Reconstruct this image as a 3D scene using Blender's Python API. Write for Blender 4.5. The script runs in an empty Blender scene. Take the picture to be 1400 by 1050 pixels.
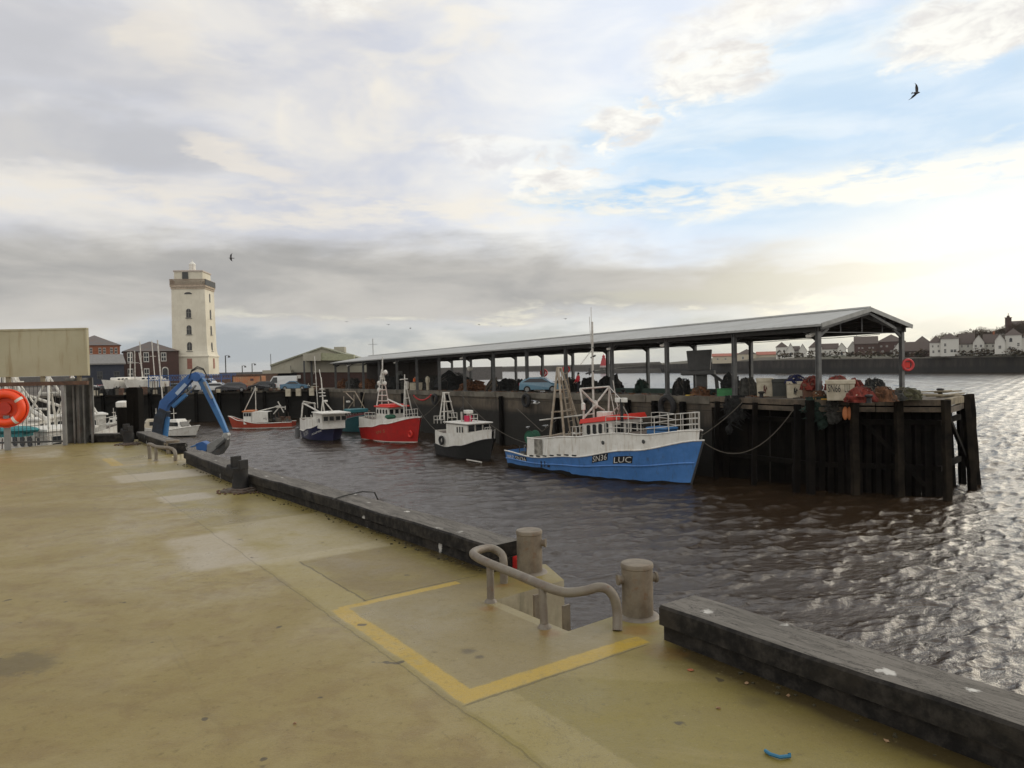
import bpy, math, random
import numpy as np
from mathutils import Vector, Matrix, noise as mnoise
R = math.radians
S = bpy.context.scene
COL = S.collection
random.seed(7)

# ------------------------------------------------------------------ camera
FPX = 1000.0
EYE = 2.0
def horizon(x): return 500.0 - 0.022*(x-700.0)
ROLL = math.atan(0.022)
PITCH = math.atan(-25.0/1000.0)
fwd = Vector((0, math.cos(PITCH), math.sin(PITCH)))
upl = Vector((0, -math.sin(PITCH), math.cos(PITCH)))
Xh = Vector((1, 0, 0))
cr = Xh*math.cos(ROLL) - upl*math.sin(ROLL)
cu = Xh*math.sin(ROLL) + upl*math.cos(ROLL)
cam_d = bpy.data.cameras.new('camera'); cam = bpy.data.objects.new('camera', cam_d); COL.objects.link(cam)
cam.matrix_world = Matrix(((cr.x, cu.x, -fwd.x, 0), (cr.y, cu.y, -fwd.y, 0), (cr.z, cu.z, -fwd.z, EYE), (0, 0, 0, 1)))
cam_d.sensor_width = 36; cam_d.lens = 36*FPX/1400.0
cam_d.clip_start = 0.1; cam_d.clip_end = 20000
S.camera = cam
def ray(x, y):
    u = (x-700.0)/FPX; v = (525.0-y)/FPX
    d = fwd + cr*u + cu*v
    return d/d.y
def onz(x, y, z):                      # point of the plane z seen at photo pixel x, y
    d = ray(x, y); t = (z-EYE)/d.z
    return Vector((d.x*t, d.y*t, z))
def atd(x, y, D):                      # point at depth D seen at photo pixel x, y
    d = ray(x, y); return Vector((d.x*D, D, EYE+d.z*D))

S.view_settings.view_transform = 'Standard'; S.view_settings.look = 'None'
S.view_settings.exposure = 0.18; S.view_settings.gamma = 1.0
S.render.engine = 'CYCLES'
S.cycles.max_bounces = 6; S.cycles.diffuse_bounces = 3; S.cycles.glossy_bounces = 4
S.cycles.use_denoising = True
S.cycles.sample_clamp_indirect = 6

# ------------------------------------------------------------------ node helpers
class K:
    """a node socket with arithmetic"""
    def __init__(s, t, k): s.t = t; s.k = k
    def _m(s, op, *a):
        n = s.t.nodes.new('ShaderNodeMath'); n.operation = op
        for i, q in enumerate((s,)+a):
            if isinstance(q, K): s.t.links.new(q.k, n.inputs[i])
            else: n.inputs[i].default_value = q
        return K(s.t, n.outputs[0])
    def __add__(s, o): return s._m('ADD', o)
    __radd__ = __add__
    def __mul__(s, o): return s._m('MULTIPLY', o)
    __rmul__ = __mul__
    def __sub__(s, o): return s._m('SUBTRACT', o)
    def __rsub__(s, o): return (s*-1.0)+o
    def __truediv__(s, o): return s._m('DIVIDE', o)
    def mx(s, o): return s._m('MAXIMUM', o)
    def mn(s, o): return s._m('MINIMUM', o)
    def pw(s, o): return s._m('POWER', o)
    def ab(s): return s._m('ABSOLUTE')
    def clamp(s): return s.mx(0.0).mn(1.0)
    def step(s, a, b):                 # smoothstep from a to b
        n = s.t.nodes.new('ShaderNodeMapRange'); n.interpolation_type = 'SMOOTHSTEP'
        s.t.links.new(s.k, n.inputs['Value'])
        lo, hi, r0, r1 = (a, b, 0.0, 1.0) if a < b else (b, a, 1.0, 0.0)
        n.inputs['From Min'].default_value = lo; n.inputs['From Max'].default_value = hi
        n.inputs['To Min'].default_value = r0; n.inputs['To Max'].default_value = r1
        return K(s.t, n.outputs[0])
def comb(t, x, y, z):
    n = t.nodes.new('ShaderNodeCombineXYZ')
    for i, q in enumerate((x, y, z)):
        if isinstance(q, K): t.links.new(q.k, n.inputs[i])
        else: n.inputs[i].default_value = q
    return n.outputs[0]
def sep(t, v):
    n = t.nodes.new('ShaderNodeSeparateXYZ'); t.links.new(v, n.inputs[0])
    return [K(t, o) for o in n.outputs]
def nz(t, v, scale, detail=6, rough=0.55, dist=0.0, off=None):
    n = t.nodes.new('ShaderNodeTexNoise'); n.inputs['Scale'].default_value = scale
    n.inputs['Detail'].default_value = detail; n.inputs['Roughness'].default_value = rough
    n.inputs['Distortion'].default_value = dist
    if off is not None:
        a = t.nodes.new('ShaderNodeVectorMath'); a.operation = 'ADD'; t.links.new(v, a.inputs[0])
        a.inputs[1].default_value = (off, off*0.7, off*1.3); v = a.outputs[0]
    if v is not None: t.links.new(v, n.inputs['Vector'])
    return K(t, n.outputs[0])
def mixc(t, f, a, b, op='MIX'):
    n = t.nodes.new('ShaderNodeMix'); n.data_type = 'RGBA'; n.blend_type = op
    for i, q in ((0, f), (6, a), (7, b)):
        if isinstance(q, K): t.links.new(q.k, n.inputs[i])
        elif isinstance(q, (int, float)): n.inputs[i].default_value = q
        elif isinstance(q, (tuple, list)): n.inputs[i].default_value = (*q[:3], 1)
        else: t.links.new(q, n.inputs[i])
    return n.outputs[2]

# ------------------------------------------------------------------ world: Nishita sky behind procedural cloud decks
SUN_AZ, SUN_EL = R(60), R(17)
W = bpy.data.worlds.new('World'); S.world = W; W.use_nodes = True
t = W.node_tree; t.nodes.clear()
tc = t.nodes.new('ShaderNodeTexCoord'); gen = tc.outputs['Generated']
dx, dy, dz = sep(t, gen)
az = dx._m('ARCTAN2', dy)
el = dz/((dx*dx+dy*dy).pw(0.5).mx(0.02))
def A(px): return math.atan((px-700)/1000.0)
def E(px, py): return (horizon(px)-py)/1000.0*math.cos(A(px))
P1 = comb(t, az*1.0, el*1.9, dy.mn(0.0)*1.5)
P2 = comb(t, az*1.0, el*3.6, dy.mn(0.0)*1.5)
n_big = nz(t, P1, 4.2, 5, 0.55, 0.3)
n_med = nz(t, P1, 7.0, 8, 0.55, 0.5, 3.1)
n_str = nz(t, P2, 5.0, 7, 0.55, 0.3, 7.7)
n_fine = nz(t, P2, 14.0, 6, 0.6, 0.2, 1.3)
wa = az + (n_med-0.5)*0.22 + (n_fine-0.5)*0.05
we = el + (n_str-0.5)*0.10 + (n_fine-0.5)*0.035
n_puff = nz(t, P1, 20.0, 7, 0.62, 0.4, 5.5)
wa2 = wa+(n_puff-0.5)*0.11; we2 = we+(n_puff-0.5)*0.075
def blob(px, py, rx, ry, s0=1.25, s1=0.55, tilt=0.0, crisp=False):
    a0, e0 = A(px), E(px, py)
    u = (wa2 if crisp else wa)-a0; v = (we2 if crisp else we)-e0
    if tilt: v = v-u*tilt
    q = (u/(rx/1000.0)).pw(2.0) + (v/(ry/1000.0)).pw(2.0)
    return q.pw(0.5).step(s1, s0)*-1.0+1.0
sky = t.nodes.new('ShaderNodeTexSky'); sky.sky_type = 'NISHITA'; sky.sun_disc = False
sky.sun_elevation = SUN_EL; sky.sun_rotation = SUN_AZ
nish = mixc(t, 1.0, sky.outputs[0], (0.11, 0.11, 0.11), 'MULTIPLY')
right = az.step(-0.45, 0.62)
# high thin veil: lavender grey on the left, near white on the right
veil_l = mixc(t, n_big.step(0.38, 0.66), (0.58, 0.595, 0.66), (0.76, 0.735, 0.70))
veil_r = mixc(t, n_big.step(0.35, 0.65), (0.74, 0.79, 0.88), (0.93, 0.93, 0.91))
veil = mixc(t, az.step(-0.25, 0.2), veil_l, veil_r)
cov = 0.93
c = mixc(t, cov, nish, veil)
# warm mottles
warm = (n_med.step(0.52, 0.70))*(el.step(0.12, 0.30))*0.5
c = mixc(t, warm, c, (0.86, 0.80, 0.68))
dusk = (n_big.step(0.55, 0.36))*az.step(-0.1, -0.6)*0.45
c = mixc(t, dusk, c, (0.50, 0.50, 0.50))
c = mixc(t, (blob(90, 190, 220, 45)*0.55), c, (0.44, 0.44, 0.45))
c = mixc(t, (blob(60, 60, 240, 60)*0.35), c, (0.47, 0.46, 0.46))
# the blue opening
blue = mixc(t, n_str.step(0.35, 0.65), (0.48, 0.65, 0.82), (0.70, 0.80, 0.88))
bm = (blob(1090, 215, 380, 125, 1.15, 0.6, -0.05)+blob(860, 268, 130, 28)+blob(1215, 110, 230, 95)).clamp()
c = mixc(t, bm*0.78, c, blue)
c = mixc(t, blob(860, 272, 135, 17)*0.75, c, (0.38, 0.60, 0.84))
c = mixc(t, blob(1000, 215, 170, 14)*0.35, c, (0.42, 0.63, 0.85))
# white puffs round the opening
wc = (blob(862, 168, 58, 28, 1.35, .6, 0, True)+blob(985, 112, 70, 26, 1.4, .5, 0, True)+blob(1350, 36, 100, 44, 1.35, .6, 0, True)+blob(1030, 40, 120, 38, 1.6, .2, .3, True)*.7+blob(760, 245, 60, 22, 1.3, .7, 0, True)*.8+blob(690, 215, 110, 30)*0.6+blob(790, 245, 60, 18)*0.7+blob(480, 5, 60, 35)*0.7).clamp()
c = mixc(t, wc*0.9, c, mixc(t, n_puff.step(0.34, 0.62), (0.72, 0.69, 0.66), (0.93, 0.91, 0.84)))
c = mixc(t, blob(250, 60, 45, 30)*0.35+blob(330, 215, 90, 20, 1.2, .5, -.3)*0.6, c, (0.78, 0.72, 0.63))
# cream rim above the bank
rim_e = E(600, 300)
rim = ((we-(rim_e+0.012)).ab()/0.034).step(1.0, 0.2)
c = mixc(t, rim*n_fine.step(0.35, 0.6)*(0.7+right*0.25), c, mixc(t, right, (0.76, 0.71, 0.63), (0.98, 0.94, 0.82)))
# the dark bank
top = we - (A(0)*0+E(600, 326)) + az.mx(0.0)*0.10
bank = top.step(0.022, -0.040)*we.step(E(700, 462), E(700, 418))
bank = bank*(az.step(0.63, 0.28)*0.9+0.1*az.step(0.7, 0.5))
bcol = mixc(t, n_str.step(0.30, 0.70), (0.35, 0.345, 0.335), (0.52, 0.50, 0.465))
bcol = mixc(t, az.step(0.05, 0.5), bcol, (0.62, 0.58, 0.47))
c = mixc(t, bank*0.97, c, bcol)
bank2 = blob(1050, 388, 270, 17, 1.25, 0.5, 0.03)
c = mixc(t, bank2*0.75, c, (0.56, 0.54, 0.45))
# layered horizon strip under the bank
low = we.step(E(700, 425), E(700, 470))
lowc = mixc(t, n_str.step(0.42, 0.60), mixc(t, right, (0.37, 0.40, 0.42), (0.62, 0.60, 0.50)), mixc(t, right, (0.48, 0.49, 0.48), (0.95, 0.88, 0.66)))
c = mixc(t, low*0.95, c, lowc)
brk = ((we-E(500, 430)).ab()/0.012).step(1.0, 0.1)*n_fine.step(0.42, 0.62)*az.step(-0.55, -0.3)
c = mixc(t, brk*0.8, c, mixc(t, right, (0.66, 0.64, 0.55), (0.98, 0.93, 0.75)))
# glow round the veiled sun
g = (((az-0.68)/0.40).pw(2.0)+((el-0.10)/0.125).pw(2.0)).pw(0.5).step(1.25, 0.1)
c = mixc(t, g*0.9, c, (1.12, 1.06, 0.90))
g2 = (((az-1.00)/0.42).pw(2.0)+((el-0.24)/0.30).pw(2.0)).pw(0.5).step(1.0, 0.0)
c = mixc(t, g2, c, (1.75, 1.62, 1.36))
# behind the camera: even broken cloud
back = dy.step(0.15, -0.35)
c = mixc(t, back, c, mixc(t, n_big.step(.35, .65), (0.74, 0.74, 0.76), (1.10, 1.06, 0.98)))
c = mixc(t, el.step(0.55, 1.3), c, (0.72, 0.73, 0.74))
g3 = (((az-0.95)/0.75).pw(2.0)+((el-0.98)/0.44).pw(2.0)).pw(0.5).step(1.0, 0.1)
c = mixc(t, g3*0.8, c, (1.5, 1.42, 1.28))
c = mixc(t, dz.step(0.0, -0.05), c, (0.10, 0.09, 0.08))
bg = t.nodes.new('ShaderNodeBackground'); t.links.new(c, bg.inputs[0]); bg.inputs[1].default_value = 1.0
wo = t.nodes.new('ShaderNodeOutputWorld'); t.links.new(bg.outputs[0], wo.inputs[0])

sun_d = bpy.data.lights.new('sun', 'SUN'); sun_d.energy = 1.1; sun_d.angle = R(50); sun_d.color = (1.0, 0.89, 0.70)
sun = bpy.data.objects.new('sun', sun_d); COL.objects.link(sun)
sdir = Vector((math.sin(SUN_AZ)*math.cos(SUN_EL), math.cos(SUN_AZ)*math.cos(SUN_EL), math.sin(SUN_EL)))
sun.rotation_euler = (-sdir).to_track_quat('-Z', 'Y').to_euler()

# ------------------------------------------------------------------ mesh helpers
class MB:
    def __init__(s): s.v = []; s.f = []; s.m = []; s.i = 0
    def add(s, vs, fs, mi=None):
        b = len(s.v); s.v += [tuple(q) for q in vs]
        s.f += [tuple(b+i for i in f) for f in fs]; s.m += [s.i if mi is None else mi]*len(fs)
        return s
    def box(s, c, d, rz=0.0, mat=None, mi=None, taper=1.0):
        hx, hy, hz = d[0]/2, d[1]/2, d[2]/2
        vs = [Vector((x*hx*(taper if z > 0 else 1), y*hy*(taper if z > 0 else 1), z*hz)) for z in (-1, 1) for y in (-1, 1) for x in (-1, 1)]
        m = mat if mat is not None else Matrix.Rotation(rz, 3, 'Z')
        vs = [m @ q + Vector(c) for q in vs]
        return s.add(vs, [(0, 2, 3, 1), (4, 5, 7, 6), (0, 1, 5, 4), (2, 6, 7, 3), (0, 4, 6, 2), (1, 3, 7, 5)], mi)
    def bar(s, a, b, w, h=None, mi=None, up=(0, 0, 1)):
        a = Vector(a); b = Vector(b); h = h or w
        z = b-a; L = z.length
        if L < 1e-6: return s
        z /= L; u = Vector(up)
        if abs(z.dot(u)) > 0.98: u = Vector((1, 0, 0))
        x = z.cross(u).normalized(); y = x.cross(z)
        m = Matrix((x, z, y)).transposed()
        return s.box((a+b)/2, (w, L, h), mat=m, mi=mi)
    def tube(s, pts, r, n=8, mi=None, closed=False):
        pts = [Vector(p) for p in pts]; k = len(pts)
        rs = r if isinstance(r, (list, tuple)) else [r]*k
        rings = []; prev = None
        for i, p in enumerate(pts):
            if closed: d = pts[(i+1) % k]-pts[i-1]
            else: d = pts[min(i+1, k-1)]-pts[max(i-1, 0)]
            d.normalize()
            if prev is None:
                u = Vector((0, 0, 1)) if abs(d.z) < 0.9 else Vector((1, 0, 0))
            else: u = prev
            x = d.cross(u).normalized(); y = x.cross(d).normalized(); prev = y
            rings.append([p+(x*math.cos(2*math.pi*j/n)+y*math.sin(2*math.pi*j/n))*rs[i] for j in range(n)])
        vs = [q for g in rings for q in g]; fs = []
        for i in range(k if closed else k-1):
            for j in range(n):
                i2 = (i+1) % k; j2 = (j+1) % n
                fs.append((i*n+j, i*n+j2, i2*n+j2, i2*n+j))
        if not closed: fs += [tuple(range(n-1, -1, -1)), tuple((k-1)*n+j for j in range(n))]
        return s.add(vs, fs, mi)
    def lathe(s, prof, c=(0, 0, 0), n=20, mi=None, ax='z', sq=None):
        vs = []; c = Vector(c)
        for r, z in prof:
            for j in range(n):
                a = 2*math.pi*j/n
                p = (r*math.cos(a), r*math.sin(a), z)
                if ax == 'y': p = (p[0], p[2], p[1])
                if ax == 'x': p = (p[2], p[0], p[1])
                vs.append(c+Vector(p))
        k = len(prof); fs = []
        for i in range(k-1):
            for j in range(n): fs.append((i*n+j, i*n+(j+1) % n, (i+1)*n+(j+1) % n, (i+1)*n+j))
        fs += [tuple(range(n-1, -1, -1)), tuple((k-1)*n+j for j in range(n))]
        return s.add(vs, fs, mi)
    def prism(s, poly, z0, z1, mi=None, fn=None):
        n = len(poly); fn = fn or (lambda x, y, z: (x, y, z))
        vs = [fn(x, y, z0) for x, y in poly]+[fn(x, y, z1) for x, y in poly]
        fs = [tuple(range(n-1, -1, -1)), tuple(range(n, 2*n))]+[(i, (i+1) % n, n+(i+1) % n, n+i) for i in range(n)]
        return s.add(vs, fs, mi)
    def ext(s, poly, y0, y1, mi=None):     # outline in x,z swept along y
        return s.prism(poly, y0, y1, mi, lambda x, z, y: (x, y, z))
    def exx(s, poly, x0, x1, mi=None):     # outline in y,z swept along x
        return s.prism(poly, x0, x1, mi, lambda y, z, x: (x, y, z))
    def blob(s, c, r, nu=14, nv=9, amp=0.15, fr=1.2, mi=None, flat=None, seed=0.0):
        c = Vector(c); vs = []; fs = []
        for i in range(nv+1):
            th = math.pi*i/nv
            for j in range(nu):
                ph = 2*math.pi*j/nu
                d = Vector((math.sin(th)*math.cos(ph), math.sin(th)*math.sin(ph), math.cos(th)))
                k = 1+amp*2*mnoise.noise(d*fr*2+Vector((seed, seed*1.7, 0)))+amp*mnoise.noise(d*fr*5+Vector((seed, 3, 1)))
                p = Vector((d.x*r[0], d.y*r[1], d.z*r[2]))*k
                if flat is not None: p.z = max(p.z, flat)
                vs.append(c+p)
        for i in range(nv):
            for j in range(nu): fs.append((i*nu+j, (i+1)*nu+j, (i+1)*nu+(j+1) % nu, i*nu+(j+1) % nu))
        return s.add(vs, fs, mi)
    def grid(s, P, mi=None, close=False):  # P: rows of points
        r = len(P); k = len(P[0]); vs = [q for row in P for q in row]; fs = []
        for i in range(r-1):
            for j in range(k if close else k-1): fs.append((i*k+j, i*k+(j+1) % k, (i+1)*k+(j+1) % k, (i+1)*k+j))
        return s.add(vs, fs, mi)
    def build(s, name, mats, parent=None, smooth=False, bevel=0, loc=None, rz=None, fix=True, sharp=40):
        me = bpy.data.meshes.new(name); me.from_pydata(s.v, [], s.f)
        if not isinstance(mats, (list, tuple)): mats = [mats]
        for q in mats: me.materials.append(q)
        if len(mats) > 1: me.polygons.foreach_set('material_index', s.m)
        if fix:
            import bmesh
            bm = bmesh.new(); bm.from_mesh(me); bmesh.ops.recalc_face_normals(bm, faces=bm.faces); bm.to_mesh(me); bm.free()
        if smooth:
            me.polygons.foreach_set('use_smooth', [True]*len(me.polygons))
            try: me.set_sharp_from_angle(angle=R(sharp))
            except Exception: pass
        me.update()
        o = bpy.data.objects.new(name, me); COL.objects.link(o)
        if parent is not None: o.parent = parent
        if loc is not None: o.location = loc
        if rz is not None: o.rotation_euler = (0, 0, rz)
        if bevel:
            b = o.modifiers.new('bevel', 'BEVEL'); b.width = bevel; b.segments = 2; b.limit_method = 'ANGLE'; b.angle_limit = R(35)
        return o
def tag(o, label, cat, group=None, kind=None):
    if label: o['label'] = label
    if cat: o['category'] = cat
    if group: o['group'] = group
    if kind: o['kind'] = kind
    return o
def struct(o): o['kind'] = 'structure'; return o
def thing(name, label, cat, loc=(0, 0, 0), rz=0.0, group=None):
    o = bpy.data.objects.new(name, None); COL.objects.link(o); o.empty_display_size = 0.2
    o.location = loc; o.rotation_euler = (0, 0, rz)
    return tag(o, label, cat, group)
KIDS = {}
def dup(o, loc=None, rz=None, label=None, parent=None):
    c = o.copy(); COL.objects.link(c)
    if parent is not None: c.parent = parent
    if loc is not None: c.location = loc
    if rz is not None: c.rotation_euler = (0, 0, rz)
    if label: c['label'] = label
    for ch in [q for q in COL.objects if q.parent == o]: dup(ch, parent=c)
    return c

# ------------------------------------------------------------------ materials
def mat(name, col, rough=0.6, metal=0.0, col2=None, scale=3.0, amt=0.5, bump=0.0, bscale=None, spec=0.5, rust=0.0, streak=0.0, rustc=(0.10, 0.045, 0.02), alpha=None, coat=0.0):
    m = bpy.data.materials.new(name); m.use_nodes = True; t = m.node_tree
    b = t.nodes['Principled BSDF']
    tc = t.nodes.new('ShaderNodeTexCoord'); v = tc.outputs['Object']
    n = nz(t, v, scale, 7, 0.62)
    c2 = col2 or tuple(q*0.62 for q in col)
    c = mixc(t, n.step(0.34, 0.66)*amt, col, c2)
    if streak:                         # rain and rust runs, long in z
        x, y, z = sep(t, v)
        sv = comb(t, x*6.0, y*6.0, z*0.7)
        st = nz(t, sv, 1.0, 5, 0.6)
        c = mixc(t, st.step(0.52, 0.74)*streak, c, rustc)
    if rust:
        rn = nz(t, v, scale*2.3, 8, 0.7, 0.3, 5.0)
        c = mixc(t, rn.step(0.66-0.22*rust, 0.78-0.1*rust), c, rustc)
    t.links.new(c, b.inputs['Base Color'])
    rr = n*0.25+(rough-0.12)
    t.links.new(rr.clamp().k, b.inputs['Roughness'])
    b.inputs['Metallic'].default_value = metal
    b.inputs['Specular IOR Level'].default_value = spec
    if coat: b.inputs['Coat Weight'].default_value = coat; b.inputs['Coat Roughness'].default_value = 0.1
    if bump:
        bn = nz(t, v, bscale or scale*6, 6, 0.6)
        bp = t.nodes.new('ShaderNodeBump'); bp.inputs['Strength'].default_value = min(1, bump); bp.inputs['Distance'].default_value = 0.02*max(1, bump)
        t.links.new(bn.k, bp.inputs['Height']); t.links.new(bp.outputs[0], b.inputs['Normal'])
    return m
M = {}
M['white'] = mat('white_paint', (0.74, 0.72, 0.66), 0.45, col2=(0.55, 0.52, 0.45), scale=1.5, amt=0.6, streak=0.5, rust=.12, rustc=(0.34, 0.24, 0.14))
M['white_pipe'] = mat('white_pipe_paint', (0.62, 0.60, 0.54), 0.5, col2=(0.34, 0.30, 0.25), scale=3, amt=0.7)
M['glass'] = mat('dark_window_glass', (0.018, 0.02, 0.022), 0.12, amt=0.2)
M['black'] = mat('black_rubber', (0.018, 0.017, 0.016), 0.75, amt=0.5, bump=0.3)
M['grey_steel'] = mat('galvanised_steel', (0.25, 0.25, 0.24), 0.55, 0.3, col2=(0.15, 0.14, 0.13), rust=0.15)
M['dark_steel'] = mat('dark_painted_steel', (0.065, 0.065, 0.062), 0.6, 0.1, rust=0.3, bump=0.15)
M['rust'] = mat('rusted_steel', (0.14, 0.075, 0.045), 0.85, col2=(0.06, 0.035, 0.025), amt=0.9, bump=0.4)
M['rope'] = mat('rope_fibre', (0.10, 0.085, 0.065), 0.9)
M['red'] = mat('red_paint', (0.50, 0.022, 0.018), 0.4, col2=(0.32, 0.02, 0.018), scale=1.2, amt=0.6, streak=0.4, rust=.1, rustc=(0.16, 0.05, 0.03))
M['redroof'] = mat('bright_red_roof_paint', (0.65, 0.035, 0.02), 0.45, amt=0.3)
M['orange'] = mat('orange_plastic', (0.85, 0.07, 0.012), 0.4, amt=0.15)
M['blue'] = mat('mid_blue_hull_paint', (0.085, 0.23, 0.54), 0.38, col2=(0.06, 0.18, 0.44), scale=1.6, amt=0.8, streak=0.45, rust=.15, rustc=(0.07, 0.09, 0.11), bump=0.5, bscale=1.2)
M['wood'] = mat('weathered_timber', (0.12, 0.09, 0.06), 0.85, col2=(0.045, 0.035, 0.025), scale=1.6, amt=0.9, bump=0.5, streak=0.5, rustc=(0.035, 0.035, 0.02))
M['darkwood'] = mat('black_tidal_timber', (0.010, 0.008, 0.006), 0.9, spec=0.12, col2=(0.004, 0.0035, 0.003), scale=1.2, amt=0.9, bump=0.5)
# ================================================================== water
WZ = -5.4
def water():
    rng = np.random.RandomState(3)
    rows = 1120; cols = 900
    D = 5.0*np.exp(np.linspace(0, math.log(420/5.0), rows))
    a = np.linspace(-0.95, 0.90, cols)
    Dg, Ag = np.meshgrid(D, a, indexing='ij')
    X = Dg*Ag; Y = Dg.copy()
    res = np.maximum(Dg*(1.85/cols), Dg*(math.log(84)/rows))*1.9
    dXx = np.zeros_like(X); dYy = np.zeros_like(X); H = np.zeros_like(X)
    for i in range(110):
        lam = 0.26*math.exp(rng.rand()**1.5*math.log(13)); k = 2*math.pi/lam
        th = R(290)+rng.randn()*0.55         # travelling towards the basin
        kx, ky = k*math.cos(th), k*math.sin(th)
        amp = 0.0100*lam**0.80*(0.6+0.8*rng.rand()); ph = rng.rand()*6.28
        fade = np.clip((lam/res-0.9)/0.8, 0, 1)
        arg = kx*X+ky*Y+ph
        s = np.sin(arg); c = np.cos(arg)
        H += amp*fade*c
        dXx -= amp*0.9*fade*s*math.cos(th); dYy -= amp*0.9*fade*s*math.sin(th)
    # rougher in the open river than in the basin
    open_ = np.clip((X+0.62*(Y-40)+2)/30.0, 0, 1)
    # patches of stronger and slacker water
    pat = 0.75+0.25*np.sin(X*0.21+np.sin(Y*0.13)*1.7)*np.cos(Y*0.17+np.sin(X*0.11)*1.3)
    k = (0.66+0.42*open_)*pat
    P = np.stack([X+dXx*k, Y+dYy*k, WZ+H*k], -1).reshape(-1, 3)
    idx = np.arange(rows*cols).reshape(rows, cols)
    q = np.stack([idx[:-1, :-1], idx[:-1, 1:], idx[1:, 1:], idx[1:, :-1]], -1).reshape(-1, 4)
    me = bpy.data.meshes.new('water'); nv = len(P); nf = len(q)
    # outer skirt out to the horizon
    far = 9000
    ring = [(-far, -600, WZ-.03), (far, -600, WZ-.03), (far, far, WZ-.03), (-far, far, WZ-.03)]
    me.vertices.add(nv+4); me.vertices.foreach_set('co', np.concatenate([P.ravel(), np.array(ring).ravel()]))
    me.loops.add(nf*4+4); me.loops.foreach_set('vertex_index', np.concatenate([q.ravel(), np.arange(nv, nv+4)]).astype(np.int32))
    me.polygons.add(nf+1); me.polygons.foreach_set('loop_start', (np.arange(nf+1)*4).astype(np.int32))
    me.polygons.foreach_set('use_smooth', np.ones(nf+1, dtype=bool))
    me.update(calc_edges=True); me.validate()
    m = bpy.data.materials.new('river_water'); m.use_nodes = True; t = m.node_tree; b = t.nodes['Principled BSDF']
    tc = t.nodes.new('ShaderNodeTexCoord'); v = tc.outputs['Object']
    x, y, z = sep(t, v)
    n = nz(t, v, 0.12, 4, 0.5)
    c = mixc(t, n, (0.026, 0.0155, 0.008), (0.038, 0.024, 0.013))
    t.links.new(c, b.inputs['Base Color']); b.inputs['Roughness'].default_value = 0.17; b.inputs['IOR'].default_value = 1.45; b.inputs['Specular IOR Level'].default_value = 0.65
    u = x*math.cos(R(20))+y*math.sin(R(20)); w = y*math.cos(R(20))-x*math.sin(R(20))
    v2 = comb(t, u*0.6, w*1.0, z)
    b1 = nz(t, v2, 3.4, 5, 0.6, 0.8); b2 = nz(t, v2, 13.0, 3, 0.6, 0.4, 2.0); b0 = nz(t, v2, 0.8, 3, 0.5, 0.5, 4.0)
    h = b1*1.0+b2*0.22+b0*0.5
    bp = t.nodes.new('ShaderNodeBump'); bp.inputs['Strength'].default_value = 1.0; bp.inputs['Distance'].default_value = 0.062
    t.links.new(h.k, bp.inputs['Height']); t.links.new(bp.outputs[0], b.inputs['Normal'])
    me.materials.append(m)
    o = bpy.data.objects.new('water', me); COL.objects.link(o); struct(o)
water()

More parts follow.
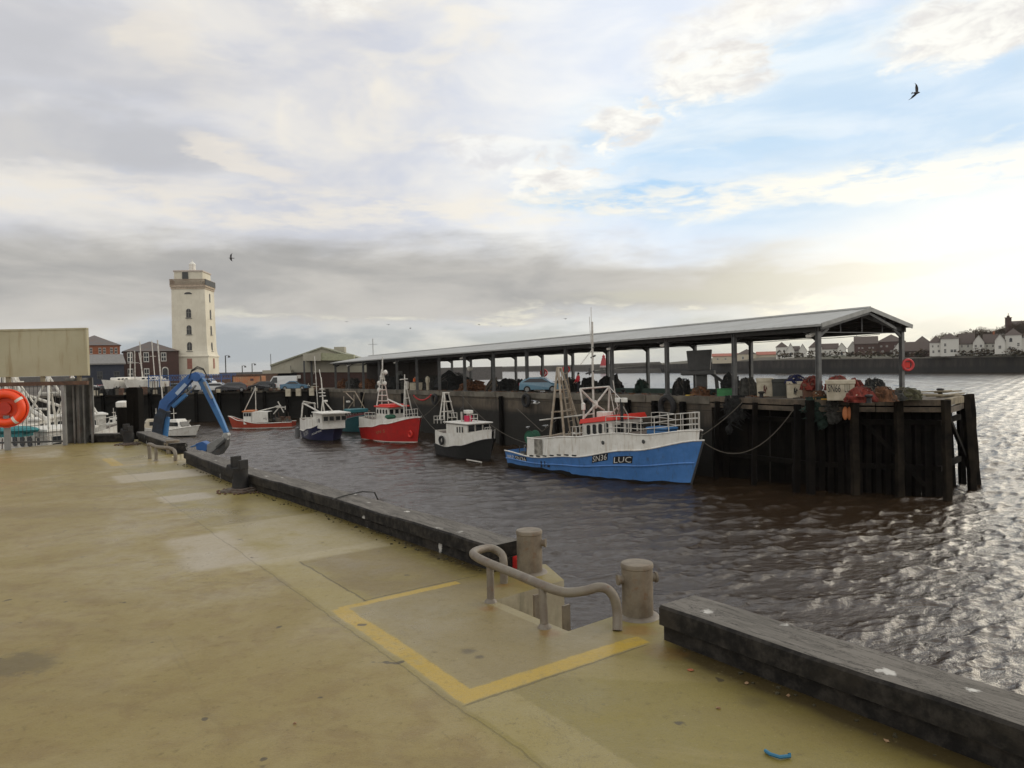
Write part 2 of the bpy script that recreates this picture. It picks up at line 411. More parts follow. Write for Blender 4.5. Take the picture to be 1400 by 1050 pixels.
# ================================================================== our quay: frame u along the kerb, v inland
QO = Vector((1.0, 5.2)); QE = Vector((-0.578, 0.816)); QN = Vector((-0.816, -0.578))
def quv(u, v, z=0.0): p = QO+QE*u+QN*v; return Vector((p.x, p.y, z))
def quay_mat(name, grass=True):
    m = bpy.data.materials.new(name); m.use_nodes = True; t = m.node_tree; b = t.nodes['Principled BSDF']
    g = t.nodes.new('ShaderNodeNewGeometry'); P = g.outputs['Position']
    x, y, z = sep(t, P)
    n1 = nz(t, P, 0.35, 6, 0.6, 0.4); n2 = nz(t, P, 1.6, 8, 0.65, 0.3, 2.0); n3 = nz(t, P, 14.0, 8, 0.7, 0, 4.0); n4 = nz(t, P, 70.0, 4, 0.6, 0, 6.0); nq = nz(t, P, 4.5, 6, 0.6, 0.6, 9.0)
    xx = x+(n2-0.5)*0.10+(n3-0.5)*0.02; yy = y+(nq-0.5)*0.06
    u = (xx-QO.x)*QE.x+(yy-QO.y)*QE.y; v = (xx-QO.x)*QN.x+(yy-QO.y)*QN.y
    def band(s, a, b_, e=0.03): return s.step(a-e, a+e)*s.step(b_+e, b_-e)
    def bx(u0, u1, v0, v1, e=0.03): return band(u, u0, u1, e)*band(v, v0, v1, e)
    # main slab: damp tan concrete with greenish drift towards the kerb
    c = mixc(t, n1.step(0.35, 0.65), (0.265, 0.212, 0.088), (0.315, 0.258, 0.125))
    c = mixc(t, nq.step(0.42, 0.7)*0.5, c, (0.20, 0.135, 0.055))
    strip = v.step(1.75, 1.6)
    green = mixc(t, n2.step(0.35, 0.65), (0.28, 0.235, 0.080), (0.205, 0.165, 0.048))
    c = mixc(t, strip*0.75, c, green)
    near = ((u-0.05).step(0.05, -0.3))
    c = mixc(t, near*strip*0.75, c, mixc(t, n2, (0.27, 0.23, 0.060), (0.21, 0.172, 0.040)))
    # wide brushed sweeps across the apron
    sw = nz(t, comb(t, (x*0.9-y*0.25)*0.16, (y*0.97+x*0.22)*1.1, z), 1.0, 6, 0.6, 0.6)
    c = mixc(t, sw.step(0.53, 0.66)*0.40, c, (0.18, 0.132, 0.062))
    c = mixc(t, sw.step(0.44, 0.34)*0.35, c, (0.36, 0.30, 0.16))
    # paler repair bays and the trench band
    grey = (0.38, 0.33, 0.22)
    c = mixc(t, (bx(4.1, 6.3, 0.15, 1.6, .05)*0.6+bx(3.85, 4.15, 0.2, 1.9, .05)*0.9)*n2.step(0.25, 0.5), c, grey)
    c = mixc(t, (bx(4.15, 5.9, 1.5, 2.25, .12)+bx(8.6, 9.3, 1.0, 1.75, .08)+bx(11.4, 12.6, -0.1, 2.0, .08))*n2.step(0.2, 0.45), c, (0.40, 0.355, 0.31))
    c = mixc(t, bx(14.0, 15.2, 0.2, 1.9, .1)*0.7, c, (0.34, 0.29, 0.20))
    c = mixc(t, band(v, 1.28, 1.62, .015)*band(u, -6.0, 4.0)*0.6, c, (0.35, 0.295, 0.145))
    c = mixc(t, bx(2.25, 3.85, 0.3, 1.2, .08)*n1.step(0.3, 0.6)*0.55, c, (0.16, 0.108, 0.045))
    c = mixc(t, bx(0.15, 2.1, 0.1, 1.45, .1)*0.7, c, (0.25, 0.205, 0.12))
    # joints and cracks
    def line(s, a, w): return ((s-a).ab()).step(w, w*0.3)
    j = (line(v, 1.27, .012)*band(u, 2.2, 3.85)+line(u, 2.22, .012)*band(v, .1, 1.28)+line(v, 1.66, .010)*0.55*band(u, -8.0, 30.0)
         + line(u, 6.3, .012)*band(v, 0, 1.6)*.6+line(u, 0.0, .012)*band(v, .1, 1.62)*.8+line(u, 4.15, .008)*band(v, -.2, 1.6)*.5+line(u, 11.4, .02)*band(v, 0., 2)*.4+line(u, 8.0, .015)*band(v, 0., 1.6)*.5
         + line(v, 6.2, .014)*.4+line(v, 11.0, .014)*.4+line(u, -4.2, .012)*v.step(1.6, 1.7)*.0)
    wv = nz(t, P, 1.1, 7, 0.7, 0.8, 12.0); crack = ((wv-0.5).ab()).step(0.006, 0.001)*n1.step(0.5, 0.62)
    c = mixc(t, (j*(n3*0.8+0.4)).clamp()*0.75+crack*0.45, c, (0.055, 0.042, 0.02))
    pa, pb = onz(676, 821, 0), onz(777, 863, 0); dl = (pb-pa).normalized(); ql = ((x-pa.x)*dl.y*-1.0+(y-pa.y)*dl.x); al = (x-pa.x)*dl.x+(y-pa.y)*dl.y
    c = mixc(t, (ql*-1.0).step(0.10, 0.085)*(ql*-1.0).step(-0.02, 0.0)*band(al, -0.05, (pb-pa).length+.02)*(n3*.5+.5), c, (0.36, 0.32, 0.22))
    # hairline cracks and a second set of casting joints
    c = mixc(t, (line(u+(n3-0.5)*0.04, -1.9, .006)*v.step(0., 1.7))*.5, c, (0.06, 0.045, 0.025))
    # yellow painted lines, worn
    ye = bx(0.02, 0.17, 0.05, 1.60, .012)+bx(0.1, 2.15, 1.46, 1.60, .012)+bx(2.10, 2.19, 0.35, 1.52, .012)+bx(14.4, 16.2, 1.55, 1.78, .02)*0.8+line(u, 14.4, .06)*band(v, .3, 1.7)*0.6
    wear = (n3*0.6+n2*0.4).step(0.38, 0.54)
    c = mixc(t, ye.clamp()*(wear*0.55+0.45), c, mixc(t, n2, (0.52, 0.36, 0.045), (0.42, 0.30, 0.05)))
    # darker band along the kerb foot, orange rust at the posts, grit
    kd = (v+(n2-0.5)*0.5).step(0.42, -0.05)
    kd2 = (v+(n2-0.5)*0.25).step(0.16, -0.02)
    c = mixc(t, ((kd*0.6*n3.step(.3, .6)+kd2*.6)*u.step(2.0, 2.5)+(kd*0.7+kd2*.6)*u.step(0.0, -0.3)).clamp(), c, (0.060, 0.045, 0.018))
    def spot(px, py, r):
        p = onz(px, py, 0); return (((x-p.x).pw(2.0)+(y-p.y).pw(2.0)).pw(0.5)+(n3-0.5)*r*1.4+(nq-0.5)*r*1.5).step(r, r*0.3)
    c = mixc(t, (spot(872, 862, .16)+spot(905, 890, .18)*.6+spot(750, 866, .12)+spot(690, 800, .12)+spot(668, 832, .11)+spot(725, 795, .2)*.6)*0.55, c, (0.22, 0.105, 0.03))
    c = mixc(t, (spot(640, 890, .09)*.9+spot(655, 898, .05)+spot(1030, 960, .12)*.4+spot(20, 910, .35)*.8+spot(245, 500+190, .2)*.4)*0.7, c, (0.06, 0.045, 0.03))
    c = mixc(t, (n3.step(0.56, 0.74))*0.5, c, (0.10, 0.075, 0.035))
    sp = nz(t, P, 5.5, 2, 0.5, 0.0, 31.0); c = mixc(t, sp.step(0.735, 0.76)*0.8, c, (0.05, 0.04, 0.03))
    c = mixc(t, (n4-0.5).ab()*1.8, c, (0.10, 0.075, 0.04))
    n5 = nz(t, P, 33.0, 5, 0.7, 0, 14.0); c = mixc(t, n5.step(0.62, 0.72)*0.5, c, (0.12, 0.09, 0.05)); c = mixc(t, n5.step(0.38, 0.28)*0.35, c, (0.42, 0.37, 0.24))
    ty = nz(t, comb(t, v*3.0+(n2-.5)*.6, u*0.12, 0.0), 1.0, 5, 0.7); c = mixc(t, ty.step(0.60, 0.68)*v.step(1.9, 2.4)*0.22, c, (0.11, 0.08, 0.045))
    c = mixc(t, 1.0, c, (0.87, 0.825, 0.63), 'MULTIPLY')
    t.links.new(c, b.inputs['Base Color'])
    wet = n1.step(0.40, 0.62)*n2.step(0.3, 0.6)
    rgh = 0.56-wet*0.27+(n3-0.5)*0.25-strip*0.05
    t.links.new(rgh.clamp().k, b.inputs['Roughness']); b.inputs['Specular IOR Level'].default_value = 0.4
    h = n3*0.5+n4*0.22+n2*0.8-j*0.6
    bp = t.nodes.new('ShaderNodeBump'); bp.inputs['Strength'].default_value = 0.55; bp.inputs['Distance'].default_value = 0.012
    t.links.new(h.k, bp.inputs['Height']); t.links.new(bp.outputs[0], b.inputs['Normal'])
    return m
M['quay'] = quay_mat('damp_tan_concrete')
M['quaywall'] = mat('stained_quay_concrete', (0.50, 0.45, 0.31), 0.85, col2=(0.25, 0.21, 0.14), scale=1.2, amt=0.9, bump=0.4, streak=0.5, rustc=(0.06, 0.06, 0.03))
def timber_mat():
    m = bpy.data.materials.new('tarred_kerb_timber'); m.use_nodes = True; t = m.node_tree; b = t.nodes['Principled BSDF']
    g = t.nodes.new('ShaderNodeNewGeometry'); P = g.outputs['Position']; nx, ny, nzz = sep(t, g.outputs['Normal'])
    x, y, z = sep(t, P)
    u = (x-QO.x)*QE.x+(y-QO.y)*QE.y; v = (x-QO.x)*QN.x+(y-QO.y)*QN.y
    gr = nz(t, comb(t, u*2.2, v*12.0, z*12.0), 1.0, 7, 0.65, 0.5); n2 = nz(t, P, 9.0, 8, 0.7); n1 = nz(t, P, 1.3, 5, 0.6, 0, 3.)
    top = nzz.step(0.75, 0.98)         # worn grey upper face; tarred sides, darkened further for their shade
    side = mixc(t, n2.step(0.4, 0.7), (0.008, 0.007, 0.006), (0.040, 0.035, 0.029)); side = mixc(t, n1.step(0.5, 0.65)*0.6, side, (0.045, 0.037, 0.027))
    tp = mixc(t, gr.step(0.35, 0.68), (0.165, 0.150, 0.130), (0.095, 0.086, 0.073))
    tp = mixc(t, n1.step(0.4, 0.7)*0.5, tp, (0.16, 0.145, 0.125))
    tp = mixc(t, gr.step(0.66, 0.74)*0.6, tp, (0.02, 0.018, 0.016))
    tp = mixc(t, n2.step(0.55, 0.68)*0.6, tp, (0.05, 0.042, 0.034))
    ck = nz(t, comb(t, u*0.9, v*9.0, z*9.0), 1.0, 8, 0.75, 0.6, 17.0); tp = mixc(t, (ck-0.5).ab().step(0.012, 0.003), tp, (0.008, 0.007, 0.006))
    c = mixc(t, (top*(n2*0.6+0.7)).clamp(), side, tp)
    # gull droppings
    vo = t.nodes.new('ShaderNodeTexVoronoi'); vo.voronoi_dimensions = '2D'; t.links.new(comb(t, u*1.0+(n2-0.5)*0.10, v*1.2, 0.0), vo.inputs['Vector']); vo.inputs['Scale'].default_value = 1.7
    dist = K(t, vo.outputs['Distance'])+(n2-0.5)*0.42+(gr-0.5)*0.22+(n1-0.5)*0.15
    c = mixc(t, dist.step(0.075, 0.03)*(gr*1.5).clamp()*n1.step(.42, .5), c, (0.62, 0.60, 0.55))
    t.links.new(c, b.inputs['Base Color']); b.inputs['Roughness'].default_value = 0.8; b.inputs['Specular IOR Level'].default_value = 0.25
    bp = t.nodes.new('ShaderNodeBump'); bp.inputs['Strength'].default_value = 0.5; bp.inputs['Distance'].default_value = 0.010
    t.links.new((gr+n2*0.8).k, bp.inputs['Height']); t.links.new(bp.outputs[0], b.inputs['Normal'])
    return m
M['kerb'] = timber_mat()

K1 = [(1.02, 5.20), (2.35, 3.36), (4.40, 0.50), (6.6, -2.6)]
K2 = [(-0.246, 7.04), (-2.27, 9.62), (-3.62, 11.30), (-4.95, 12.84), (-7.28, 16.10)]
K3 = [(-8.46, 18.0), (-11.3, 21.9)]
KW = 0.40
def offs(path, w):                     # polyline moved w to the water side
    out = []
    for i, p in enumerate(path):
        a = Vector(path[max(i-1, 0)]); b = Vector(path[min(i+1, len(path)-1)]); d = (b-a).normalized()
        nrm = Vector((-d.y, d.x))
        if nrm.x < 0: nrm = -nrm
        out.append(tuple(Vector(p)+nrm*w))
    return out
def kerb(path, label, hgt=0.26):
    r = thing('timber_kerb', label, 'kerb', (*path[0], 0), 0, 'tarred timber kerbs along our quay edge')
    o2 = offs(path, KW); inn = offs(path, 0.045); o3 = offs(path, KW-0.012)
    base = Vector((*path[0], 0))
    for nm, A_, B_, z0, z1 in (('lower_baulk', inn, o3, 0.0, hgt*0.44), ('upper_baulk', path, o2, hgt*0.47, hgt)):
        mb = MB(); rows = []
        for i in range(len(path)-1):   # subdivide for slightly uneven timber
            k = max(2, int((Vector(path[i+1])-Vector(path[i])).length/0.35))
            for q in range(k+(i == len(path)-2)):
                f = q/k
                a = Vector(A_[i]).lerp(Vector(A_[i+1]), f); b = Vector(B_[i]).lerp(Vector(B_[i+1]), f)
                j = mnoise.noise(Vector((a.x*2, a.y*2, z0)))*0.018; j2 = mnoise.noise(Vector((a.x*4, a.y*4, 9)))*0.010
                ch = 0.018
                d = (b-a).normalized(); a = a+d*j2; b = b+d*j
                rows.append([Vector((a.x, a.y, z0))-base, Vector((a.x, a.y, z1-ch+j))-base, Vector((a.x+d.x*ch, a.y+d.y*ch, z1+j))-base,
                             Vector((b.x-d.x*ch, b.y-d.y*ch, z1+j2))-base, Vector((b.x, b.y, z1-ch+j2))-base, Vector((b.x, b.y, z0))-base])
        mb.grid(rows, close=True)
        n = len(rows); mb.f += [tuple(range(5, -1, -1)), tuple((n-1)*6+j for j in range(6))]; mb.m += [0, 0]
        mb.build(nm, M['kerb'], r)
    return r
kerb(K1, 'long black timber kerb in the foreground, running out of the photo at the lower right')
kerb(K2, 'long grey topped timber kerb between the two ladder openings, white bird droppings on it')
kerb(K3, 'far timber kerb beside the small dark bollard, beyond the second ladder opening')
# short baulk that crosses the far end
mb = MB(); mb.box((0, 0, 0.11), (1.15, 0.38, 0.22)); mb.box((0, 0.0, 0.235), (1.12, 0.34, 0.03))
tag(mb.build('timber_baulk', M['kerb'], loc=(-11.95, 21.75, 0), rz=0.03, bevel=0.02), 'short black timber baulk lying across the far end of our quay beside the sheet piles', 'timber')

# quay platform with the two ladder notches
def quay():
    edge = []
    e1 = offs(K1, KW+0.03)[::-1]; e2 = offs(K2, KW+0.03); e3 = offs(K3, KW+0.03)
    C_, B_, A_, F_ = onz(852, 838, 0), onz(777, 863, 0), onz(676, 821, 0), onz(771, 793, 0)
    poly = list(e1)+[C_, B_, A_, F_, (0.30, 7.30)]+list(e2)
    poly += [(-7.9, 17.0), (-8.25, 17.6), e3[0], e3[1], (-11.5, 22.3), (-12.6, 22.3), (-14.2, 20.1), (-17.5, 18.1), (-40, 6), (-40, -22), (14, -22), (14, -13)]
    mb = MB(); mb.prism([tuple(p[:2]) for p in poly], -7.5, 0.0); mb.m = [0 if i < 2 else 1 for i in range(len(mb.m))]
    o = mb.build('quay_apron', [M['quay'], M['quaywall']]); struct(o)
quay()
# ================================================================== west quay frame: s away from us along the quay, t inland
WO = Vector((17.2, 41.0)); WD = Vector((-0.527, 0.850)); WP = Vector((0.850, 0.527))
def zq(s): return -0.25-0.0085*max(s, -2)
def Q(s, t, z=None):
    p = WO+WD*s+WP*t; return Vector((p.x, p.y, zq(s) if z is None else z))
WRZ = math.atan2(WD.y, WD.x)           # rotation that turns local x into the s direction
def tback(s): return 8.2+0.040*s
def block_mat(name, c1, c2, bw, bh, mort=0.02, tide=-2.2):
    m = bpy.data.materials.new(name); m.use_nodes = True; t = m.node_tree; b = t.nodes['Principled BSDF']
    g = t.nodes.new('ShaderNodeNewGeometry'); P = g.outputs['Position']; x, y, z = sep(t, P)
    s = (x-WO.x)*WD.x+(y-WO.y)*WD.y; q = (x-WO.x)*WP.x+(y-WO.y)*WP.y
    br = t.nodes.new('ShaderNodeTexBrick'); t.links.new(comb(t, s+q*0.9, z, 0.0), br.inputs['Vector'])
    br.inputs['Scale'].default_value = 1.0; br.inputs['Brick Width'].default_value = bw; br.inputs['Row Height'].default_value = bh
    br.inputs['Mortar Size'].default_value = mort; br.inputs['Mortar Smooth'].default_value = 0.4
    br.inputs['Color1'].default_value = (*c1, 1); br.inputs['Color2'].default_value = (*c2, 1); br.inputs['Mortar'].default_value = (0.012, 0.01, 0.008, 1)
    n = nz(t, P, 0.9, 8, 0.65, 0.3); n2 = nz(t, comb(t, s*1.2, z*0.25, q), 1.0, 6, 0.6)
    c = mixc(t, n.step(0.35, 0.7)*0.7, br.outputs[0], tuple(k*0.35 for k in c1))
    c = mixc(t, n2.step(0.5, 0.7)*0.6, c, (0.02, 0.018, 0.014))
    if tide is not None:
        wz = z+(n-0.5)*0.8
        c = mixc(t, wz.step(tide+0.4, tide-0.3)*0.93, c, (0.010, 0.009, 0.006))
    t.links.new(c, b.inputs['Base Color']); b.inputs['Roughness'].default_value = 0.85
    bp = t.nodes.new('ShaderNodeBump'); bp.inputs['Strength'].default_value = 0.8; bp.inputs['Distance'].default_value = 0.06
    t.links.new((n+K(t, br.outputs[1])*-0.6).k, bp.inputs['Height']); t.links.new(bp.outputs[0], b.inputs['Normal'])
    return m
M['stone'] = block_mat('stained_quay_stone', (0.125, 0.098, 0.066), (0.075, 0.06, 0.044), 3.0, 1.15)
M['deck'] = mat('dirty_quay_deck', (0.13, 0.11, 0.085), 0.85, col2=(0.05, 0.04, 0.03), scale=0.6, amt=0.9, bump=0.3)
# stone quay under the shed, top falling gently away from us
def west_quay():
    mb = MB(); st = [7.2, 20, 35, 50, 65, 80, 95]
    for a, b in zip(st, st[1:]):
        A_, B_ = Q(a, -0.8), Q(b, -0.8); C_, D_ = Q(b, tback(b)+2.2), Q(a, tback(a)+2.2)
        low = [Vector((p.x, p.y, -8)) for p in (A_, B_, C_, D_)]
        mb.add([A_, B_, C_, D_]+low, [(0, 1, 2, 3)], 1)
        mb.add([A_, B_, C_, D_]+low, [(0, 4, 5, 1), (2, 6, 7, 3)]+([(3, 7, 4, 0)] if a == st[0] else []), 0)
    struct(mb.build('west_quay', [M['stone'], M['deck']]))
    cop = MB()
    for i in range(30):                # coping stones along the edge, each a little different
        a = 7.3+i*3.0; b = a+2.94; d = random.uniform(0, 0.05)
        A_, B_ = Q(a, -0.87-d), Q(b, -0.87-d); C_, D_ = Q(b, -0.1), Q(a, -0.1)
        top = [p+Vector((0, 0, 0.05+d*0.5)) for p in (A_, B_, C_, D_)]; lo = [p-Vector((0, 0, 0.42)) for p in (A_, B_, C_, D_)]
        cop.add(top+lo, [(0, 1, 2, 3), (0, 4, 5, 1), (1, 5, 6, 2), (2, 6, 7, 3), (3, 7, 4, 0)])
    struct(cop.build('west_quay_coping', mat('coping_stone', (0.17, 0.15, 0.115), 0.85, col2=(0.07, 0.06, 0.045), scale=0.7, amt=0.9, bump=0.4)))
west_quay()

P3, P4 = Vector((22.5, 38.0)), Vector((25.9, 41.8))
def jetty():
    r = thing('timber_jetty', 'dark timber jetty head on tall black piles at the near end of the roofed quay', 'jetty', (16.5, 40.6, 0))
    B = Vector((16.5, 40.6, 0))
    p1, p2, p5 = Q(7.17, -0.8), Q(0, -0.8), Q(0, 9.8); p6 = Q(7.17, tback(7.2)+2.2)
    poly = [tuple((Vector(p[:2])-B.xy)) for p in (p1, p2, P3, P4, p5, p6)]
    MB().prism(poly, -0.50, -0.25).build('deck', [M['deck']], r)
    # planking ends and loose boards give the deck edge its ragged outline
    e = [Vector(p[:2]) for p in (p1, p2, P3, P4)]
    segs = list(zip(e, e[1:]))
    for k, (a, b) in enumerate(segs):
        d = (b-a).normalized(); nrm = Vector((d.y, -d.x))
        for z, w in ((-0.40, 0.36), (-0.78, 0.30)):
            m = MB(); L = (b-a).length; n = max(2, int(L/2.4))
            for i in range(n):
                s0 = a+d*(L*i/n+0.02); s1 = a+d*(L*(i+1)/n-0.02); o = nrm*(0.10+random.uniform(-.02, .03)); dz = random.uniform(-0.025, 0.02)
                if k == 2: m.bar(Vector((*(s0+o), z+dz))-B, Vector((*(s1+o), z+dz))-B, 0.26, w)
                else: m.bar(Vector((*(s0+o), z+dz))-B, Vector((*(s1+o), z+dz))-B, 0.24, w-0.04)
            m.build('edge_beam', M['oldwood_pale'] if (k == 2 and z > -0.5) else M['wood'], r, bevel=0.015)
    def pile(x, y, x2, y2, w, mt, top=-0.2):
        m = MB(); P = [Vector((x2, y2, -7.5)), Vector((x, y, top))]
        n = 7; rows = []
        for i in range(n+1):
            f = i/n; c = P[0].lerp(P[1], f)-B; k = w/2*(1+0.12*mnoise.noise(Vector((x*3, y, i*1.3))))
            c.x += mnoise.noise(Vector((x, i*0.9, 5)))*0.05
            rows.append([c+Vector(q) for q in ((-k, -k, 0), (k, -k, 0), (k, k, 0), (-k, k, 0))])
        m.grid(rows, close=True); m.f.append((n*4, n*4+1, n*4+2, n*4+3)); m.m.append(0)
        return m.build('pile', mt, r, bevel=0.02)
    def along(a, b, n, out, batter, w, mt, top=-0.2, f0=0.0, f1=1.0):
        d = (b-a).normalized(); nrm = Vector((d.y, -d.x))
        for i in range(n):
            f = f0+(f1-f0)*i/max(1, n-1); p = a.lerp(b, f)+nrm*out; q = p+nrm*batter
            pile(p.x, p.y, q.x, q.y, w*random.uniform(.85, 1.15), mt, top+random.uniform(-.1, .05))
    along(e[0], e[1], 3, 0.30, 0.3, 0.30, M['darkwood'], -0.5, 0.1, 0.92)
    along(e[1], e[2], 3, 0.32, 0.45, 0.33, M['pile'], -0.22, 0.34, 1.0)
    along(e[1], e[2], 1, 0.36, 0.25, 0.36, M['darkwood'], -0.3, 0.0, 0.0)
    along(e[1], e[2], 13, -0.7, 0.3, 0.36, M['darkwood'], -0.52, 0.08, 0.95)  # inner rows added so the space under the deck stays dark
    along(e[1], e[2], 8, -1.9, 0.0, 0.36, M['darkwood'], -0.52, 0.06, 0.80)
    along(e[2], e[3], 2, 0.25, 0.45, 0.30, M['pile'], -0.16, 0.72, 1.0)
    along(e[2], e[3], 4, -0.9, 0.3, 0.40, M['darkwood'], -0.52, 0.15, 0.95)
    along(e[2], e[3], 4, -1.9, 0.2, 0.40, M['darkwood'], -0.52, 0.25, 1.0)
    along(e[3], Vector(p5[:2]), 4, 0.0, 0.2, 0.36, M['darkwood'], -0.52, 0.1, 0.9)
    # walings, bracing and dark inner boards added to hold the shadow below
    for z in (-1.5, -3.9):
        m = MB()
        for (a, b), o in zip(segs, (-.5, -.5, -.3)):
            d = (b-a).normalized(); nrm = Vector((d.y, -d.x))*o
            m.bar(Vector((*(a+nrm), z))-B, Vector((*(b+nrm), z))-B, 0.2, 0.28)
        m.build('waling', M['darkwood'], r)
    m = MB()
    ia = Vector(p1[:2])+WP*0.35; ib = Vector(p2[:2])+WP*2.6; ic = P3+Vector((-1.7, 1.9)); idd = Vector((23.6, 43.6)); ie = Vector(p5[:2])-WP*1.0
    for a, b in ((ia, ib), (ib, ic), (ic, idd), (idd, ie)):
        L = (b-a).length; n = int(L/0.42); d = (b-a).normalized()
        for i in range(n):
            c = a+d*(i+0.5)*L/n; m.box(Vector((c.x, c.y, -4.0))-B+Vector((random.uniform(-.05, .05), random.uniform(-.05, .05), 0)), (L/n*0.97, 0.18, 6.96), rz=math.atan2(d.y, d.x))
    m.build('shade_boards', M['darkwood'], r)
    m = MB(); a, b = P3, P4
    m.bar(Vector((*(a+Vector((.2, 0))), -1.2))-B, Vector((*(b+Vector((.2, -.2))), -4.6))-B, 0.16, 0.2)
    m.bar(Vector((*(e[1]+(e[2]-e[1])*.35), -1.0))-B+Vector((0, -.1, 0)), Vector((*(e[1]+(e[2]-e[1])*.85), -4.8))-B+Vector((0, -.1, 0)), 0.14, 0.2)
    m.build('brace', M['darkwood'], r)
    m = MB()
    for i, (px, py, a, L) in enumerate(((24.2, 40.2, .5, 2.6), (25.3, 41.6, .8, 2.2), (23.2, 39.6, .42, 2.0), (25.6, 42.9, .65, 3.0), (22.2, 39.3, -.4, 1.6), (24.9, 42.2, .75, 1.9), (23.8, 41.4, .2, 1.8))):
        m.box(Vector((px, py, -0.195+i*0.035))-B, (L, 0.24+0.1*(i % 2), 0.06), rz=a)
    m.build('loose_plank', M['oldwood_pale'], r)
M['oldwood_pale'] = mat('pale_worn_timber', (0.30, 0.25, 0.16), 0.85, col2=(0.10, 0.08, 0.05), scale=1.4, amt=0.8, bump=0.4, streak=0.4, rustc=(0.12, 0.06, 0.03))
M['pile'] = mat('tidal_pile_timber', (0.026, 0.020, 0.013), 0.9, spec=0.12, col2=(0.006, 0.005, 0.004), scale=0.8, amt=1.0, bump=0.6, streak=0.7, rustc=(0.012, 0.010, 0.007))
jetty()
# fender timbers and a tyre hung on the stone wall
for i, s in enumerate((9.5, 12.2, 15.0, 24.0, 33.0, 44.0, 56.0, 70.0)):
    p = Q(s, -1.05, 0); m = MB(); m.box((0, 0, -3.9), (0.36, 0.3, 7.0+zq(s)*0))
    m.box((0, 0.02, -0.62), (0.40, 0.34, 0.10))
    tag(m.build('fender_pile', M['darkwood'], loc=p+Vector((0, 0, zq(s)+0.1)), rz=WRZ, bevel=0.02), '%s dark vertical timber on the stone face of the roofed quay, from its near end' % ('first', 'second', 'third', 'fourth', 'fifth', 'sixth', 'seventh', 'eighth')[i], 'fender', 'fender timbers on the stone quay')
def tyre(loc, rz, label, r=0.55, group='tyres hung as fenders'):
    m = MB(); pts = [(math.cos(a)*r, 0, math.sin(a)*r) for a in [2*math.pi*i/20 for i in range(20)]]
    m.tube(pts, r*0.32, 8, closed=True)
    return tag(m.build('tyre', M['black'], loc=loc, rz=rz, smooth=True), label, 'tyre', group)
tyre(Q(10.9, -1.12, -1.0), WRZ, 'big black tyre fender on the stone wall above the bow rail of the blue boat', 0.62)
tyre(Q(28.5, -1.15, -1.1), WRZ, 'black tyre fender on the stone wall right of the red garland', 0.5)
tyre(Q(19.6, -1.15, -1.25), WRZ, 'black tyre fender on the stone wall behind the mast of the blue boat', 0.5)
tyre(Q(47.0, -1.15, -1.5), WRZ, 'black tyre fender on the stone wall behind the red boat', 0.5)

